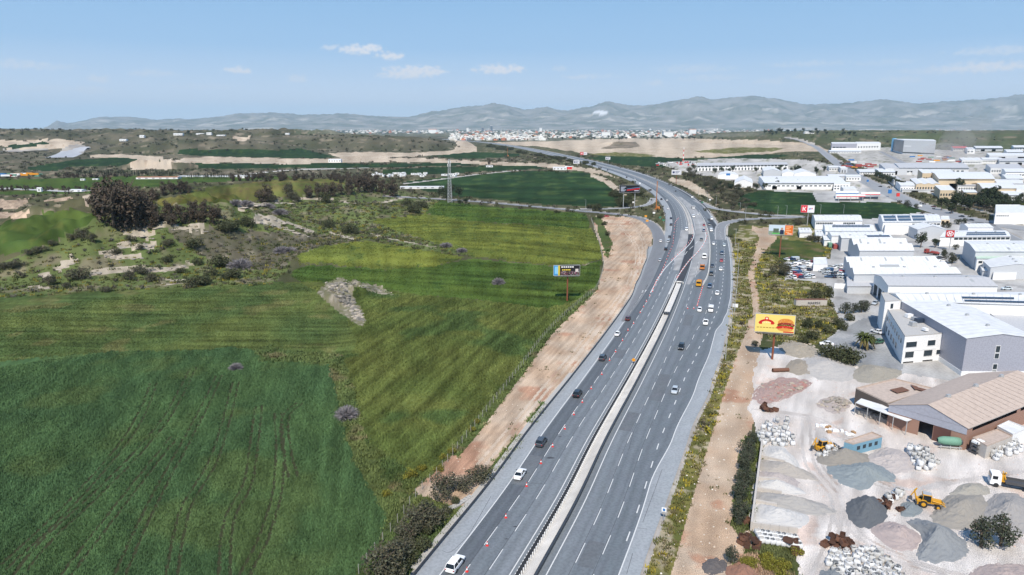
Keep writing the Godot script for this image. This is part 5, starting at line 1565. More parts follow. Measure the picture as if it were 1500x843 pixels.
func billboard(base: Array, l: float, t: float, r: float, b: float, kind: String, pole_m: Material, poles: Array, label: String, yaw := 0.0, pole_w := 0.35) -> void:
	var p := T(base[0], base[1])
	var dist := Vector2(p.x, p.z).length()
	var o := thing("billboard" if kind != "emblem" else "pole_sign", p, 0.0, label, "billboard" if kind != "emblem" else "sign")
	var k := px_per_m(p)
	var w := (r - l) / k
	var bot := V((l + r) * .5, b, dist).y - p.y
	var top := V((l + r) * .5, t, dist).y - p.y
	var cx := (V((l + r) * .5, b, dist) - p)
	cx.y = 0
	var face := Node3D.new()
	face.position = Vector3.ZERO
	var look := atan2(-p.x, -p.z) * 0.35 + yaw
	for q in poles:
		var s := st(); s.set_smooth_group(-1)
		var at: Vector3 = Basis(Vector3.UP, look) * Vector3(q * w, 0, -0.25)
		at += cx if absf(q) > 0.0 else Vector3.ZERO
		tube(s, at - Vector3(0, .3, 0), Vector3(at.x, bot + (top - bot) * 0.6, at.z), pole_w, pole_w * .9, 10)
		put("pole", fin(s), pole_m, o)
	var s := st(); s.set_smooth_group(-1)
	boxy(s, Vector3(0, (bot + top) * .5, 0), Vector3(w + .3, top - bot + .3, .35))
	put("frame", fin(s), M.steel_light, o, cx, look)
	var bs := Basis(Vector3.UP, look)
	s = st(); s.set_smooth_group(-1)
	s.set_normal(Vector3(0, 0, 1))
	var q4 := [[-.5, top, 0, 0], [.5, top, 1, 0], [.5, bot, 1, 1], [-.5, bot, 0, 1]]
	for i in [0, 1, 2, 0, 2, 3]:
		s.set_uv(Vector2(q4[i][2], q4[i][3]))
		s.add_vertex(Vector3(q4[i][0] * w, q4[i][1], 0.185))
	s.generate_normals()
	put("print", s.commit(), print_of(kind), o, cx, look)
	s = st(); s.set_smooth_group(-1)
	boxy(s, Vector3(0, bot - .35, .6), Vector3(w * .95, .12, .9))
	for j in 4: boxy(s, Vector3((j - 1.5) * w * .25, bot - .2, 1.05), Vector3(.3, .3, .2))
	put("catwalk", fin(s), M.steel, o, cx, look)

func lamp(px: float, py: float, h: float, label: String) -> void:
	var p := T(px, py)
	var m := h / px_per_m(p)
	var o := thing("street_lamp", p, heading(so(p).x), label, "street lamp", "street lamps along the slip roads")
	var s := st(); s.set_smooth_group(-1)
	tube(s, Vector3(0, -.2, 0), Vector3(0, m, 0), .13, .08, 6)
	put("pole", fin(s), M.steel_light, o)
	s = st(); s.set_smooth_group(-1)
	tube(s, Vector3(0, m, 0), Vector3(-1.2, m + .15, 0), .06, .05, 5)
	put("arm", fin(s), M.steel_light, o)
	s = st(); s.set_smooth_group(-1)
	boxy(s, Vector3(-1.5, m + .13, 0), Vector3(.8, .14, .35), 0.0, .8)
	put("lamp_head", fin(s), M.steel, o)

func lattice(called: String, base: Vector3, h: float, w0: float, w1: float, bays: int, m: Material, label: String, cat: String) -> Node3D:
	var o := thing(called, base, 0.3, label, cat)
	var cor := [Vector2(1, 1), Vector2(1, -1), Vector2(-1, -1), Vector2(-1, 1)]
	for c in cor:
		var s := st(); s.set_smooth_group(-1)
		tube(s, Vector3(c.x * w0, 0, c.y * w0), Vector3(c.x * w1, h, c.y * w1), .14, .09, 5)
		put("leg", fin(s), m, o)
	for k in bays:
		var f0 := float(k) / bays
		var f1 := float(k + 1) / bays
		var a := lerpf(w0, w1, f0)
		var b := lerpf(w0, w1, f1)
		var s := st(); s.set_smooth_group(-1)
		for j in 4:
			var c: Vector2 = cor[j]; var d: Vector2 = cor[(j + 1) % 4]
			tube(s, Vector3(c.x * a, f0 * h, c.y * a), Vector3(d.x * b, f1 * h, d.y * b), .07, .07, 4, false)
			tube(s, Vector3(d.x * a, f0 * h, d.y * a), Vector3(c.x * b, f1 * h, c.y * b), .07, .07, 4, false)
			tube(s, Vector3(c.x * b, f1 * h, c.y * b), Vector3(d.x * b, f1 * h, d.y * b), .07, .07, 4, false)
		put("brace_bay", fin(s), m, o)
	return o

func make_furniture() -> void:
	var p1 := box_mesh(Vector3(.14, .8, .16))
	var p2 := box_mesh(Vector3(.9, .90, .24))
	guardrail("guardrail", 0, 369, func(s: float) -> float: return tab(AL, s) + .3, 4.0, p1, M.rail_dark, M.rail_dark, "dark steel guardrail between the outbound hard shoulder and the earth verge", .3, .78)
	guardrail("guardrail", 440, 900, func(s: float) -> float: return tab(AL, s) + .3, 4.0, p1, M.rail_dark, M.rail_dark, "dark steel guardrail on the inside of the far bend", .3, .78)
	guardrail("median_guardrail", 0, 268, func(_s: float) -> float: return 1.6, .94, p2, M.cone_white, M.tyre, "black guardrail doubling as shade between closely set white posts along the median", .15, .97, 290, .30)  # rail blackened and thickened for the shade between and under the posts
	guardrail("median_guardrail", 0, 268, func(_s: float) -> float: return 4.35, 4.0, p1, M.rail_dark, M.rail_dark, "dark guardrail thickened for its shadow band on the inbound edge of the median", .2, .8, 300, .22)  # dark rail made wider to draw its own shadow band
	guardrail("median_guardrail", 430, 1500, func(_s: float) -> float: return 2.8, 5.0, p1, M.rail_dark, M.steel_light, "pale guardrail along the median round the far bend", .3, .85, 120)
	guardrail("guardrail", 560, 1700, func(s: float) -> float: return tab(AR, s) + .2, 5.0, p1, M.rail_dark, M.rail_dark, "dark guardrail on the outside of the far bend", .2, 1.0, 200)
	make_cones()
	# pale barrier blocks between the works and the live lanes
	var blk := st(); blk.set_smooth_group(-1)
	boxy(blk, Vector3(0, .2, 0), Vector3(.6, .4, 3.9), 0.0, .7)
	boxy(blk, Vector3(0, .65, 0), Vector3(.32, .5, 3.9), 0.0, .8)
	var bm := fin(blk)
	var pts := smooth_px([[1030, 418], [1037, 404], [1039.6, 382.6], [1040, 359], [1038, 343.5], [1034, 330], [1030.5, 322], [1024, 312]], 2.0)
	var line := Curve3D.new()
	for p in pts: line.add_point(p)
	var d := 0.0
	while d < line.get_baked_length() - 4.0:
		var a := line.sample_baked(d); var b := line.sample_baked(d + 4.0)
		var o := put("concrete_barrier", bm, M.barrier, null, (a + b) * .5 + Vector3(0, RY + .004, 0), atan2(-(b - a).x, -(b - a).z))
		tag(o, "pale concrete barrier block in the row separating the works from traffic", "barrier", "barrier blocks along the works")
		d += 4.05
	# rounded white head and dark end of the median
	var s := st(); s.set_smooth_group(-1)
	for k in 9:
		var t0 := PI * k / 9.0; var t1 := PI * (k + 1) / 9.0
		tube(s, Vector3(cos(t0) * 1.9, .5, -sin(t0) * 1.9), Vector3(cos(t1) * 1.9, .5, -sin(t1) * 1.9), .42, .42, 6)
	tag(put("crash_cushion", fin(s), M.barrier, null, rp(268, 2.8), heading(268)), "rounded pale crash cushion where the median meets fresh asphalt", "barrier")
	s = st(); s.set_smooth_group(-1)
	for k in 6: boxy(s, Vector3((k % 3 - 1) * .9, .45, (k / 3) * 1.2), Vector3(.85, .9, 1.0), 0.0, .85)
	tag(put("crash_cushion", fin(s), M.rail_dark, null, rp(210, 2.8), heading(210)), "dark block of tyres at the near end of white median", "barrier")
	# billboards
	billboard([1131.5, 527], 1107, 461, 1161, 487, "yellow", M.rust_pole, [0.0], "yellow billboard with a red arch and sandwich picture above the stone yard", -0.1)
	billboard([831, 441], 811, 389, 849, 403.5, "show", M.rust_pole, [0.0], "dark colourful billboard on a rusty pole in the green field", 0.1)
	billboard([1142, 377], 1127, 330, 1160, 344, "house", M.rust_pole, [0.0], "pale and orange billboard on a rusty pole over the flower verge", -0.1)
	billboard([1182.6, 331], 1174, 301, 1192, 311.5, "letter", M.steel_light, [0.0], "red and white billboard with a big letter beside the sheds", -0.1, .3)
	billboard([921, 306], 907, 271.5, 937.5, 282, "dark", M.steel_light, [-.28, .28], "dark billboard on twin grey poles by the slip road", 0.2, .35)
	billboard([1391, 367], 1386, 337.5, 1397, 347.5, "emblem", M.steel_light, [0.0], "square red sign with a white oval emblem above parked vehicles", 0.0, .25)
	billboard([990.5, 269], 984, 249, 998, 256, "plain", M.rust_pole, [0.0], "small pale billboard beyond the outside of the bend", 0.0, .4)
	billboard([891, 240], 887, 230, 894, 234, "plain", M.steel_light, [0.0], "tiny pale billboard on the far green field", 0.0, .4)
	billboard([856, 228], 850, 223, 860, 227, "letter", M.steel_light, [0.0], "tiny red billboard at the far edge of the earthworks", 0.0, .4)
	billboard([846, 243], 840, 235, 849, 240, "plain", M.steel_light, [0.0], "pale billboard beside the far motorway bend", 0.0, .4)
	for e in [[1063, 527, 36], [1071, 489.5, 38], [1076, 458, 36], [1079, 431, 34], [1081, 408, 31], [1080, 385, 28], [1077, 361, 25], [1049, 302, 15], [1036, 296, 14], [1023, 288, 13], [1139, 319, 17], [1152, 319.5, 18], [1092, 321, 17], [1084, 312, 15], [1202, 313, 13], [1236, 313, 13], [858, 307, 14], [908, 318, 12], [948, 303, 13]]:
		lamp(e[0], e[1], e[2], "tall grey street lamp on the verge of slip road")
	lattice("lattice_mast", T(659, 297), 43.0, 2.0, .8, 14, M.steel_light, "tall grey lattice mast with antennas beside the trees", "mast")
	var mp := T(659, 297)
	var head := thing("antenna_cluster", mp + Vector3(0, 38, 0), .3, "panel antennas fixed round the top of the lattice mast", "antenna")
	for k in 6:
		s = st(); s.set_smooth_group(-1)
		boxy(s, Vector3(cos(k * 1.047) * 1.5, 2.0 - (k % 2) * 3.0, sin(k * 1.047) * 1.5), Vector3(.5, 2.6, .4))
		put("panel", fin(s), M.white_metal, head)
	s = st(); s.set_smooth_group(-1)
	tube(s, Vector3(1.0, -12, 0.6), Vector3(1.6, -12, 1.0), .9, .9, 10)
	put("dish", fin(s), M.white_metal, head)
	# red and white chimney mast
	var cm := thing("striped_mast", T(1001, 236), 0.0, "thin mast painted in red and white bands far behind the bend", "mast")
	for k in 6:
		s = st(); s.set_smooth_group(-1)
		tube(s, Vector3(0, k * 5.0, 0), Vector3(0, k * 5.0 + 5.0, 0), 1.0 - k * .06, .94 - k * .06, 8)
		put("band", fin(s), M.cone_red if k % 2 == 0 else M.white_metal, cm)
	# piling rig by the slip road
	for e in [[963, 307, 41, "tall orange piling rig standing beside the slip road"], [744, 229, 12, "orange rig at the far earthworks beside the motorway"]]:
		var pr := T(e[0], e[1])
		var h: float = e[2] / px_per_m(pr)
		var o := thing("piling_rig", pr, 0.4, e[3], "machine")
		s = st(); s.set_smooth_group(-1)
		boxy(s, Vector3(0, .5, 0), Vector3(3.0, 1.0, 4.6)); boxy(s, Vector3(0, 1.9, .6), Vector3(2.6, 1.8, 3.4), 0.0, .92)
		put("carriage", fin(s), M.machine_orange, o)
		s = st(); s.set_smooth_group(-1)
		for k in 10: boxy(s, Vector3(0, h * (k + .5) / 10.0, -2.0), Vector3(.5, h / 10.0 - .06, .5))
		put("mast", fin(s), M.machine_orange, o)
		s = st(); s.set_smooth_group(-1)
		boxy(s, Vector3(0, h * .12, -2.5), Vector3(1.0, 2.0, .5)); tube(s, Vector3(0, 1.6, -.5), Vector3(0, h * .5, -1.7), .12, .12, 5)
		put("drill_head", fin(s), M.rust, o)
	# signs
	var sg := thing("road_sign", T(972, 764), heading(60), "small white and blue road sign at the inbound hard shoulder", "sign")
	put("post", box_mesh(Vector3(.08, 2.2, .08)), M.steel_light, sg)
	put("panel", box_mesh(Vector3(.9, .9, .06)), M.white_metal, sg, Vector3(0, 2.0, 0))
	put("symbol", box_mesh(Vector3(.45, .5, .02)), M.sign_blue, sg, Vector3(0, 2.2, .045))
	var wp := T(928, 534)
	var wsn := thing("warning_sign", Vector3(wp.x, RY, wp.z), heading(140), "orange diamond roadworks sign beside the median guardrail", "sign")
	put("stand", box_mesh(Vector3(.1, .9, .1)), M.rail_dark, wsn)
	var dm := put("panel", box_mesh(Vector3(1.0, 1.0, .05), false), M.sign_orange, wsn, Vector3(0, 1.3, 0))
	dm.rotation.z = PI / 4
	for e in [[1029, 300, "green"], [967, 323, "green"], [972, 327, "green"], [1077, 456, "white"], [948, 328, "orange"], [946, 321, "orange"], [928, 300, "white"], [958, 316, "white"], [1040, 296, "white"], [1014, 292, "white"]]:
		var q := T(e[0], e[1])
		var so_ := thing("guide_sign", q, heading(so(q).x), "small %s panel sign beside the slip roads" % e[2], "sign", "small panel signs")
		put("post", box_mesh(Vector3(.12, 2.2, .12)), M.steel_light, so_)
		put("panel", box_mesh(Vector3(2.0, 1.5, .08)), {"green": M.sign_green, "white": M.white_metal, "orange": M.sign_orange}[e[2]], so_, Vector3(0, 1.6, 0))
	# painted turn arrows on the slip lane
	for e in [[941, 428], [945.5, 427]]:
		s = st(); s.set_smooth_group(-1)
		for f in [[0.0, 0.0, .25, 3.0], [0.0, -2.2, .9, .9]]: boxy(s, Vector3(f[0], 0, f[1]), Vector3(f[2], .004, f[3]), 0.0, .5)
		tag(put("lane_arrow", fin(s), M.paint, null, P(e[0], e[1], RY + .01), heading(250)), "white painted arrow on the outbound slip lane", "", "", "structure")
	# wire fence along the field
	var f := smooth_px([[866, 322], [876, 350], [882, 375], [884, 392], [873, 424], [846, 446], [802, 488], [757.7, 546], [722, 592], [691.8, 631], [664, 667], [637, 700], [612, 725], [580, 770], [545, 815], [520, 850]], 3.0)
	var crv := Curve3D.new()
	for p in f: crv.add_point(p)
	var o := thing("wire_fence", crv.sample_baked(0.0), 0.0, "long wire fence on pale posts between the fields and the earth verge", "fence")
	d = 0.0
	var fp := box_mesh(Vector3(.11, 2.0, .11))
	while d < crv.get_baked_length():
		put("post", fp, M.fence_post, o, crv.sample_baked(d) - o.position)
		d += 3.2
	for h in [.4, .8, 1.2, 1.6, 2.0]:
		s = st(); s.set_smooth_group(-1)
		d = 0.0
		while d < crv.get_baked_length() - 3.2:
			var a := crv.sample_baked(d) - o.position + Vector3(0, h, 0); var b := crv.sample_baked(d + 3.2) - o.position + Vector3(0, h, 0)
			quad(s, a, b, b + Vector3(0, .03, 0), a + Vector3(0, .03, 0))
			d += 3.2
		put("wire", fin(s), M.fence_post, o)
	# concrete drain running down the verge
	s = st(); s.set_smooth_group(-1)
	var dp := smooth_px([[690, 728], [668, 742], [645, 752], [630, 764]], 4.0)
	for k in dp.size() - 1:
		var v: Vector3 = dp[k + 1] - dp[k]
		boxy(s, (dp[k] + dp[k + 1]) * .5 + Vector3(0, .15, 0), Vector3(1.1, .3, v.length() + .1), atan2(-v.x, -v.z))
	tag(put("concrete_drain", fin(s), M.concrete_plain), "pale concrete drain channel stepping down from the guardrail", "drain")
	s = st(); s.set_smooth_group(-1)
	for k in 60:
		var a := rp(30.0 + k * 1.7, -16.1, .1)
		boxy(s, a, Vector3(1.2, .16, 1.66), heading(30.0 + k * 1.7))
	tag(put("concrete_edging", fin(s), M.concrete_plain), "pale concrete edging behind the outbound guardrail", "edging")
# ---------------------------------------------------------------- buildings
func pane(parent: Node, called: String, a: Vector3, b: Vector3, t0: float, t1: float, y0: float, y1: float, m: Material, proud := 0.06, frame: Material = null) -> void:
	var p := a.lerp(b, t0); var q := a.lerp(b, t1)
	p.y = 0; q.y = 0
	var d := (q - p).normalized()
	var n := Vector3(d.z, 0, -d.x)
	if n.dot((a + b) * .5) < 0: n = -n      # outwards
	n = n * proud
	var s := st(); s.set_smooth_group(-1)
	var lo := Vector3(0, y0, 0); var hi := Vector3(0, y1, 0)
	quad(s, p + n + lo, q + n + lo, q + n + hi, p + n + hi)
	quad(s, p + lo, p + n + lo, p + n + hi, p + hi)
	quad(s, q + n + lo, q + lo, q + hi, q + n + hi)
	quad(s, p + hi, p + n + hi, q + n + hi, q + hi)
	quad(s, p + lo, q + lo, q + n + lo, p + n + lo)
	var o := put(called, fin(s), m, parent)
	if frame:
		var f := st(); f.set_smooth_group(-1)
		var nn := n.normalized() * (proud + .04)
		var c := (p + q) * .5 + nn * .5
		var w := p.distance_to(q)
		var turn := atan2(-d.z, d.x)
		for e in [[0.0, y0 - .06, w + .24, .12], [0.0, y1 + .06, w + .24, .12]]: boxy(f, c + Vector3(0, e[1], 0), Vector3(e[2], e[3], proud + .06), turn)
		for sgn in [-1.0, 1.0]: boxy(f, c + d * sgn * (w * .5 + .06) + Vector3(0, (y0 + y1) * .5, 0), Vector3(.12, y1 - y0, proud + .05), turn)
		put("frame", fin(f), frame, o)

# eave corners by photo pixel at height h: front left, front right, back right, back left
func shed(called: String, px: Array, h: float, rise: float, gables: int, along: String, wall: Material, roof: Material, label: String, opt := {}) -> Node3D:
	var c := []
	for e in px: c.append(P(e[0], e[1], h))
	var ctr: Vector3 = (c[0] + c[1] + c[2] + c[3]) * .25
	ctr.y = 0
	var o := thing(called, ctr, 0.0, label, "building", opt.get("group", ""))
	for k in 4: c[k] = c[k] - ctr
	var fl: Vector3 = c[0]; var fr: Vector3 = c[1]; var br: Vector3 = c[2]; var bl: Vector3 = c[3]
	var s := st(); s.set_smooth_group(-1)
	var dn := Vector3(0, h + .2, 0)
	for e in [["F", fl, fr], ["R", fr, br], ["B", br, bl], ["L", bl, fl]]:
		var cur := 0.0
		for w in opt.get("open", []):         # real openings: [side, t0, t1, y0, y1], in order along the wall
			if w[0] != e[0]: continue
			var p: Vector3 = e[1].lerp(e[2], w[1]); var q: Vector3 = e[1].lerp(e[2], w[2])
			var c0: Vector3 = e[1].lerp(e[2], cur)
			quad(s, c0 - dn, p - dn, p, c0)
			if w[3] > 0.0: quad(s, p - dn, q - dn, q + Vector3(0, w[3] - h, 0), p + Vector3(0, w[3] - h, 0))
			quad(s, p + Vector3(0, w[4] - h, 0), q + Vector3(0, w[4] - h, 0), q, p)
			cur = w[2]
		var c1: Vector3 = e[1].lerp(e[2], cur)
		quad(s, c1 - dn, e[2] - dn, e[2], c1)
	# roof strips
	var a0 := fl; var a1 := fr; var b0 := bl; var b1 := br
	if along == "z": a0 = fr; a1 = br; b0 = fl; b1 = bl
	var rs := st(); rs.set_smooth_group(-1)
	var up := Vector3(0, rise, 0)
	var over := (a1 - a0).normalized() * .25
	if rise > 0.0:
		for k in gables:
			var e0 := a0.lerp(b0, float(k) / gables); var e1 := a1.lerp(b1, float(k) / gables)
			var m0 := a0.lerp(b0, (k + .5) / gables) + up; var m1 := a1.lerp(b1, (k + .5) / gables) + up
			var g0 := a0.lerp(b0, (k + 1.0) / gables); var g1 := a1.lerp(b1, (k + 1.0) / gables)
			tri(s, e0, m0, g0); tri(s, e1, g1, m1)
			var out := (e0 - m0) * .03
			var out2 := (g0 - m0) * .03
			if gables > 1: out *= 0.0; out2 *= 0.0
			var lift := Vector3(0, .1, 0)
			for q in [[e0 - over + out, e1 + over + out, m1 + over, m0 - over], [m0 - over, m1 + over, g1 + over + out2, g0 - over + out2]]:
				quad(rs, q[0] + lift, q[3] + lift, q[2] + lift, q[1] + lift)
				quad(rs, q[0], q[1], q[2], q[3])
				for j in 4: quad(rs, q[j], q[(j + 1) % 4], q[(j + 1) % 4] + lift, q[j] + lift)
	else:
		var t := .35
		var cc := (fl + fr + br + bl) * .25
		for e in [[fl, fr], [fr, br], [br, bl], [bl, fl]]:      # parapet
			var i0: Vector3 = e[0].lerp(cc, .02); var i1: Vector3 = e[1].lerp(cc, .02)
			quad(rs, e[0], e[1], e[1] + Vector3(0, t, 0), e[0] + Vector3(0, t, 0))
			quad(rs, e[0] + Vector3(0, t, 0), e[1] + Vector3(0, t, 0), i1 + Vector3(0, t, 0), i0 + Vector3(0, t, 0))
			quad(rs, i0, i1, i1 + Vector3(0, t, 0), i0 + Vector3(0, t, 0))
		quad(rs, fl, bl, br, fr)
	put("wall", fin(s), wall, o)
	put("roof", fin(rs), roof, o)
	if rise > 0.0 and ctr.z > -560.0:      # sheet seams, gutter and ridge vents
		var ss := st(); ss.set_smooth_group(-1)
		var n := maxi(4, int(a0.distance_to(a1) / 2.6))
		for g in gables:
			for k in range(1, n):
				var u := float(k) / n
				var e := a0.lerp(a1, u).lerp(b0.lerp(b1, u), float(g) / gables); var m := a0.lerp(a1, u).lerp(b0.lerp(b1, u), (g + .5) / gables) + up; var q := a0.lerp(a1, u).lerp(b0.lerp(b1, u), (g + 1.0) / gables)
				var wd := (a1 - a0).normalized() * .07
				var lf := Vector3(0, .14, 0)
				quad(ss, e - wd + lf, m - wd + lf, m + wd + lf, e + wd + lf)
				quad(ss, m - wd + lf, q - wd + lf, q + wd + lf, m + wd + lf)
		put("roof_seam", fin(ss), M.seam if roof == M.roof_white else roof, o)
		var gt := st(); gt.set_smooth_group(-1)
		var gd := a1 - a0
		boxy(gt, (a0 + a1) * .5 - Vector3(0, .12, 0) + (a0 - b0).normalized() * .16, Vector3(gd.length(), .2, .2), atan2(-gd.z, gd.x))
		put("gutter", fin(gt), M.steel_light, o)
		for k in 3:
			var v := a0.lerp(a1, .2 + .3 * k).lerp(b0.lerp(b1, .2 + .3 * k), .5 / gables) + up
			var vt := st(); vt.set_smooth_group(-1)
			boxy(vt, v + Vector3(0, .35, 0), Vector3(1.1, .7, .8), .2, .8)
			put("vent", fin(vt), M.steel_light, o)
	# fittings
	var F := [fl + ctr, fr + ctr]; var L := [bl + ctr, fl + ctr]; var R := [fr + ctr, br + ctr]
	var holder := Node3D.new()
	for w in opt.get("windows", []):       # [side, count, t0, t1, y0, y1, fill]
		var e: Array = {"F": F, "L": L, "R": R}[w[0]]
		var st_: float = (w[3] - w[2]) / w[1]
		for k in int(w[1]):
			var t: float = w[2] + st_ * k
			pane(o, "window", e[0] - ctr, e[1] - ctr, t, t + st_ * w[6], w[4], w[5], M.window, .06, M.frame if opt.has("frames") else null)
	for w in opt.get("doors", []):         # [side, t0, t1, height, material]
		var e: Array = {"F": F, "L": L, "R": R}[w[0]]
		pane(o, "door", e[0] - ctr, e[1] - ctr, w[1], w[2], 0.0, w[3], w[4], .08)
	for w in opt.get("bands", []):         # [side, t0, t1, y0, y1, material]
		var e: Array = {"F": F, "L": L, "R": R}[w[0]]
		pane(o, "panel", e[0] - ctr, e[1] - ctr, w[1], w[2], w[3], w[4], w[5], .10)
	# things lying on the roof plane nearest us: [u0, u1, v0, v1]  v from front eave (0) to ridge (1)
	for w in opt.get("solar", []):
		_on_roof(o, "solar_panel", fl, fr, br, bl, rise, gables, along, w, M.solar, .28)
	for w in opt.get("skylights", []):
		_on_roof(o, "skylight", fl, fr, br, bl, rise, gables, along, w, M.skylight, .14)
	return o

func _on_roof(o: Node, called: String, fl: Vector3, fr: Vector3, br: Vector3, bl: Vector3, rise: float, gables: int, along: String, w: Array, m: Material, lift: float) -> void:
	var a0 := fl; var a1 := fr; var b0 := bl; var b1 := br
	if along == "z": a0 = fr; a1 = br; b0 = fl; b1 = bl
	var g: int = w[4] if w.size() > 4 else 0
	var f := func(u: float, v: float) -> Vector3:
		var e := a0.lerp(a1, u); var r := b0.lerp(b1, u)
		var p := e.lerp(r, (g + v * .5) / float(gables))
		return p + Vector3(0, rise * (v if v <= 1.0 else 2.0 - v) + lift, 0)
	var n := maxi(1, int(w[5]) if w.size() > 5 else 1)
	for k in n:
		var u0: float = lerpf(w[0], w[1], float(k) / n)
		var u1: float = lerpf(w[0], w[1], (k + (.96 if n > 1 else 1.0)) / n)
		var s := st(); s.set_smooth_group(-1)
		var q := [f.call(u0, w[2]), f.call(u1, w[2]), f.call(u1, w[3]), f.call(u0, w[3])]
		quad(s, q[0], q[3], q[2], q[1])
		var dn := Vector3(0, -.12, 0)
		for j in 4: quad(s, q[j], q[(j + 1) % 4], q[(j + 1) % 4] + dn, q[j] + dn)
		put(called, fin(s), m, o)

func container(px: float, py: float, ln: float, turn: float, m: Material, label: String, group := "", top: Material = null, y := 0.0) -> Node3D:
	var p := P(px, py, y)
	p.y = y
	var o := thing("shipping_container", p, turn, label, "container", group)
	var s := st(); s.set_smooth_group(-1)
	boxy(s, Vector3(0, 1.3, 0), Vector3(ln, 2.5, 2.4))
	var n := int(ln / .5)
	for k in n:
		for sg in [-1.0, 1.0]: boxy(s, Vector3(-ln * .5 + (k + .5) * ln / n, 1.3, sg * 1.22), Vector3(.22, 2.2, .06))
	put("body", fin(s), m, o)
	put("roof", box_mesh(Vector3(ln + .04, .08, 2.46)), top if top else m, o, Vector3(0, 2.56, 0))
	for sg in [-1.0, 1.0]: put("door", box_mesh(Vector3(.08, 2.3, 1.1)), m, o, Vector3(ln * .5 + .03, .15, sg * .58))
	return o

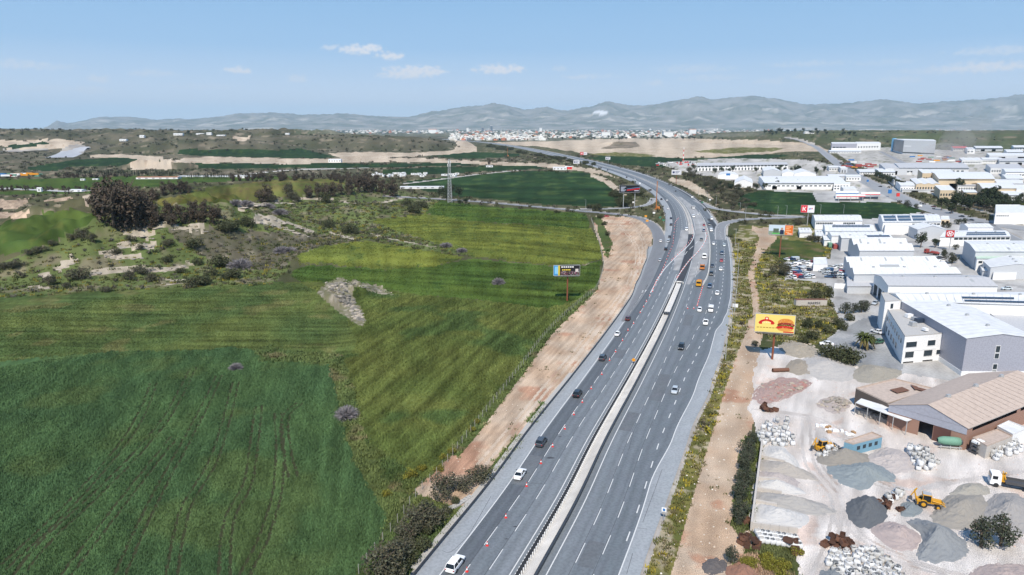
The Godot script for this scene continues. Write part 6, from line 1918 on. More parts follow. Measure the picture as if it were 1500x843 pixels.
func make_buildings() -> void:
	var W: Material = M.wall_white; var G: Material = M.wall_grey; var RW: Material = M.roof_white
	# row of white sheds
	shed("shed", [[1195, 323.5], [1263.5, 323.5], [1258, 315], [1190, 315]], 6.5, 1.6, 1, "x", W, RW, "white shed nearest the green field with a strip of dark windows", {"windows": [["F", 10, .02, .38, 3.8, 5.2, .8], ["F", 7, .60, .86, 3.8, 5.2, .8]]})
	shed("shed", [[1210, 338.7], [1283, 338.5], [1275, 329], [1206, 329]], 7.0, 1.6, 1, "x", W, RW, "white shed with two dark solar strips along its ridge", {"solar": [[.15, .92, .62, .78, 0, 12], [.16, .93, .86, .97, 0, 12]]})
	shed("shed", [[1219, 345.6], [1295, 345], [1292, 339.5], [1213, 339.8]], 7.0, .8, 1, "x", W, RW, "plain narrow white shed between two solar roofed sheds")
	shed("shed", [[1233.5, 349], [1308, 349], [1301, 344], [1229, 345]], 8.0, .7, 1, "x", G, RW, "white shed with a solar strip at one end of the roof", {"solar": [[.52, .97, .35, .9, 0, 10]]})
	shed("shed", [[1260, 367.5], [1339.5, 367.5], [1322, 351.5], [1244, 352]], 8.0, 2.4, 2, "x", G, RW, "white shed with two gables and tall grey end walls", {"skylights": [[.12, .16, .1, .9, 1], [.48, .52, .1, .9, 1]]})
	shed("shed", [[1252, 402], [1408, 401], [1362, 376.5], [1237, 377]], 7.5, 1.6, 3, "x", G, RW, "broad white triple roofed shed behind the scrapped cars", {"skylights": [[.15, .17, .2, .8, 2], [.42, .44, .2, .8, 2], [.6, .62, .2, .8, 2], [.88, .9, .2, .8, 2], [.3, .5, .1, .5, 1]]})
	shed("shed", [[1302, 418.5], [1462, 419.5], [1434, 404], [1281.5, 402]], 9.0, 1.4, 1, "x", W, M.roof_pale, "long pale grey roofed shed with open loading bays", {"open": [["L", .08, .32, 0.0, 5.0], ["L", .40, .62, 0.0, 5.0], ["L", .70, .92, 0.0, 5.0]], "skylights": [[.80, .83, .45, .75, 0]]})
	shed("annex", [[1242, 419.5], [1281, 419.5], [1272, 406], [1241, 406]], 3.5, .5, 1, "x", G, M.roof_pale, "low pale annex with a flat sheet roof beside scrapped cars")
	var wl := thing("boundary_wall", P(1250, 424), 0.0, "long low white wall closing the paved yard", "wall")
	var wa := P(1222, 422.5) - wl.position; var wb := P(1278, 425) - wl.position
	var ws := st(); ws.set_smooth_group(-1)
	boxy(ws, (wa + wb) * .5 + Vector3(0, 1.2, 0), Vector3(wa.distance_to(wb), 2.4, .3), atan2(-(wb - wa).z, (wb - wa).x))
	put("wall", fin(ws), W, wl)
	# main factory block
	shed("factory", [[1322, 441], [1540, 448], [1540, 428], [1303, 430]], 12.0, 1.2, 1, "x", W, RW, "wide white factory roof with two long dark solar rows", {"solar": [[.42, .76, .50, .68, 0, 16], [.43, .84, .12, .30, 0, 18]]})
	shed("factory", [[1417, 496], [1519, 496], [1425, 450], [1322, 441.5]], 12.0, 1.4, 1, "z", M.clad_grey, RW, "tall grey clad hall with white roof and slot windows", {"windows": [["F", 1, .44, .50, 7.6, 9.6, 1.0], ["F", 1, .44, .50, 5.6, 7.2, 1.0], ["F", 1, .44, .50, 2.2, 3.8, 1.0], ["F", 1, .44, .50, .6, 1.8, 1.0], ["F", 1, .94, .99, 7.6, 9.6, 1.0], ["F", 1, .94, .99, 5.6, 7.2, 1.0], ["F", 1, .94, .99, 2.2, 3.8, 1.0]], "frames": true, "bands": [["F", 0.0, 1.0, 0.0, 1.5, W], ["L", 0.0, 1.0, 0.0, 1.5, W]]})
	shed("factory_wing", [[1500, 500], [1580, 500], [1545, 452], [1440, 452]], 8.0, 0.0, 1, "x", M.clad_grey, M.roof_pale, "lower grey roof enclosed behind the tall clad hall")
	shed("awning", [[1476, 556], [1530, 556], [1530, 548], [1474, 549]], 2.8, 0.0, 1, "x", W, RW, "white canopy at the foot of the grey clad hall")
	# office
	var off := shed("office", [[1326, 494], [1388, 489], [1322, 441], [1290, 437]], 9.0, 0.0, 1, "x", W, M.roof_dusty, "white two storey office with a dusty flat roof beside the grey hall", {"windows": [["F", 1, .05, .30, 5.4, 7.2, 1.0], ["F", 1, .56, .74, 5.4, 7.2, 1.0], ["F", 1, .06, .26, 1.9, 3.9, 1.0], ["F", 1, .50, .70, 1.9, 3.9, 1.0], ["F", 1, .80, .97, 2.2, 3.7, 1.0], ["L", 12, .08, .97, 5.6, 7.2, .45], ["L", 8, .10, .85, 1.6, 3.6, .5]], "frames": true, "bands": [["F", 0.0, .78, 4.15, 4.5, W], ["L", .1, 1.0, 3.9, 4.4, W]], "open": [["F", .04, .28, 0.0, .55], ["F", .5, .74, 0.0, .55]]})
	for k in 5:
		var rs := st(); rs.set_smooth_group(-1)
		boxy(rs, Vector3.ZERO, Vector3([2.2, 1.4, 2.6, 1.2, 1.8][k], [1.2, .9, 1.5, .8, 1.4][k], 1.6))
		var rp_ := P([1332, 1340, 1347, 1356, 1338][k], [462, 466, 469, 482, 474][k], 9.9)
		tag(put("roof_unit", fin(rs), [M.white_metal, M.steel_light, M.solar, M.white_metal, M.steel_light][k], null, Vector3(rp_.x, 9.75, rp_.z), .2), "%s on the dusty flat office roof" % ["wide white cooling unit", "small grey cooling unit", "dark tilted solar heater", "small white cooling unit", "boxy grey ventilator"][k], "roof unit", "machines on the office roof")
	shed("stair_tower", [[1297, 443], [1322, 441], [1318, 430], [1291, 430]], 12.0, 0.0, 1, "x", W, M.roof_dusty, "white stair tower at the back of the office", {"windows": [["F", 1, .35, .5, 9.4, 11.2, 1.0]]})
	# stone works
	var sw := shed("stone_works", [[1303, 593.5], [1418, 627.5], [1560, 570], [1420, 548]], 5.6, 3.0, 1, "z", M.brick, M.roof_brown, "big brown roofed stone works with a grey sheet gable", {"open": [["F", .42, .60, 0.0, 3.85], ["R", .05, .48, 4.3, 5.3], ["R", .52, .9, 4.3, 5.3]], "doors": [["F", .61, .82, 3.85, M.door_brown]], "bands": [ ["F", 0.0, 1.0, 3.9, 5.55, M.clad_grey]]})
	var gs := st(); gs.set_smooth_group(-1)
	var ga := P(1303, 593.5, 5.6) - sw.position; var gb := P(1418, 627.5, 5.6) - sw.position
	var gn := Vector3(0, 0, .14)
	tri(gs, ga + gn, (ga + gb) * .5 + Vector3(0, 2.95, 0) + gn, gb + gn)
	put("gable_sheet", fin(gs), M.clad_grey, sw)
	shed("lean_to", [[1302, 592], [1254, 570], [1311, 556], [1369, 570.5]], 4.6, 0.0, 1, "x", M.shade_dark_wall, M.roof_brown, "patched brown lean-to roof with rusty strips beside the stone works", {})
	for e in [[[1322, 567], [1333, 572], [1315, 576], [1304, 571]], [[1334, 563.5], [1343, 566], [1350, 570], [1341, 571]], [[1347, 568], [1366, 573], [1362, 576], [1345, 571]]]:
		var q := []
		for k in 4: q.append(P(e[k][0], e[k][1], 5.0))
		var rs := st(); rs.set_smooth_group(-1)
		quad(rs, q[0], q[3], q[2], q[1])
		for k in 4: quad(rs, q[k], q[(k + 1) % 4], q[(k + 1) % 4] - Vector3(0, .06, 0), q[k] - Vector3(0, .06, 0))
		tag(put("rusty_sheet", fin(rs), M.rust), "rusty red roofing sheet laid on the patched lean-to", "roof sheet", "rusty sheets on the lean-to")
	# open white canopy
	var cv := thing("canopy", P(1300, 615), 0.0, "open white sheet canopy over stacked stone in front of the works", "canopy")
	var cc := []
	for e in [[1254, 590], [1329.5, 617.5], [1348, 610], [1262, 584]]: cc.append(P(e[0], e[1], 3.6) - cv.position)
	var cs_ := st(); cs_.set_smooth_group(-1)
	quad(cs_, cc[0], cc[3], cc[2], cc[1])
	for k in 4: quad(cs_, cc[k], cc[(k + 1) % 4], cc[(k + 1) % 4] - Vector3(0, .15, 0), cc[k] - Vector3(0, .15, 0))
	put("sheet", fin(cs_), RW, cv)
	for t in [0.0, .25, .5, .75, 1.0]:
		var s := st(); s.set_smooth_group(-1)
		var a: Vector3 = cc[0].lerp(cc[1], t)
		tube(s, Vector3(a.x, 0, a.z), a, .1, .1, 6)
		put("post", fin(s), M.steel_light, cv)
	for k in 12:
		var s := st(); s.set_smooth_group(-1)
		var a: Vector3 = cc[0].lerp(cc[1], (k + .5) / 12.0).lerp(cc[3].lerp(cc[2], (k + .5) / 12.0), .55)
		boxy(s, Vector3(0, .6, 0), Vector3(1.5, 1.0 + (k % 3) * .3, 1.6), k * .4)
		tag(put("stone_stack", fin(s), M.stone_grey, null, Vector3(a.x, 0, a.z) + cv.position, 0), "stack of grey stone slabs under the open canopy", "stone stack", "stone stacks under the canopy")
	shed("annex", [[1425, 643], [1446, 655], [1484, 640], [1462, 630]], 3.0, 0.0, 1, "x", M.wall_dusty, M.roof_brown, "low brown roofed annex by the corner of the stone works")
	shed("annex", [[1461, 626], [1484, 638], [1506, 629], [1478, 618]], 3.2, 0.0, 1, "x", W, RW, "low white annex by the corner of the stone works")
	# site cabin, blue
	var sc := shed("site_cabin", [[1250, 652], [1293, 641], [1278, 634.5], [1237, 648]], 2.7, 0.0, 1, "x", M.cabin_blue, M.roof_brown, "blue painted site cabin with a brown roof between the heaps", {"windows": [["F", 4, .15, .95, 1.1, 2.0, .5]]})
	sc.set_meta("category", "cabin")
	# sheds further along
	shed("solar_shed", [[1294, 325.5], [1379, 324.5], [1372, 314], [1288, 314.5]], 8.0, 1.8, 1, "x", W, RW, "white shed with six dark solar arrays on its roof", {"solar": [[.03, .24, .12, .48, 0], [.27, .49, .12, .48, 0], [.52, .74, .12, .48, 0], [.03, .24, .58, .95, 0], [.27, .49, .58, .95, 0], [.52, .74, .58, .95, 0]], "windows": [["F", 8, .5, 1.0, 5.4, 6.6, .8]]})
	shed("annex", [[1297, 331.5], [1338, 331.5], [1336, 325.5], [1294, 326]], 6.0, 0.0, 1, "x", W, RW, "white lean-to in front of the solar shed", {"doors": [["F", .86, 1.0, 4.5, M.window]]})
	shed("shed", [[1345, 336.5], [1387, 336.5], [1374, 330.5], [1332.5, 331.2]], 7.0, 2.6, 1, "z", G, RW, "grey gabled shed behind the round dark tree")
	shed("showroom", [[1378, 347.3], [1481, 346.5], [1473, 338], [1388, 338]], 6.0, .9, 1, "x", W, RW, "long white showroom with a window strip and solar roof", {"windows": [["F", 12, .20, 1.0, 4.0, 5.4, .85]], "solar": [[.36, .95, .25, .5, 0, 18], [.36, .95, .62, .9, 0, 18]]})
	shed("shed", [[1419, 333.5], [1456, 333.5], [1441, 327.3], [1407, 328.3]], 5.5, 1.2, 1, "x", W, RW, "small white gabled shed by the street junction")
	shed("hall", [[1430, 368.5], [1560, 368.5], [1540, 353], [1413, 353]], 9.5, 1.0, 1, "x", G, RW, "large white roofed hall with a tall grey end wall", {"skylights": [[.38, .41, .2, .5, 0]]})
	shed("green_roof_hall", [[1432, 379], [1565, 379.5], [1558, 369], [1424, 369]], 6.5, .5, 1, "x", W, M.roof_green, "pale green roofed lean-to against the large white hall", {"doors": [["L", .2, .7, 4.5, M.sign_green]], "windows": [["F", 3, .02, .2, 4.0, 5.2, .7]]})
	shed("shed", [[1452, 392], [1530, 392], [1512, 377], [1441, 382]], 6.0, 1.8, 1, "z", G, RW, "white gabled shed in front of the green roofed hall")
	shed("annex", [[1440, 396.5], [1453, 398.5], [1451, 392], [1437, 391]], 3.0, .4, 1, "x", G, RW, "tiny pale outbuilding beside the gabled shed")
	shed("annex", [[1456, 400.5], [1490, 400], [1484, 392.5], [1453, 393]], 3.4, 0.0, 1, "x", W, RW, "small white outbuilding by the green hoarding")
	shed("kiosk", [[1196, 346], [1212, 346], [1208, 337], [1194, 337]], 4.0, .4, 1, "x", W, RW, "small white shack at the head of the overgrown plot")
	shed("kiosk", [[1208, 352], [1218, 352], [1214, 341], [1204, 341]], 4.0, .4, 1, "x", W, RW, "little white store against the narrow shed")
	shed("kiosk", [[1172, 341], [1190, 341], [1186, 334], [1170, 334]], 3.5, .4, 1, "x", W, RW, "low white store beside the orange billboard")
	shed("box_trailer", [[1192, 388.5], [1213, 388.5], [1211, 378], [1192, 378]], 3.2, 0.0, 1, "x", W, RW, "white box trailer at the edge of the scrap lot")
	shed("white_block", [[1459, 312], [1530, 312], [1524, 300.5], [1459, 300.5]], 9.0, 0.0, 1, "x", W, RW, "white building with small square windows behind the palms", {"windows": [["F", 6, .03, .30, 6.2, 7.4, .45]], "frames": true})
	shed("kiosk", [[1379, 322], [1392, 322], [1391, 317], [1379, 317]], 4.0, 0.0, 1, "x", M.wall_cream, RW, "cream kiosk with two dark openings by the street", {"open": [["F", .1, .4, 0.0, 3.0], ["F", .6, .9, 0.0, 3.0]]})
	# far halls left of the main street
	shed("long_hall", [[1022, 243], [1155, 241], [1152, 238], [1022, 239]], 9.0, .6, 1, "x", M.wall_white, M.roof_pale, "long far hall with a row of dark openings", {"windows": [["F", 26, .0, 1.0, 6.2, 8.2, .75], ["F", 22, .02, .8, .5, 4.5, .4]]})
	shed("white_hall", [[1120, 268], [1240, 268], [1228, 258], [1112, 258.5]], 8.0, 1.2, 1, "x", W, RW, "long low white hall beyond the petrol station field", {"windows": [["F", 16, .05, .95, 3.6, 5.0, .6]], "open": [["F", .1, .16, 0.0, 4.0], ["F", .4, .46, 0.0, 4.0]]})
	shed("white_hall", [[1119, 250.5], [1146, 251.5], [1136, 246], [1117, 246]], 9.0, 3.0, 1, "z", G, RW, "white gabled hall at the back of the halls", {})
	shed("white_hall", [[1146, 254], [1164, 254], [1160, 250], [1146, 250]], 7.0, 3.0, 1, "z", W, RW, "narrow white gabled hall between the back halls")
	shed("white_hall", [[1164, 254.5], [1196, 255], [1184, 250.5], [1162, 250.5]], 7.0, 4.0, 1, "z", W, RW, "round shouldered white hall at the end of back halls")
	shed("white_hall", [[1052, 256], [1082, 256.5], [1076, 252.5], [1056, 252.5]], 6.0, 2.5, 1, "z", W, RW, "white hall with a blue badge beside the scrub bank", {"bands": [["F", .4, .6, 5.0, 8.0, M.sign_blue]]})
	shed("white_hall", [[1076, 268], [1103, 268], [1101, 262], [1078, 262]], 6.0, 4.5, 1, "z", W, RW, "white barrel shaped store at the edge of dark scrub")
	shed("office_block", [[1222, 270], [1246, 270], [1246, 267], [1222, 267]], 8.0, 0.0, 1, "x", W, RW, "white office block at the end of the white hall", {"windows": [["F", 5, .05, .95, 2, 3.4, .6], ["F", 5, .05, .95, 5, 6.4, .6]]})
	# petrol station
	var ps := thing("petrol_station", P(1256, 288), 0.0, "petrol station with red and blue canopies on a pale forecourt", "petrol station")
	for e in [[1225, 1258, 280, 283, 6.0, "shop"], [1262, 1290, 281.5, 284.5, 5.5, "canopy"], [1226, 1268, 285, 287.5, 5.0, "canopy"]]:
		var q := [P(e[0], e[3], e[4]) - ps.position, P(e[1], e[3], e[4]) - ps.position, P(e[1], e[2], e[4]) - ps.position, P(e[0], e[2], e[4]) - ps.position]
		var poly := PackedVector2Array()
		for k in q: poly.append(xz(k))
		var s := st(); s.set_smooth_group(-1)
		prism(s, poly, 0.0 if e[5] == "shop" else e[4] - .9, e[4], true)
		put(e[5], fin(s), M.wall_white, ps)
		s = st(); s.set_smooth_group(-1)
		boxy(s, (q[0] + q[1]) * .5 + Vector3(0, -.45, .1), Vector3(q[0].distance_to(q[1]), .8, .12), atan2(-(q[1] - q[0]).z, (q[1] - q[0]).x))
		put("fascia", fin(s), M.cone_red if e[5] == "canopy" else M.sign_blue, ps)
		for t in [.08, .5, .92]:
			s = st(); s.set_smooth_group(-1)
			var a: Vector3 = q[0].lerp(q[1], t)
			tube(s, Vector3(a.x, 0, a.z), a, .3, .3, 6)
			put("column", fin(s), M.steel_light, ps)
	for e in [[1303, 289, 11, "blue"], [1315, 293, 10, "red"], [1271, 269.5, 6, "blue"]]:
		var q := P(e[0], e[1])
		var h: float = e[2] / px_per_m(q)
		var o := thing("totem_sign", q, 0.0, "tall %s totem sign beside the petrol station street" % e[3], "sign", "totem signs by the petrol station")
		put("post", box_mesh(Vector3(.6, h * .5, .6)), M.steel_light, o)
		put("panel", box_mesh(Vector3(h * .45, h * .5, .8)), M.sign_blue if e[3] == "blue" else M.cone_red, o, Vector3(0, h * .5, 0))
	# far industrial estate
	var tb := shed("office_tower", [[1325, 205.5], [1372, 206.5], [1368, 204.5], [1310, 203.5]], 38.0, 0.0, 1, "x", M.wall_pale, RW, "tall pale block with a dark side and blue edge", {"bands": [["L", 0.0, 1.0, 4.0, 36.0, M.clad_dark], ["F", .02, .25, 20.0, 24.0, M.wall_white]], "windows": [["F", 1, .0, 1.0, 3.0, 6.0, 1.0]]})
	var bl := st(); bl.set_smooth_group(-1)
	var bp := P(1310, 203.5, 38.0)
	boxy(bl, Vector3(bp.x, 20, bp.z + 2.0), Vector3(9, 40, 9))
	put("blue_edge", fin(bl), M.sign_blue_pale, tb, -tb.position)
	shed("office_block", [[1219, 210.5], [1256, 210.5], [1254, 208.5], [1218, 208.5]], 22.0, 0.0, 1, "x", M.clad_grey, RW, "grey and white office block above the container yard", {"windows": [["F", 4, .05, .6, 6.0, 12.0, .7]], "bands": [["F", 0.0, 1.0, 0.0, 8.0, W]]})
	shed("office_block", [[1256, 210.5], [1291, 210], [1288, 208], [1254, 208]], 22.0, 0.0, 1, "x", W, RW, "white office block above the container yard", {"windows": [["F", 8, .05, .95, 9.0, 13.0, .5]]})
	var far := [[1216, 1262, 222, 220, 5, "low white store below the office blocks"], [1348, 1376, 199.5, 198.5, 12, "red signed white store behind the tall block"], [1397, 1418, 217, 214.5, 10, "red roofed store in the drifting dust"], [1418, 1429, 219, 216, 12, "white store beside the red roofed store"], [1430, 1470, 217, 214, 10, "wide pale store in the far estate"], [1476, 1500, 223, 219, 10, "white store at the back of the estate"], [1486, 1520, 216, 213, 10, "far white store on the plateau foot"], [1450, 1520, 228, 224.5, 8, "very long low white roof in the far estate"], [1410, 1440, 235, 231.5, 8, "white zigzag roofed works"], [1440, 1470, 234, 231, 8, "white folded roof works"], [1465, 1510, 236, 232, 8, "white roofed works behind the grey hall"], [1452, 1500, 246.5, 240.5, 9, "grey fronted hall with dark bays"], [1474, 1520, 252, 247, 9, "pale hall with dark bays at its foot"], [1297, 1352, 247, 240, 10, "grey saw tooth roofed works above the street trees"], [1318, 1420, 246, 239, 11, "broad grey roofed works in the middle of the estate"], [1352, 1400, 254, 248.5, 14, "white block behind the cream houses"], [1376, 1458, 262, 252, 14, "large plain white works facing the cream houses"], [1288, 1312, 252, 247, 7, "white flat roofed shop near the street trees"], [1260, 1288, 252, 248, 4, "low white canopy over parked trucks"], [1310, 1322, 264, 258, 8, "pale grey block beside the street trees"], [1343, 1378, 270, 262, 9, "cream row with pointed white roofs"], [1320, 1345, 272, 266, 7, "white roofed sheds below the pale block"], [1322, 1392, 278, 274.5, 3, "long low white wall roof along the street"], [1378, 1400, 279, 272, 9, "cream works with white roof beside dark tree"], [1404, 1440, 272, 266, 7, "grey white store near the dark tree"], [1440, 1490, 276, 268, 9, "cream fronted store with white roof"], [1460, 1500, 286, 280, 6, "white gabled store behind the copse"], [1490, 1530, 278, 271, 8, "white store at the edge of the copse"], [1413, 1432, 282, 278, 5, "little white store below the cream works"], [1475, 1500, 262, 256, 7, "pale shed between white stores"], [1462, 1500, 269, 263, 6, "low white shed between white stores"], [1232, 1242, 247, 244, 7, "white kiosk beside the main street"], [1215, 1232, 245.5, 243, 6, "white shop beside the main street bend"], [1240, 1262, 259, 256, 6, "white depot below the main street"], [1214, 1240, 258, 255.5, 6, "white store across from the depot"], [1236, 1256, 277, 273.5, 7, "white house above the petrol station"]]
	var i := 0
	for e in far:
		var x0: float = e[0]; var x1: float = e[1]; var y0: float = e[2]; var y1: float = e[3]; var h: float = e[4]
		var sh := (y0 - y1) * 1.2
		var cream: bool = String(e[5]).contains("cream")
		var opt := {"windows": [["F", clampi(int((x1 - x0) / 4.0), 2, 14), .04, .96, h * .35, h * .62, .55]]} if i % 3 != 1 else {"open": [["F", .2, .34, 0.0, h * .6], ["F", .6, .74, 0.0, h * .6]]}
		opt["group"] = "stores of the far estate"
		var gb_: int = 3 if String(e[5]).contains("saw") or String(e[5]).contains("zigzag") or String(e[5]).contains("pointed") else 1
		shed("store", [[x0, y0], [x1, y0], [x1 - sh, y1], [x0 - sh, y1]], h, 0.0 if i % 4 == 3 else h * .14, gb_, "z" if gb_ == 3 else "x", M.wall_cream if cream else [W, G, M.wall_pale][i % 3], M.cone_red if String(e[5]).begins_with("red roof") else M.roof_pale if String(e[5]).contains("grey") else RW, e[5], opt)
		i += 1
	# smaller far buildings: farms, depots
	var tiny := [[203, 262, 262, 2.5, "white farm building before the cypress windbreak"], [262, 372, 259, 1.0, "long white wall by the cypress windbreak"], [105, 123, 281, 3, "white shed by the pale country road"], [55, 61, 281, 5, "grey silo by the pale country road"], [118, 124, 264.5, 2, "white hut before the long green field"], [136, 144, 263.5, 1.5, "white shelter before the long green field"], [205, 212, 202, 3, "white house on the far hill"], [255, 268, 198.5, 2.5, "white villa on the far hill crest"], [288, 300, 198.5, 2.5, "second white villa on the far hill crest"], [303, 310, 198, 3, "small white house on the far hill crest"], [318, 330, 199.5, 1.5, "low white house on the far hill crest"], [176, 186, 207, 2.5, "pale house below the far hill crest"], [418, 424, 197.5, 2, "white hut beside the far rocky knob"], [1178, 1192, 196, 2.5, "white villa on the plateau"], [352, 362, 261, 3, "white cottage in the tree belt"], [587, 650, 276, 2.6, "low pale farm sheds at the edge of basin field"], [810, 830, 249, 3.5, "white and red site office beside the far motorway"], [828, 838, 248, 3.5, "red site store beside the far motorway"], [482, 500, 238, 4, "concrete underpass portal on the earthworks"], [712, 722, 245, 2, "pale green hut on the far fields"]]
	for e in tiny:
		var k := px_per_m(T((e[0] + e[1]) * .5, e[2]))
		var p := T((e[0] + e[1]) * .5, e[2])
		var w: float = (e[1] - e[0]) / k
		var h: float = e[3] / k
		var o := thing("farm_building", p, rng.randf_range(-.08, .08), e[4], "building")
		put("wall", box_mesh(Vector3(w, h, minf(w * .6, 14.0))), M.wall_white if not String(e[4]).contains("red site store") else M.cone_red, o)
		var s := st(); s.set_smooth_group(-1)
		var dp := minf(w * .6, 14.0) * .5 + .3
		var ww := w * .5 + .3
		for sg in [-1.0, 1.0]: quad(s, Vector3(-ww, h, sg * dp), Vector3(ww, h, sg * dp), Vector3(ww, h * 1.25, 0), Vector3(-ww, h * 1.25, 0))
		for sg in [-1.0, 1.0]: tri(s, Vector3(sg * ww, h, dp), Vector3(sg * ww, h, -dp), Vector3(sg * ww, h * 1.25, 0))
		put("roof", fin(s), M.roof_tile if String(e[4]).contains("farm building") else RW, o)
		for j in clampi(int(w / 5.0), 1, 6):
			put("window", box_mesh(Vector3(w / clampi(int(w / 5.0), 1, 6) * .35, h * .35, .1)), M.window, o, Vector3(-w * .5 + (j + .5) * w / clampi(int(w / 5.0), 1, 6), h * .35, minf(w * .6, 14.0) * .5 + .05))
	# containers
	var mk := container(1187, 447.5, 13.2, .02, M.wall_dusty, "pale container with dark lettering and a rusty roof on the overgrown plot", "", M.rust)
	var tm := TextMesh.new()
	tm.text = "MAERSK"
	tm.font_size = 64
	tm.pixel_size = 0.022
	tm.depth = 0.03
	var fnt := SystemFont.new()
	fnt.font_names = ["Droid Sans"]
	fnt.font_weight = 700
	tm.font = fnt
	put("lettering", tm, M.ink, mk, Vector3(1.0, 1.25, 1.28))
	container(1216, 362, 6.0, 1.35, M.cont_green, "green container beside the red one by the sheds")
	container(1223, 364, 6.0, 1.35, M.cont_red, "red container beside the green one by the sheds")
	var tones := [M.cont_red, M.cont_red, M.rust, M.sign_blue, M.cont_green, M.sign_orange, M.wall_white]
	for k in 34:
		var x := rng.randf_range(1236, 1290) if k < 14 else rng.randf_range(1336, 1408)
		var y := rng.randf_range(234, 246) if k < 14 else rng.randf_range(228, 238)
		var m: Material = tones[rng.randi() % 7]
		container(x, y, 12.2, rng.randf_range(-.1, .1), m, "stacked container in the far container yard", "containers in the far yard", null, 0.05 + 2.65 * (k % 2))
	for k in 22:
		container(rng.randf_range(2, 58), rng.randf_range(255.5, 259), 12.2, rng.randf_range(-.4, .4), tones[rng.randi() % 7], "container in the depot at the foot of the far hills", "containers in the left depot", null, .05 + 2.65 * (k % 2))
	for k in 40:
		var p := T(rng.randf_range(546, 672), rng.randf_range(255, 260.5))
		var o := thing("caravan", p, rng.randf() * TAU, "white trailer parked in the long row on the basin field", "trailer", "white trailers on the basin field")
		put("body", box_mesh(Vector3(6.5, 2.6, 2.5)), M.wall_white, o, Vector3(0, .4, 0))
		put("window", box_mesh(Vector3(3.0, .8, 2.6)), M.window, o, Vector3(0, 1.6, 0))
	for k in 34:
		var p := T(rng.randf_range(962, 1022), rng.randf_range(238.5, 244))
		var o := thing("parked_vehicle", p, rng.randf() * TAU, "pale vehicle parked in the lot beside the long far hall", "vehicle", "vehicles in the far lot")
		put("body", box_mesh(Vector3(5.5, 1.8, 2.2)), [M.wall_white, M.wall_white, M.steel_light, M.cone_red][k % 4], o, Vector3(0, .3, 0))
		put("cab", box_mesh(Vector3(2.4, .9, 2.0)), M.window, o, Vector3(.4, 2.1, 0))
	# palms
	palm(1267, 511, 36, "bushy palm tree standing in the car park", 1.0)
	for e in [[1462, 324, 17], [1478, 318, 16], [1492, 322, 17], [1499, 316, 20]]: palm(e[0], e[1], e[2], "slim palm in front of the white building", .55)
	city()

func palm(px: float, py: float, h: float, label: String, fat: float) -> void:
	var p := T(px, py)
	var m := h / px_per_m(p)
	var o := thing("palm_tree", p, rng.randf() * TAU, label, "tree", "palms by the white building" if fat < 1.0 else "")
	var s := st(); s.set_smooth_group(-1)
	var th_ := m * (.45 if fat >= 1.0 else .68)
	tube(s, Vector3(0, -.2, 0), Vector3(0, th_, 0), .45 * fat + .1, .4 * fat + .08, 8)
	put("trunk", fin(s), M.bark, o)
	var g := RandomNumberGenerator.new()
	g.seed = int(px * 10)
	for part in [["crown", 60, Color(.058, .070, .022), .75], ["dead_fronds", 34, Color(.14, .115, .05), -.55]]:
		s = st(); s.set_smooth_group(-1)
		for k in part[1]:
			var t := g.randf() * TAU
			var d := Vector3(cos(t), 0, sin(t))
			var up: float = part[3] * g.randf_range(.1, 1.2)
			var ln := m * .52 * g.randf_range(.75, 1.1)
			var a := Vector3(0, th_, 0)
			var b := a + (d + Vector3(0, up, 0)).normalized() * ln * .6
			var c := b + (d * .8 + Vector3(0, up - .9, 0)).normalized() * ln * .5
			var w := Vector3(-d.z, 0, d.x) * ln * .09
			var q := g.randf_range(.7, 1.3)
			var cc: Color = part[2]
			s.set_color(Color(cc.r * q, cc.g * q, cc.b * q))
			quad(s, a - w * .2, b - w, b + w, a + w * .2)
			quad(s, b - w, c - w * .2, c + w * .2, b + w)
		put(part[0], fin(s), M.leaf, o)

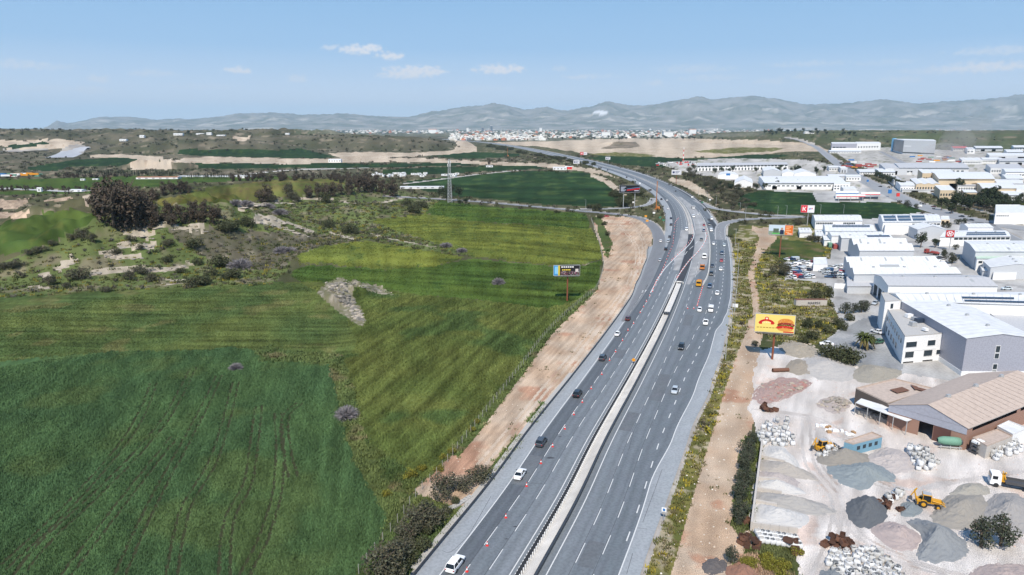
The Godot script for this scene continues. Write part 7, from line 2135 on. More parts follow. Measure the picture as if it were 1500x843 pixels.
func city() -> void:
	var g := RandomNumberGenerator.new()
	g.seed = 99
	for part in [["far_houses", 2600, 0], ["far_city_trees", 1500, 1]]:
		var buf := PackedFloat32Array()
		var n := 0
		for k in part[1]:
			var z := g.randf()
			var px: float
			var py: float
			if z < .62: px = g.randf_range(455, 1135); py = 189.0 + pow(g.randf(), 1.3) * 13.5
			elif z < .80: px = g.randf_range(560, 800); py = g.randf_range(199, 206)
			else: px = g.randf_range(1080, 1560); py = 188.0 + g.randf() * 4.0
			if px > 1395 and g.randf() < .5: py = g.randf_range(199, 205)
			if px < 660 and py > 196.0: continue
			var p := P(px, py)
			var e := 11.0 + g.randf() * 10.0 + p.length() * 0.0012
			var h := (5.0 + g.randf() * 7.0) if part[2] == 0 else (4.0 + g.randf() * 4.0)
			if part[2] == 0 and g.randf() < .04: h *= 2.4
			if part[2] == 1: e *= .8; h *= 1.6
			var t := g.randf() * TAU
			buf.append_array([cos(t) * e, 0.0, sin(t) * e, p.x, 0.0, h, 0.0, th(p.x, p.z) - .2, -sin(t) * e * .8, 0.0, cos(t) * e * .8, p.z])
			var c := Color(.74, .73, .70) if part[2] == 0 else Color(.035, .042, .026)
			if part[2] == 0:
				var q := g.randf()
				if q < .13: c = Color(.52, .22, .14)
				elif q < .32: c = Color(.55, .52, .47)
				elif q < .4: c = Color(.32, .33, .36)
			var v := g.randf_range(.8, 1.08)
			buf.append_array([c.r * v, c.g * v, c.b * v, 1.0])
			n += 1
		var mm := MultiMesh.new()
		mm.transform_format = MultiMesh.TRANSFORM_3D
		mm.use_colors = true
		if part[2] == 0:
			var s := st(); s.set_smooth_group(-1)
			s.set_color(Color.WHITE)
			boxy(s, Vector3(0, .5, 0), Vector3(1, 1, 1)); boxy(s, Vector3(.2, 1.15, .1), Vector3(.4, .3, .4))
			mm.mesh = fin(s)
		else: mm.mesh = blob(60, 40, .2)
		mm.instance_count = n
		mm.buffer = buf
		var o := MultiMeshInstance3D.new()
		o.name = numbered(part[0])
		o.multimesh = mm
		o.material_override = M.leaf if part[2] == 1 else M.tinted
		add_child(o)
		tag(o, "white houses of the far city spread below the mountains" if part[2] == 0 else "dark trees between the far city houses", "houses" if part[2] == 0 else "trees", "", "stuff")
	# a few taller blocks that stand out
	for e in [[720, 192, 7, 3, "slim dark tower over the far city"], [707, 192, 5, 3, "second dark tower over the far city"], [685, 193, 5, 3, "pale tower over the far city"], [792, 193, 5, 4, "white block over the far city"], [887, 200, 6, 12, "large white hall in the far city"], [978, 201, 7, 14, "white domed hall at the edge of the far city"], [634, 195, 5, 12, "red roofed block on the far rise"], [1014, 196, 6, 10, "orange roofed block in the far city"], [782, 201, 3, 6, "yellow block in the far city"]]:
		var p := P(e[0], e[1])
		var k := px_per_m(p)
		var o := thing("city_block", p, 0.0, e[4], "building")
		put("wall", box_mesh(Vector3(e[3] / k, e[2] / k, e[3] / k * .7)), M.clad_dark if String(e[4]).contains("dark") else M.sign_orange if String(e[4]).contains("yellow") else M.wall_white, o)
		put("roof", box_mesh(Vector3(e[3] / k * 1.02, e[2] / k * .15, e[3] / k * .72)), M.roof_tile if String(e[4]).contains("roofed") else M.roof_pale, o, Vector3(0, e[2] / k, 0))
# ---------------------------------------------------------------- stone yard
func heap(px: Array, h: float, c: Color, label: String, group := "", peak := Vector2(.5, .5), stony := 0.10) -> void:
	var pts := PackedVector2Array()
	var ctr := Vector2.ZERO
	for e in px:
		var p := P(e[0], e[1])
		pts.append(xz(p)); ctr += xz(p)
	ctr /= pts.size()
	# smooth closed outline
	var n := pts.size()
	var rim := []
	for k in n:
		for j in 8: rim.append(pts[k].cubic_interpolate(pts[(k + 1) % n], pts[(k - 1 + n) % n], pts[(k + 2) % n], j / 8.0) - ctr)
	for k in rim.size(): rim[k] = (rim[k] as Vector2) * (1.0 + .08 * n2.get_noise_2d(k * .3 + px[0][0], 3.0))
	var m := rim.size()
	var rings := 26
	var s := st()
	s.set_smooth_group(0)
	var top := Vector2((peak.x - .5) * 6.0, (peak.y - .5) * 6.0)
	for r in rings + 1:
		var f := float(r) / rings
		for k in m:
			var v: Vector2 = (rim[k] as Vector2) * f + top * (1.0 - f)
			var w := v + ctr
			var y := h * pow(1.0 - f, 1.3) * (1.0 + .2 * n1.get_noise_2d(w.x * .09, w.y * .09))
			if f < .10: y = lerpf(y, h * .88, .6)
			y += h * .10 * n3.get_noise_2d(w.x * .5, w.y * .5) * sin(PI * f)
			y += (.14 * n2.get_noise_2d(w.x * 1.1, w.y * 1.1) + (stony + .03) * n2.get_noise_2d(w.x * 3.0, w.y * 3.0)) * (1.0 if r < rings else 0.0)
			if r == rings: y = -.15
			s.set_color(c)
			s.add_vertex(Vector3(v.x, y, v.y))
	for r in rings:
		for k in m:
			var a := r * m + k; var b := r * m + (k + 1) % m
			for e in [a, b, b + m, a, b + m, a + m]: s.add_index(e)
	s.generate_normals()
	tag(put("aggregate_heap", s.commit(), M.gravel, null, Vector3(ctr.x, 0.02, ctr.y)), label, "heap", group)

func bag_kit() -> Array:
	var s := st(); s.set_smooth_group(0)
	var prof := [[0.0, .44], [.10, .52], [.35, .57], [.65, .57], [.90, .52], [1.0, .45]]
	var n := 12
	for e in prof:
		for k in n:
			var t := TAU * k / n + PI / 4
			var q := maxf(absf(cos(t)), absf(sin(t)))
			var r: float = e[1] * lerpf(1.0, .88 / q, 1.0)
			s.add_vertex(Vector3(cos(t) * r, e[0] + .03 * sin(k * 2.7) * e[0], sin(t) * r))
	for j in prof.size() - 1:
		for k in n:
			var a := j * n + k; var b := j * n + (k + 1) % n
			for i in [a, a + n, b + n, a, b + n, b]: s.add_index(i)
	s.generate_normals()
	var body := s.commit()
	s = st(); s.set_smooth_group(-1)
	for k in n:
		var t0 := TAU * k / n; var t1 := TAU * (k + 1) / n
		tri(s, Vector3(0, .98, 0), Vector3(cos(t0) * .42, .95, sin(t0) * .42), Vector3(cos(t1) * .42, .95, sin(t1) * .42))
	var fill_ := fin(s)
	s = st(); s.set_smooth_group(-1)
	for k in 4:
		var t := PI * .25 + PI * .5 * k
		tube(s, Vector3(cos(t) * .45, .92, sin(t) * .45), Vector3(cos(t) * .38, 1.22, sin(t) * .38), .035, .035, 4)
		tube(s, Vector3(cos(t) * .38, 1.22, sin(t) * .38), Vector3(cos(t + .35) * .44, .94, sin(t + .35) * .44), .035, .035, 4)
	var loops := fin(s)
	return [body, fill_, loops]

func bags(poly: Array, count: int, label: String, group: String, kit: Array, open := .4, layers := 1, hscale := 1.0) -> void:
	var w := PackedVector2Array()
	var lo := Vector2(1e9, 1e9); var hi := -lo
	for e in poly:
		var p := xz(P(e[0], e[1])); w.append(p); lo = lo.min(p); hi = hi.max(p)
	var placed := []
	var tries := 0
	while placed.size() < count and tries < 6000:
		tries += 1
		var q := Vector2(rng.randf_range(lo.x, hi.x), rng.randf_range(lo.y, hi.y))
		if not Geometry2D.is_point_in_polygon(q, w): continue
		var lv := 0
		var ok := true
		for e in placed:
			var d: float = q.distance_to(e[0])
			if d < .75:
				if layers > 1 and d > .35 and e[1] == 0: lv = maxi(lv, 1)
				else: ok = false; break
			elif d < 1.02 and e[1] == 0 and lv == 0: ok = false; break
		if not ok: continue
		placed.append([q, lv])
		var o := thing("bulk_bag", Vector3(q.x, .03 + lv * .92, q.y), rng.randf() * TAU, label, "bag", group)
		var mi := rng.randi() % 3
		var m: Material = [M.bag, M.bag, M.bag_grey][mi]
		var sc := rng.randf_range(.92, 1.12)
		o.rotation.x = rng.randf_range(-.1, .1); o.rotation.z = rng.randf_range(-.1, .1)
		put("body", kit[0], m, o).scale = Vector3(sc, sc * hscale * rng.randf_range(.85, 1.1), sc)
		var op := rng.randf() < open
		o.set_meta("label", label.replace("white", ["clean white", "white", "grubby grey"][mi] + (" open-topped" if op else "")) + (", on others" if lv else ""))
		if op: put("contents", kit[1], [M.gravel_dark, M.gravel_pale][rng.randi() % 2], o).scale = Vector3(sc, 1.13 * sc, sc)
		put("loops", kit[2], m, o).scale = Vector3(sc, sc, sc)

func backhoe(p: Vector3, turn: float, label: String) -> void:
	var o := thing("backhoe_loader", p, turn, label, "machine")
	var Y: Material = M.machine_yellow; var D: Material = M.tyre
	# front towards +x
	var s := st(); s.set_smooth_group(-1)
	boxy(s, Vector3(-.2, .95, 0), Vector3(3.6, .35, .8)); boxy(s, Vector3(1.25, 1.35, 0), Vector3(1.9, .75, .95), 0.0, .88)
	put("chassis", fin(s), Y, o)
	s = st(); s.set_smooth_group(-1)
	boxy(s, Vector3(2.22, 1.3, 0), Vector3(.06, .6, .8))
	put("grille", fin(s), D, o)
	s = st(); s.set_smooth_group(-1)
	boxy(s, Vector3(-.45, 1.95, 0), Vector3(1.55, 1.2, 1.4), 0.0, .9)
	put("cab_window", fin(s), M.car_glass, o)
	s = st(); s.set_smooth_group(-1)
	boxy(s, Vector3(-.45, 2.62, 0), Vector3(1.7, .14, 1.5), 0.0, .92)
	for x in [-1.2, .3]:
		for z in [-.68, .68]: tube(s, Vector3(x, 1.3, z), Vector3(x * .92 - .02, 2.6, z * .92), .06, .06, 5)
	put("cab_frame", fin(s), Y, o)
	s = st(); s.set_smooth_group(-1)
	boxy(s, Vector3(-.45, 2.72, 0), Vector3(1.5, .05, 1.3))
	put("cab_roof", fin(s), M.steel_light, o)
	for e in [[-1.0, .72, .78], [1.55, .5, .7]]:
		for z in [-1.0, 1.0]:
			s = st(); s.set_smooth_group(-1)
			tube(s, Vector3(e[0], e[1], z * (e[2] - .02)), Vector3(e[0], e[1], z * (e[2] + .38)), e[1], e[1], 16)
			var w := put("wheel", fin(s), D, o)
			s = st(); s.set_smooth_group(-1)
			tube(s, Vector3(e[0], e[1], z * (e[2] + .385)), Vector3(e[0], e[1], z * (e[2] + .41)), e[1] * .55, e[1] * .5, 12)
			put("hub", fin(s), M.machine_yellow, w)
		for z in [-1.0, 1.0]:
			if e[0] < 0:
				s = st(); s.set_smooth_group(-1)
				for k in 4:
					var t := PI * (.15 + .7 * k / 4.0); var t2 := PI * (.15 + .7 * (k + 1) / 4.0)
					quad(s, Vector3(e[0] + cos(t) * .85, e[1] + sin(t) * .85, z * .72), Vector3(e[0] + cos(t2) * .85, e[1] + sin(t2) * .85, z * .72), Vector3(e[0] + cos(t2) * .85, e[1] + sin(t2) * .85, z * 1.22), Vector3(e[0] + cos(t) * .85, e[1] + sin(t) * .85, z * 1.22))
				put("mudguard", fin(s), Y, o)
	s = st(); s.set_smooth_group(-1)
	for z in [-.62, .62]:
		tube(s, Vector3(.5, 1.55, z), Vector3(2.1, 1.35, z), .12, .12, 6)
		tube(s, Vector3(2.1, 1.35, z), Vector3(3.1, .55, z), .12, .10, 6)
		tube(s, Vector3(.9, 1.1, z), Vector3(2.0, 1.2, z), .06, .06, 6)
	put("loader_arm", fin(s), Y, o)
	s = st(); s.set_smooth_group(-1)
	for k in 5:
		var t := PI * (.5 + k * .22); var t2 := PI * (.5 + (k + 1) * .22)
		quad(s, Vector3(3.55 + cos(t) * .5, .55 + sin(t) * .5, -1.15), Vector3(3.55 + cos(t2) * .5, .55 + sin(t2) * .5, -1.15), Vector3(3.55 + cos(t2) * .5, .55 + sin(t2) * .5, 1.15), Vector3(3.55 + cos(t) * .5, .55 + sin(t) * .5, 1.15))
	boxy(s, Vector3(3.75, .06, 0), Vector3(.8, .06, 2.3))
	for z in [-1.15, 1.15]: boxy(s, Vector3(3.5, .45, z), Vector3(.8, .8, .05), 0.0, .7)
	put("front_bucket", fin(s), M.steel, o)
	s = st(); s.set_smooth_group(-1)
	boxy(s, Vector3(-2.0, .9, 0), Vector3(.3, .9, 1.6))
	tube(s, Vector3(-2.15, 1.0, 0), Vector3(-2.7, 2.9, 0), .17, .15, 6); tube(s, Vector3(-2.7, 2.9, 0), Vector3(-2.3, 3.5, 0), .15, .12, 6)
	put("boom", fin(s), Y, o)
	s = st(); s.set_smooth_group(-1)
	tube(s, Vector3(-2.35, 3.4, 0), Vector3(-3.2, 1.7, 0), .14, .10, 6)
	put("dipper", fin(s), Y, o)
	s = st(); s.set_smooth_group(-1)
	boxy(s, Vector3(-3.2, 1.2, 0), Vector3(.7, .7, .6), 0.0, .6)
	put("digging_bucket", fin(s), M.steel, o)
	for z in [-.8, .8]:
		s = st(); s.set_smooth_group(-1)
		tube(s, Vector3(-2.1, 1.0, z), Vector3(-2.3, .1, z * 1.3), .08, .08, 5); boxy(s, Vector3(-2.3, .06, z * 1.3), Vector3(.4, .1, .35))
		put("stabiliser", fin(s), M.steel, o)

func truck(p: Vector3, turn: float, label: String, cabm: Material, bedm: Material, crane: bool, load_: Material = null) -> void:
	var o := thing("truck", p, turn, label, "truck")
	var s := st(); s.set_smooth_group(-1)
	boxy(s, Vector3(3.2, 1.75, 0), Vector3(1.9, 2.3, 2.4), 0.0, .94); boxy(s, Vector3(4.1, 1.0, 0), Vector3(.25, .8, 2.3))
	put("cab", fin(s), cabm, o)
	s = st(); s.set_smooth_group(-1)
	boxy(s, Vector3(4.13, 2.15, 0), Vector3(.16, .85, 2.05), 0.0, .95)
	put("windscreen", fin(s), M.car_glass, o)
	for z in [-1.18, 1.18]:
		s = st(); s.set_smooth_group(-1)
		boxy(s, Vector3(3.4, 2.15, z), Vector3(.9, .7, .06))
		put("side_window", fin(s), M.car_glass, o)
	s = st(); s.set_smooth_group(-1)
	boxy(s, Vector3(-.6, .85, 0), Vector3(7.2, .3, 1.0))
	put("chassis", fin(s), M.tyre, o)
	s = st(); s.set_smooth_group(-1)
	boxy(s, Vector3(-1.4, 1.2, 0), Vector3(5.8, .14, 2.45))
	for z in [-1.2, 1.2]: boxy(s, Vector3(-1.4, 1.5, z), Vector3(5.8, .5, .06))
	boxy(s, Vector3(-4.3, 1.5, 0), Vector3(.06, .5, 2.4))
	put("flatbed", fin(s), bedm, o)
	if load_:
		s = st(); s.set_smooth_group(-1)
		boxy(s, Vector3(-1.6, 1.75, 0), Vector3(4.6, .9, 2.0), 0.0, .75)
		put("load", fin(s), load_, o)
	for x in [3.1, -2.2, -3.4]:
		for z in [-.95, .95]:
			s = st(); s.set_smooth_group(-1)
			tube(s, Vector3(x, .5, z), Vector3(x, .5, z * 1.28), .5, .5, 12)
			put("wheel", fin(s), M.tyre, o)
	if crane:
		s = st(); s.set_smooth_group(-1)
		boxy(s, Vector3(1.8, 1.9, 0), Vector3(.6, 1.6, .8)); tube(s, Vector3(1.8, 2.6, 0), Vector3(1.6, 3.4, -.7), .18, .15, 6); tube(s, Vector3(1.6, 3.4, -.7), Vector3(1.7, 1.8, .9), .15, .12, 6); tube(s, Vector3(1.9, 3.2, .4), Vector3(1.5, 2.0, -.9), .1, .1, 6)
		put("folded_crane", fin(s), M.machine_yellow, o)

func make_yard() -> void:
	# heaps
	var white := Color(.60, .59, .58); var pinkw := Color(.46, .415, .40); var grey := Color(.235, .255, .275); var dark := Color(.125, .135, .15); var beige := Color(.34, .315, .285); var blue := Color(.255, .295, .315)
	heap([[1196, 670], [1225, 659], [1262, 663], [1284, 677], [1245, 687], [1208, 682]], 2.81, Color(.30, .275, .245), "brownish grey heap behind the blue grey gravel")
	heap([[1212, 684], [1240, 678], [1268, 674], [1296, 684], [1315, 700], [1308, 707], [1286, 705], [1272, 718], [1242, 715], [1220, 700]], 2.34, blue, "blue grey gravel heap beside the blue cabin")
	heap([[1264, 674], [1288, 657], [1318, 660], [1346, 672], [1342, 690], [1305, 695], [1284, 684]], 1.72, pinkw * 1.08, "low pale pink sand heap beside the white bags")
	heap([[1239, 740], [1260, 727], [1284, 729], [1300, 744], [1298, 764], [1270, 775], [1246, 764]], 3.12, dark, "dark slate grey heap with a sharp crest")
	heap([[1320, 738], [1336, 736], [1353, 746], [1341, 757], [1321, 757]], 1.09, blue * .9, "small greenish grey heap behind the rusty moulds")
	heap([[1328, 763], [1348, 760], [1378, 769], [1402, 783], [1421, 803], [1416, 815], [1390, 825], [1352, 823], [1342, 811], [1350, 786]], 3.28, Color(.27, .285, .30), "large blue grey gravel heap in front of the olive pair")
	heap([[1274, 778], [1300, 765], [1330, 772], [1351, 788], [1342, 806], [1312, 806]], 1.72, Color(.45, .375, .36), "pink gravel heap beside the slate grey heap")
	heap([[1362, 757], [1388, 728], [1430, 724], [1450, 738], [1442, 760], [1420, 776], [1382, 772]], 2.65, beige, "beige grey heap in front of the loader bucket")
	heap([[1440, 744], [1464, 722], [1500, 728], [1535, 760], [1505, 784], [1462, 780], [1440, 764]], 2.96, Color(.36, .345, .335), "wide pale grey heap behind the olive pair")
	heap([[1418, 842], [1450, 826], [1500, 829], [1545, 850], [1510, 872], [1430, 866]], 1.09, Color(.43, .36, .345), "pink gravel spread at the corner of the yard")
	heap([[1392, 722], [1420, 708], [1450, 714], [1446, 726], [1410, 730]], 1.25, Color(.38, .36, .32), "low olive beige heap beyond the loader")
	heap([[1163, 538], [1188, 520], [1222, 519], [1252, 536], [1252, 557], [1212, 558], [1180, 550]], 2.18, Color(.50, .475, .455), "pale white heap below the hedge bushes")
	heap([[1246, 547], [1268, 534], [1298, 538], [1324, 546], [1302, 558], [1262, 562]], 1.87, Color(.36, .33, .28), "coarse beige gravel heap below the office")
	heap([[1150, 541], [1164, 527], [1184, 530], [1196, 546], [1170, 550]], 1.72, Color(.34, .30, .25), "small brown gravel heap by the rusty pipe")
	heap([[1104, 572], [1125, 560], [1152, 553], [1190, 560], [1176, 573], [1150, 585], [1120, 594], [1104, 586]], 1.17, Color(.40, .29, .265), "reddish rubble heap below the yellow billboard", "", Vector2(.5, .5), .35)
	heap([[1140, 506], [1160, 500], [1190, 508], [1206, 521], [1180, 526], [1150, 518]], 1.72, Color(.38, .34, .28), "brown rubble bank behind the yellow billboard", "", Vector2(.5, .5), .35)
	heap([[1196, 592], [1214, 582], [1240, 584], [1246, 598], [1220, 606]], 0.78, Color(.44, .385, .365), "pale pink rubble near the canopy", "", Vector2(.5, .5), .3)
	heap([[1196, 843], [1214, 834], [1240, 838], [1262, 850], [1240, 868], [1200, 866]], 1.25, grey, "grey gravel heap at the corner by the bags")
	heap([[1028, 826], [1046, 818], [1064, 824], [1062, 838], [1036, 842]], 0.70, Color(.13, .12, .12), "small dark asphalt heap on the dirt track")
	heap([[1064, 832], [1090, 822], [1112, 834], [1104, 860], [1068, 862]], 1.09, Color(.32, .17, .12), "red earth heap beside the grey bush")
	# bays: contents and partition walls
	heap([[1118, 656], [1142, 653], [1166, 672], [1172, 690], [1142, 684], [1115, 672]], 2.11, white, "white marble sand in the first storage bay", "storage bay heaps")
	heap([[1114, 673], [1152, 680], [1186, 692], [1196, 704], [1160, 700], [1112, 690]], 1.89, Color(.42, .39, .36), "grey beige sand spilling from the second bay", "storage bay heaps")
	heap([[1112, 690], [1150, 696], [1172, 708], [1160, 716], [1110, 704]], 1.36, pinkw, "pale pink sand in the third storage bay", "storage bay heaps")
	heap([[1109, 704], [1150, 706], [1182, 724], [1150, 724], [1106, 719]], 1.89, white, "white sand in the fourth storage bay", "storage bay heaps")
	heap([[1107, 720], [1160, 728], [1212, 740], [1222, 754], [1172, 754], [1105, 737]], 1.80, Color(.40, .385, .37), "grey sand spreading from the fifth bay", "storage bay heaps")
	heap([[1105, 738], [1142, 743], [1184, 757], [1172, 776], [1101, 772]], 1.89, white, "white sand in the bay nearest the bag rows", "storage bay heaps")
	var bw := thing("bay_wall", P(1108, 715), 0.0, "long thin white block wall with partitions forming storage bays", "wall")
	for e in [[1116, 655, 1100.5, 778, 1.9], [1114, 672, 1150, 681, 1.0], [1110, 704.5, 1140, 706.5, .9], [1106, 719.5, 1145, 726, 1.0], [1104.5, 737.5, 1138, 744, .9], [1101, 775, 1168, 783, 1.4]]:
		var a := P(e[0], e[1]) - bw.position; var b := P(e[2], e[3]) - bw.position
		var n := int(a.distance_to(b) / 1.6)
		for k in n:
			var c := a.lerp(b, (k + .5) / n)
			put("block", box_mesh(Vector3(a.distance_to(b) / n - .03, e[4], .4)), M.wall_dusty, bw, c, atan2(-(b - a).z, (b - a).x))
	# bags
	var kit := bag_kit()
	bags([[1108, 630], [1116, 624], [1136, 618], [1154, 618], [1158, 630], [1164, 646], [1166, 656], [1148, 656], [1116, 652]], 46, "white bulk bag in the pile at the top of the hedge", "bags at the top of the hedge", kit, .15, 2)
	bags([[1330, 662], [1342, 655], [1362, 670], [1376, 680], [1368, 690], [1350, 694], [1340, 684]], 40, "white bulk bag heaped beside the pale pink sand", "bags beside the pink sand", kit, .1, 2)
	bags([[1212, 828], [1222, 812], [1232, 810], [1256, 806], [1282, 808], [1302, 826], [1324, 842], [1330, 866], [1290, 872], [1240, 856]], 84, "white bulk bag in the large group by the rusty moulds", "bags by the rusty moulds", kit, .45, 1)
	bags([[1452, 662], [1478, 652], [1496, 652], [1494, 664], [1466, 676], [1454, 674]], 30, "white bulk bag stacked against the white annex", "bags against the annex", kit, .1, 2)
	bags([[1296, 732], [1302, 722], [1322, 724], [1324, 738], [1304, 740]], 9, "white bulk bag standing behind the rusty moulds", "bags behind the moulds", kit, .2, 2)
	bags([[1198, 670], [1206, 660], [1222, 656], [1228, 664], [1208, 674]], 11, "grubby bulk bag beside the small loader", "bags beside the loader", kit, .1, 2)
	var a := P(1106, 783); var b := P(1168, 792); var c := P(1104, 790) - a
	for r in 3:
		for k in 8:
			var q := a.lerp(b, (k + .5) / 8.0) + Vector3(-.05, 0, 1.25) * r
			var o := thing("bulk_bag", Vector3(q.x, .03, q.z), rng.randf_range(-.2, .2), "open white bulk bag in neat rows below the bay wall", "bag", "neat rows of open bags")
			put("body", kit[0], M.bag, o); put("contents", kit[1], M.gravel_dark if k % 3 else M.gravel_pale, o).scale = Vector3(1.0, 1.03, 1.0); put("loops", kit[2], M.bag, o)
	# loose stones over the rubble
	# rusty steel moulds
	var mould := st(); mould.set_smooth_group(-1)
	for e in [[0, .05, 0, 1.6, .1, 1.2], [-.77, .5, 0, .06, .9, 1.2], [.77, .5, 0, .06, .9, 1.2], [0, .5, -.57, 1.48, .9, .06], [0, .5, .57, 1.48, .9, .06], [0, .55, 0, 1.4, .05, .08]]: boxy(mould, Vector3(e[0], e[1], e[2]), Vector3(e[3], e[4], e[5]))
	var mm := fin(mould)
	for cl in [[1228, 800, 16, 2.6, "rusty steel mould in the pile beside the large bag group"], [1098, 798, 9, 1.7, "rusty steel mould piled at the foot of the hedge"], [1304, 742, 9, 2.2, "rusty steel mould between the slate heap and pink gravel"], [1164, 806, 6, 1.4, "rusty steel mould at the end of the bag rows"], [1126, 602, 8, 1.8, "rusty scrap box below the reddish rubble"]]:
		var p := P(cl[0], cl[1])
		for k in int(cl[2]):
			var t := rng.randf() * TAU
			var r: float = cl[3] * sqrt(rng.randf())
			var lv := 0 if k < int(cl[2]) * .6 else 1
			var o := put("steel_mould", mm, [M.rust, M.rust_dark, M.rust_dark][k % 3], null, Vector3(p.x + cos(t) * r, .03 + lv * .9, p.z + sin(t) * r), rng.randf() * TAU)
			o.rotation.x = rng.randf_range(-.35, .35) * lv
			o.rotation.z = rng.randf_range(-.3, .3) * lv
			o.scale = Vector3.ONE * rng.randf_range(.6, .95)
			tag(o, cl[4], "mould", "piles of rusty moulds")
	tag(put("steel_mould", mm, M.rust, null, P(1093, 766), .3), "single rusty mould beside the last hedge olive", "mould")
	# rusty pipe
	var s := st(); s.set_smooth_group(-1)
	tube(s, Vector3(-2.6, .6, 0), Vector3(2.6, .6, 0), .6, .6, 14, false); tube(s, Vector3(-2.6, .6, 0), Vector3(2.6, .6, 0), .52, .52, 14, false)
	tag(put("steel_pipe", fin(s), M.rust, null, P(1143.5, 545), .1), "short wide rusty pipe lying on the pale earth", "pipe")
	# machines
	backhoe(P(1207, 660), .25, "yellow backhoe loader turned away beside the grubby bags")
	backhoe(P(1360, 742), -.42, "yellow backhoe loader with lowered bucket in front of the grey heap")
	truck(P(1483, 715), PI - .42, "white cabbed crane truck with an empty dark flatbed", M.wall_white, M.steel, true)
	# works vehicles on the motorway
	var q1 := so(P(1024, 418, RY))
	truck(rp(q1.x, q1.y, RY + .004), heading(q1.x) + PI / 2 + PI, "yellow and orange works truck carrying striped equipment in the closed lane", M.machine_yellow, M.machine_orange, false, M.machine_orange)
	var q2 := so(P(1029, 394, RY))
	truck(rp(q2.x, q2.y, RY + .004), heading(q2.x) + PI / 2 + PI, "orange works truck parked behind the yellow one", M.machine_orange, M.steel, false, M.steel_light)
	var q3 := so(P(1032, 378, RY))
	truck(rp(q3.x, q3.y, RY + .004), heading(q3.x) + PI / 2 + PI, "white tanker truck parked in the closed lane", M.wall_white, M.wall_white, false, M.wall_white)
	var q4 := so(P(1015.6, 306, RY))
	truck(rp(q4.x, q4.y, RY + .004), heading(q4.x) + PI / 2 + PI, "white cabbed lorry with dark load before the roadworks", M.wall_white, M.tyre, false, M.tyre)
	truck(P(1365, 373), 2.0, "red cabbed truck parked by the little trees", M.cont_red, M.cont_red, false, M.cont_red)
	# green mixer drum on its frame
	var mx := thing("mixer_drum", P(1390, 656), -.2, "green concrete mixer drum lying on a frame by the stone works", "machine")
	s = st(); s.set_smooth_group(0)
	var prof := [[-2.6, .45], [-2.2, .75], [-1.4, 1.0], [.8, 1.05], [2.2, .98], [2.25, .8]]
	for j in prof.size() - 1: tube(s, Vector3(prof[j][0], 1.7, 0), Vector3(prof[j + 1][0], 1.7, 0), prof[j][1], prof[j + 1][1], 18, false)
	put("drum", fin(s), M.cont_green, mx)
	s = st(); s.set_smooth_group(-1)
	for z in [-.8, .8]: boxy(s, Vector3(0, .5, z), Vector3(5.0, .2, .2))
	for x in [-2.0, 0.0, 2.0]:
		for z in [-.8, .8]: boxy(s, Vector3(x, .4, z), Vector3(.18, .8, .18))
	put("frame", fin(s), M.steel_light, mx)
	s = st(); s.set_smooth_group(-1)
	tube(s, Vector3(2.25, 1.7, 0), Vector3(2.6, 1.7, 0), .6, .75, 14, false)
	put("mouth", fin(s), M.rail_dark, mx)
	# slab rack
	var rk := thing("slab_rack", P(1431, 664), .3, "tall dark steel rack beside the brown roofed annex", "rack")
	for x in [-1.2, 1.2]:
		for z in [-.8, .8]: put("upright", box_mesh(Vector3(.12, 3.2, .12)), M.steel, rk, Vector3(x, 0, z))
	for h in [.4, 1.4, 2.4]: put("shelf", box_mesh(Vector3(2.6, .1, 1.8)), M.steel, rk, Vector3(0, h, 0))
	put("sheet", box_mesh(Vector3(2.4, .5, 1.6)), M.wall_white, rk, Vector3(0, 2.6, 0))
	# white and wooden debris
	for e in [[1206, 626, "pile of white sheets on timber beside the loader track"], [1222, 632, "scattered white slabs on the sandy yard"], [1250, 636, "single white slab on the sandy yard"]]:
		var g := thing("slab_pile", P(e[0], e[1]), 0.0, e[2], "slabs")
		for k in 7: put("slab", box_mesh(Vector3(rng.randf_range(.6, 1.6), rng.randf_range(.15, .5), rng.randf_range(.5, 1.1))), [M.wall_white, M.wall_white, M.timber][k % 3], g, Vector3(rng.randf_range(-2, 2), 0.02, rng.randf_range(-.8, .8)), rng.randf() * 3.0)
	# workers' figures are too small to see; stones
	make_rocks()

func rock_mesh(seed_: int, flat := .7) -> ArrayMesh:
	var g := RandomNumberGenerator.new()
	g.seed = seed_
	var s := st(); s.set_smooth_group(-1)
	var nu := 7; var nv := 4
	var p := []
	for j in nv + 1:
		var row := []
		for k in nu:
			var t := TAU * k / nu; var f := PI * .5 * j / nv
			row.append(Vector3(cos(t) * cos(f), sin(f) * flat, sin(t) * cos(f)) * g.randf_range(.75, 1.15))
		p.append(row)
	for j in nv:
		for k in nu:
			var i := (k + 1) % nu
			quad(s, p[j][k], p[j + 1][k], p[j + 1][i], p[j][i])
	return fin(s)

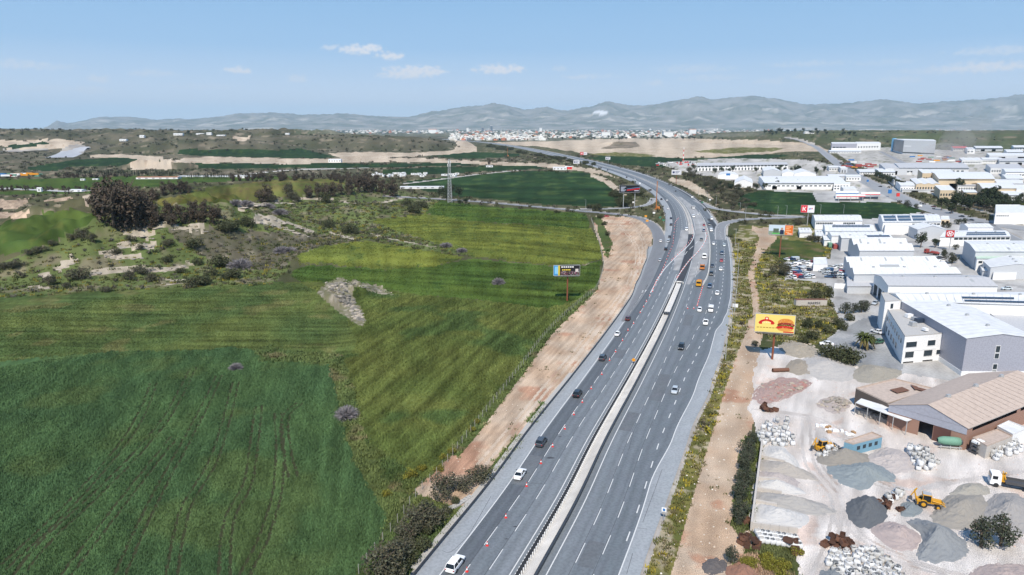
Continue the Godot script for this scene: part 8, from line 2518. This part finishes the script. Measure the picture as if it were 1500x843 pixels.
# limestone ledges along the terraces of the hill: [line of pixels, rock size, count]
var ledges := [[[[130, 402], [160, 398], [200, 396], [240, 397], [280, 388]], 1.5, 26], [[[145, 372], [165, 376], [185, 380], [205, 378]], 1.3, 16], [[[170, 362], [200, 363], [228, 360]], 1.6, 14], [[[185, 347], [205, 346], [222, 350]], 1.8, 10], [[[80, 400], [95, 390], [110, 382]], 1.2, 12], [[[60, 403], [70, 408]], 1.0, 5], [[[45, 420], [75, 424]], .9, 6], [[[240, 409], [255, 412], [272, 410]], .9, 9], [[[235, 418], [270, 416]], .8, 8],
		[[[345, 306], [362, 302], [380, 300], [400, 297], [425, 299]], 2.2, 26], [[[430, 295], [460, 292], [490, 295], [520, 298], [556, 298], [600, 288]], 1.8, 30], [[[368, 330], [385, 320], [410, 326], [440, 334], [455, 342]], 1.6, 30], [[[380, 326], [400, 330], [430, 340], [450, 346]], 1.3, 24], [[[480, 340], [500, 346], [520, 352]], 1.1, 18], [[[540, 342], [560, 348], [600, 356], [640, 364]], .8, 20], [[[200, 330], [240, 335], [300, 338]], 1.3, 16]]
func make_rocks() -> void:
	var kinds := [rock_mesh(1), rock_mesh(2, .5), rock_mesh(3, .9), rock_mesh(4, .6)]
	for e in ledges:
		var line: Array = e[0]
		var mid := T(line[line.size() / 2][0], line[line.size() / 2][1])
		var o := thing("rock_ledge", mid, 0.0, "pale limestone ledge breaking through the scrubby hillside", "rocks", "limestone ledges on the hill")
		for k in int(e[2]):
			var t := rng.randf() * (line.size() - 1)
			var i := int(t)
			var a: Array = line[i]; var b: Array = line[mini(i + 1, line.size() - 1)]
			var p := T(lerpf(a[0], b[0], t - i) + rng.randf_range(-3, 3), lerpf(a[1], b[1], t - i) + rng.randf_range(-1.6, 1.6))
			var m := put("boulder", kinds[rng.randi() % 4], [M.limestone, M.limestone, M.limestone_grey][rng.randi() % 3], o, p - mid - Vector3(0, .25, 0), rng.randf() * TAU)
			var z: float = e[1] * rng.randf_range(.35, 1.15)
			m.scale = Vector3(z * 1.6, z * rng.randf_range(.35, .75), z)
	# rocky heap in the fields
	var c := T(505, 437)
	var hp := thing("rock_heap", c, 0.0, "heap of pale broken rocks rising out of the green fields", "rocks")
	for k in 296:
		var t := rng.randf()
		var p: Vector3
		if k < 230: p = T(lerpf(498, 532, t) + rng.randf_range(-22, 7) * (1.0 - t * .6), lerpf(414, 470, t) + rng.randf_range(-3, 3))
		else: p = T(lerpf(505, 575, t) + rng.randf_range(-3, 3), lerpf(412, 432, t) + rng.randf_range(-2.5, 2.5))
		var m := put("rock", kinds[rng.randi() % 4], [M.limestone, M.limestone_grey, M.rock_dark, M.rock_dark][rng.randi() % 4], hp, p - c - Vector3(0, .12, 0), rng.randf() * TAU)
		var z := rng.randf_range(.25, 1.0) if k < 230 else rng.randf_range(.2, .55)
		m.scale = Vector3(z * 1.3, z, z)
	# loose stones on the earth verge, the track and the yard
	for e in [["verge_stones", ["dirt_verge"], 100, 420, 2.2, Vector2(.05, .2), [Color(.48, .38, .30), Color(.40, .28, .20), Color(.52, .45, .37)], "loose stones strewn over the earth verge"], ["track_stones", ["dirt_track", "flower_verge"], 90, 380, 1.9, Vector2(.06, .26), [Color(.5, .44, .37), Color(.44, .35, .27), Color(.56, .52, .46)], "pale stones strewn along the dirt track and verge"], ["yard_stones", ["stone_yard"], 95, 330, 2.4, Vector2(.05, .2), [Color(.66, .6, .55), Color(.5, .36, .3), Color(.4, .37, .34)], "loose stones and lumps on the stone yard"]]:
		scatter(e[0], kinds[0], M.tinted, e[1], e[2], e[3], e[4], 0.0, e[5], e[6], e[7], "stones", .75)
	scatter("verge_weeds", tuft(3, 12, .4, .4, .08), M.leaf, ["dirt_verge", "dirt_track"], 90, 380, 1.6, .3, Vector2(.5, 1.2), [Color(.09, .10, .03), Color(.13, .115, .05), Color(.07, .085, .028)], "sparse weeds on the bare earth", "weeds", .4, .22, .06)
	# red rubble
	for e in [[[[1108, 562], [1190, 556], [1175, 574], [1120, 592]], 120, "broken red and pink stone in the rubble below the billboard"], [[[1140, 504], [1190, 504], [1206, 522], [1160, 522]], 90, "broken brown stone on the bank behind the billboard"], [[[1196, 592], [1226, 580], [1248, 592], [1230, 606]], 70, "broken pale stone near the open canopy"]]:
		var poly: Array = e[0]
		var mid := P((poly[0][0] + poly[2][0]) * .5, (poly[0][1] + poly[2][1]) * .5)
		var o := thing("rubble", mid, 0.0, e[2], "rubble")
		for k in int(e[1]):
			var u := rng.randf(); var v := rng.randf()
			var x := lerpf(lerpf(poly[0][0], poly[1][0], u), lerpf(poly[3][0], poly[2][0], u), v)
			var y := lerpf(lerpf(poly[0][1], poly[1][1], u), lerpf(poly[3][1], poly[2][1], u), v)
			var p := P(x, y)
			var m := put("stone", kinds[rng.randi() % 4], [M.red_stone, M.limestone, M.red_stone, M.limestone_grey][rng.randi() % 4] if o.name.ends_with("rubble") else [M.limestone, M.limestone_grey][rng.randi() % 2], o, p - mid + Vector3(0, .9 * sin(PI * u) * sin(PI * v), 0), rng.randf() * TAU)
			var z := rng.randf_range(.18, .6)
			m.scale = Vector3(z * 1.4, z, z)
func _ready() -> void:
	rng.seed = 2024
	n1.seed = 3; n1.frequency = 1.0; n1.fractal_octaves = 3
	n2.seed = 9; n2.frequency = 1.0; n2.fractal_type = FastNoiseLite.FRACTAL_NONE
	n3.seed = 21; n3.frequency = 1.0; n3.fractal_octaves = 4
	# camera
	var cam := Camera3D.new()
	cam.name = "camera"
	add_child(cam)
	cam.position = Vector3(0, EYE, 0)
	cam.rotation.x = -atan((421.5 - HOR) / FOC)
	cam.fov = rad_to_deg(2.0 * atan(421.5 / FOC))
	cam.far = 60000.0
	cam.near = 0.5
	cam.current = true
	# sky, haze, exposure
	var env := Environment.new()
	env.background_mode = Environment.BG_SKY
	env.sky = make_sky()
	env.tonemap_mode = Environment.TONE_MAPPER_LINEAR
	env.tonemap_exposure = 1.25
	env.fog_enabled = true
	env.fog_density = 0.000032
	env.fog_light_color = Color(.78, .91, 1.0)
	env.volumetric_fog_enabled = true      # only the dust bank; the rest of the air is the fog above
	env.volumetric_fog_density = 0.0
	env.sdfgi_enabled = true
	env.ssao_enabled = true
	env.ssil_enabled = true
	var we := WorldEnvironment.new()
	we.name = "environment"
	we.environment = env
	add_child(we)
	# sun: high behind the camera, shadows fall away from it
	var sun := DirectionalLight3D.new()
	sun.name = "sun"
	add_child(sun)
	sun.light_energy = 1.5
	sun.light_color = Color(1.0, .965, .91)
	sun.light_angular_distance = 0.5
	sun.shadow_enabled = true
	sun.look_at_from_position(Vector3.ZERO, Vector3(sin(deg_to_rad(9.0)) * cos(deg_to_rad(50.0)), -sin(deg_to_rad(50.0)), -cos(deg_to_rad(9.0)) * cos(deg_to_rad(50.0))))
	make_materials()
	make_relief()
	var t0 := Time.get_ticks_msec()
	make_centre_line()
	make_ground()
	print("ground ", Time.get_ticks_msec() - t0)
	make_mountains()
	make_road()
	print("road ", Time.get_ticks_msec() - t0)
	make_all()
	print("all ", Time.get_ticks_msec() - t0)

func make_relief() -> void:
	bump(215, 350, 125, 140, 24.0, 0.0, 0.35)
	bump(340, 284, 210, 150, 12.0)
	bump(450, 312, 130, 70, 6.0, 0.0, 0.3)
	bump(505, 437, 11, 26, 5.5, 0.35, 0.4)
	bump(548, 418, 20, 6, 1.5, 0.2, 0.3)
	bump(540, 368, 70, 50, 4.5)
	bump(700, 350, 90, 110, 3.0)
	bump(640, 500, 40, 60, 2.2)
	bump(905, 212, 90, 70, 12.0, 0.0, 0.3)
	bump(235, 245, 90, 60, 14.0, 0.0, 0.3)
	# far hills on the left
	for b in [[-1800, -2900, 620, 560, 60], [-1250, -2750, 560, 480, 56], [-970, -2850, 420, 420, 60], [-690, -2600, 480, 430, 43], [-460, -2500, 330, 330, 38], [-960, -2180, 380, 260, 34], [-2500, -3000, 900, 700, 60], [-3200, -2700, 900, 700, 58], [-1500, -2250, 300, 220, 26]]:
		bump_at(b[0], b[1], b[2], b[3], b[4], 0.0, 0.22)
	# plateau on the right
	for b in [[1450, -3500, 600, 620, 52], [1950, -3600, 800, 700, 56], [2700, -3500, 900, 800, 57], [1250, -3800, 420, 420, 42], [3400, -3300, 900, 800, 54]]:
		bump_at(b[0], b[1], b[2], b[3], b[4], 0.0, 0.06)

func make_materials() -> void:
	var fine := grain(1, 0.09, 4, 0.62, 1.25)
	var speck := grain(2, 0.25, 2, 0.55, 1.25)
	var soft := grain(3, 0.03, 5, 0.9, 1.06)
	var nrm := bumps_tex(4, 0.06, 6.0)
	M.t_fine = fine; M.t_speck = speck; M.t_soft = soft; M.t_nrm = nrm
	M.g_scrub = mat(Color.WHITE, 0.95, 0, speck, 9.0, true, nrm, 0.9)
	M.g_hill = mat(Color.WHITE, 0.95, 0, speck, 160.0, true, nrm, 0.7)
	M.g_crop = mat(Color.WHITE, 0.9, 0, speck, 7.0, true, nrm, 0.5)
	M.g_dirt = mat(Color.WHITE, 0.95, 0, fine, 12.0, true, nrm, 0.8)
	M.g_paving = mat(Color.WHITE, 0.9, 0, soft, 20.0, true)
	M.rockface = mat(Color.WHITE, 0.95, 0, null, 1.0, true)
	M.asphalt = mat(Color.WHITE, 0.85, 0, soft, 14.0, true)
	M.concrete = mat(Color.WHITE, 0.9, 0, fine, 6.0, true)
	M.concrete_plain = mat(lin(.46, .44, .41), 0.9, 0, fine, 6.0)
	for k in ["g_scrub", "g_hill", "g_crop", "g_dirt", "g_paving", "rockface"]: M[k].metallic_specular = .12
	M.paint = mat(lin(.58, .58, .57), 0.7, 0, soft, 3.0)
	M.tar = mat(lin(.05, .052, .058), .8)
	M.bark = mat(lin(.11, .085, .065), .95)
	M.leaf = mat(Color.WHITE, .75, 0, null, 1.0, true)
	M.leaf.metallic_specular = .2
	M.leaf.backlight_enabled = true
	M.leaf.backlight = Color(.25, .25, .2)
	M.leaf.cull_mode = BaseMaterial3D.CULL_DISABLED
	M.tinted = mat(Color.WHITE, .9, 0, null, 1.0, true)
	M.gravel = mat(Color.WHITE, .95, 0, speck, 5.0, true, nrm, .8)
	M.gravel_dark = mat(lin(.16, .165, .17), .95, 0, speck, 2.0)
	M.gravel_pale = mat(lin(.55, .52, .48), .95, 0, speck, 2.0)
	M.car_white = mat(lin(.8, .8, .8), .35)
	M.car_glass = mat(lin(.012, .016, .02), .06)
	M.tyre = mat(lin(.018, .018, .019), .8)
	M.steel = mat(lin(.10, .10, .105), .55, .4, soft, 2.0)
	M.steel_light = mat(lin(.42, .43, .44), .5, .3)
	M.lamp_clear = mat(lin(.6, .62, .65), .15)
	M.lamp_red = mat(lin(.35, .01, .01), .25)
	M.cone_red = mat(lin(.62, .035, .03), .55)
	M.cone_white = mat(lin(.78, .78, .78), .55)
	M.rail_dark = mat(lin(.055, .06, .068), .5, .3)
	M.barrier = mat(lin(.66, .65, .62), .85, 0, fine, 3.0)
	M.rust_pole = mat(lin(.24, .075, .035), .8, 0, fine, 3.0)
	M.rust = mat(lin(.17, .08, .05), .9, 0, fine, 2.0)
	M.rust_dark = mat(lin(.10, .048, .032), .9, 0, fine, 2.0)
	M.white_metal = mat(lin(.76, .76, .76), .5)
	M.machine_orange = mat(lin(.48, .17, .035), .6)
	M.machine_yellow = mat(lin(.60, .30, .015), .5, 0, soft, 2.0)
	M.sign_blue = mat(lin(.02, .15, .42), .5)
	M.sign_blue_pale = mat(lin(.16, .42, .62), .4)
	M.sign_orange = mat(lin(.66, .28, .02), .5)
	M.sign_green = mat(lin(.03, .16, .09), .5)
	M.fence_post = mat(lin(.27, .265, .25), .8)
	M.wall_white = mat(lin(.78, .785, .79), .8, 0, soft, 9.0)
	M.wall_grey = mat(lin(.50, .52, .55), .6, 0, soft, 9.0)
	M.wall_pale = mat(lin(.62, .63, .64), .7, 0, soft, 9.0)
	M.wall_cream = mat(lin(.58, .47, .33), .85, 0, soft, 9.0)
	M.wall_dusty = mat(lin(.55, .51, .47), .9, 0, fine, 5.0)
	M.clad_grey = mat(lin(.335, .345, .405), .5, 0, soft, 11.0)
	M.clad_dark = mat(lin(.09, .11, .14), .4)
	M.roof_white = mat(lin(.66, .665, .67), .6, 0, grain(7, .02, 5, .92, 1.03), 46.0)
	M.roof_pale = mat(lin(.46, .46, .47), .7, 0, soft, 13.0)
	M.roof_dusty = mat(lin(.48, .47, .455), .9, 0, fine, 9.0)
	M.roof_brown = mat(lin(.45, .365, .31), .85, 0, grain(8, .025, 5, .9, 1.05), 18.0)
	M.roof_green = mat(lin(.44, .56, .47), .7, 0, soft, 9.0)
	M.roof_tile = mat(lin(.42, .17, .10), .8)
	M.brick = mat(lin(.34, .20, .15), .9, 0, fine, 3.0)
	M.shade_dark_wall = mat(lin(.10, .08, .07), .95)  # solid wall, its dark colour stands for shade inside the open lean-to
	M.stone_grey = mat(lin(.30, .285, .27), .9, 0, fine, 2.0)
	M.door_brown = mat(lin(.10, .045, .035), .7)
	M.seam = mat(lin(.47, .475, .48), .7)
	M.window = mat(lin(.03, .042, .052), .12)
	M.frame = mat(lin(.7, .7, .7), .6)
	M.solar = mat(lin(.03, .045, .075), .25)
	M.skylight = mat(lin(.33, .34, .34), .6)
	M.cabin_blue = mat(lin(.20, .38, .50), .7, 0, fine, 3.0)
	M.cont_green = mat(lin(.16, .33, .24), .7, 0, fine, 3.0)
	M.cont_red = mat(lin(.36, .07, .06), .7, 0, fine, 3.0)
	M.ink = mat(lin(.02, .03, .05), .7)
	M.bag = mat(lin(.62, .63, .645), .9)
	M.bag_grey = mat(lin(.46, .46, .455), .9)
	M.timber = mat(lin(.36, .22, .11), .9)
	M.limestone = mat(lin(.44, .38, .31), .95, 0, fine, 4.0)
	M.limestone_grey = mat(lin(.31, .28, .24), .95, 0, fine, 4.0)
	M.rock_dark = mat(lin(.20, .185, .16), .95, 0, fine, 4.0)
	M.red_stone = mat(lin(.40, .21, .18), .95, 0, fine, 2.0)

func make_dust() -> void:
	for e in [[1384, 232, 52.0, 44.0, .007], [1392, 224, 42.0, 70.0, .005], [1404, 214, 36.0, 95.0, .003]]:
		var p := P(e[0], 236.0)
		var f := FogVolume.new()
		f.name = numbered("dust_cloud")
		f.shape = RenderingServer.FOG_VOLUME_SHAPE_ELLIPSOID
		f.size = Vector3(e[2] * 1.8, e[3], e[2] * 1.6)
		f.position = Vector3(p.x + (e[0] - 1386) * 1.6, e[3] * .42 + (232 - e[1]) * 1.2, p.z)
		var m := FogMaterial.new()
		m.density = e[4]
		m.albedo = Color(1.0, .97, .95)
		m.edge_fade = .6
		f.material = m
		add_child(f)
		tag(f, "pale dust drifting up between the far works", "dust", "", "stuff")

func make_all() -> void:
	make_plants()
	print("plants")
	make_buildings()
	print("buildings")
	make_yard()
	make_furniture()
	make_cars()
	make_dust()
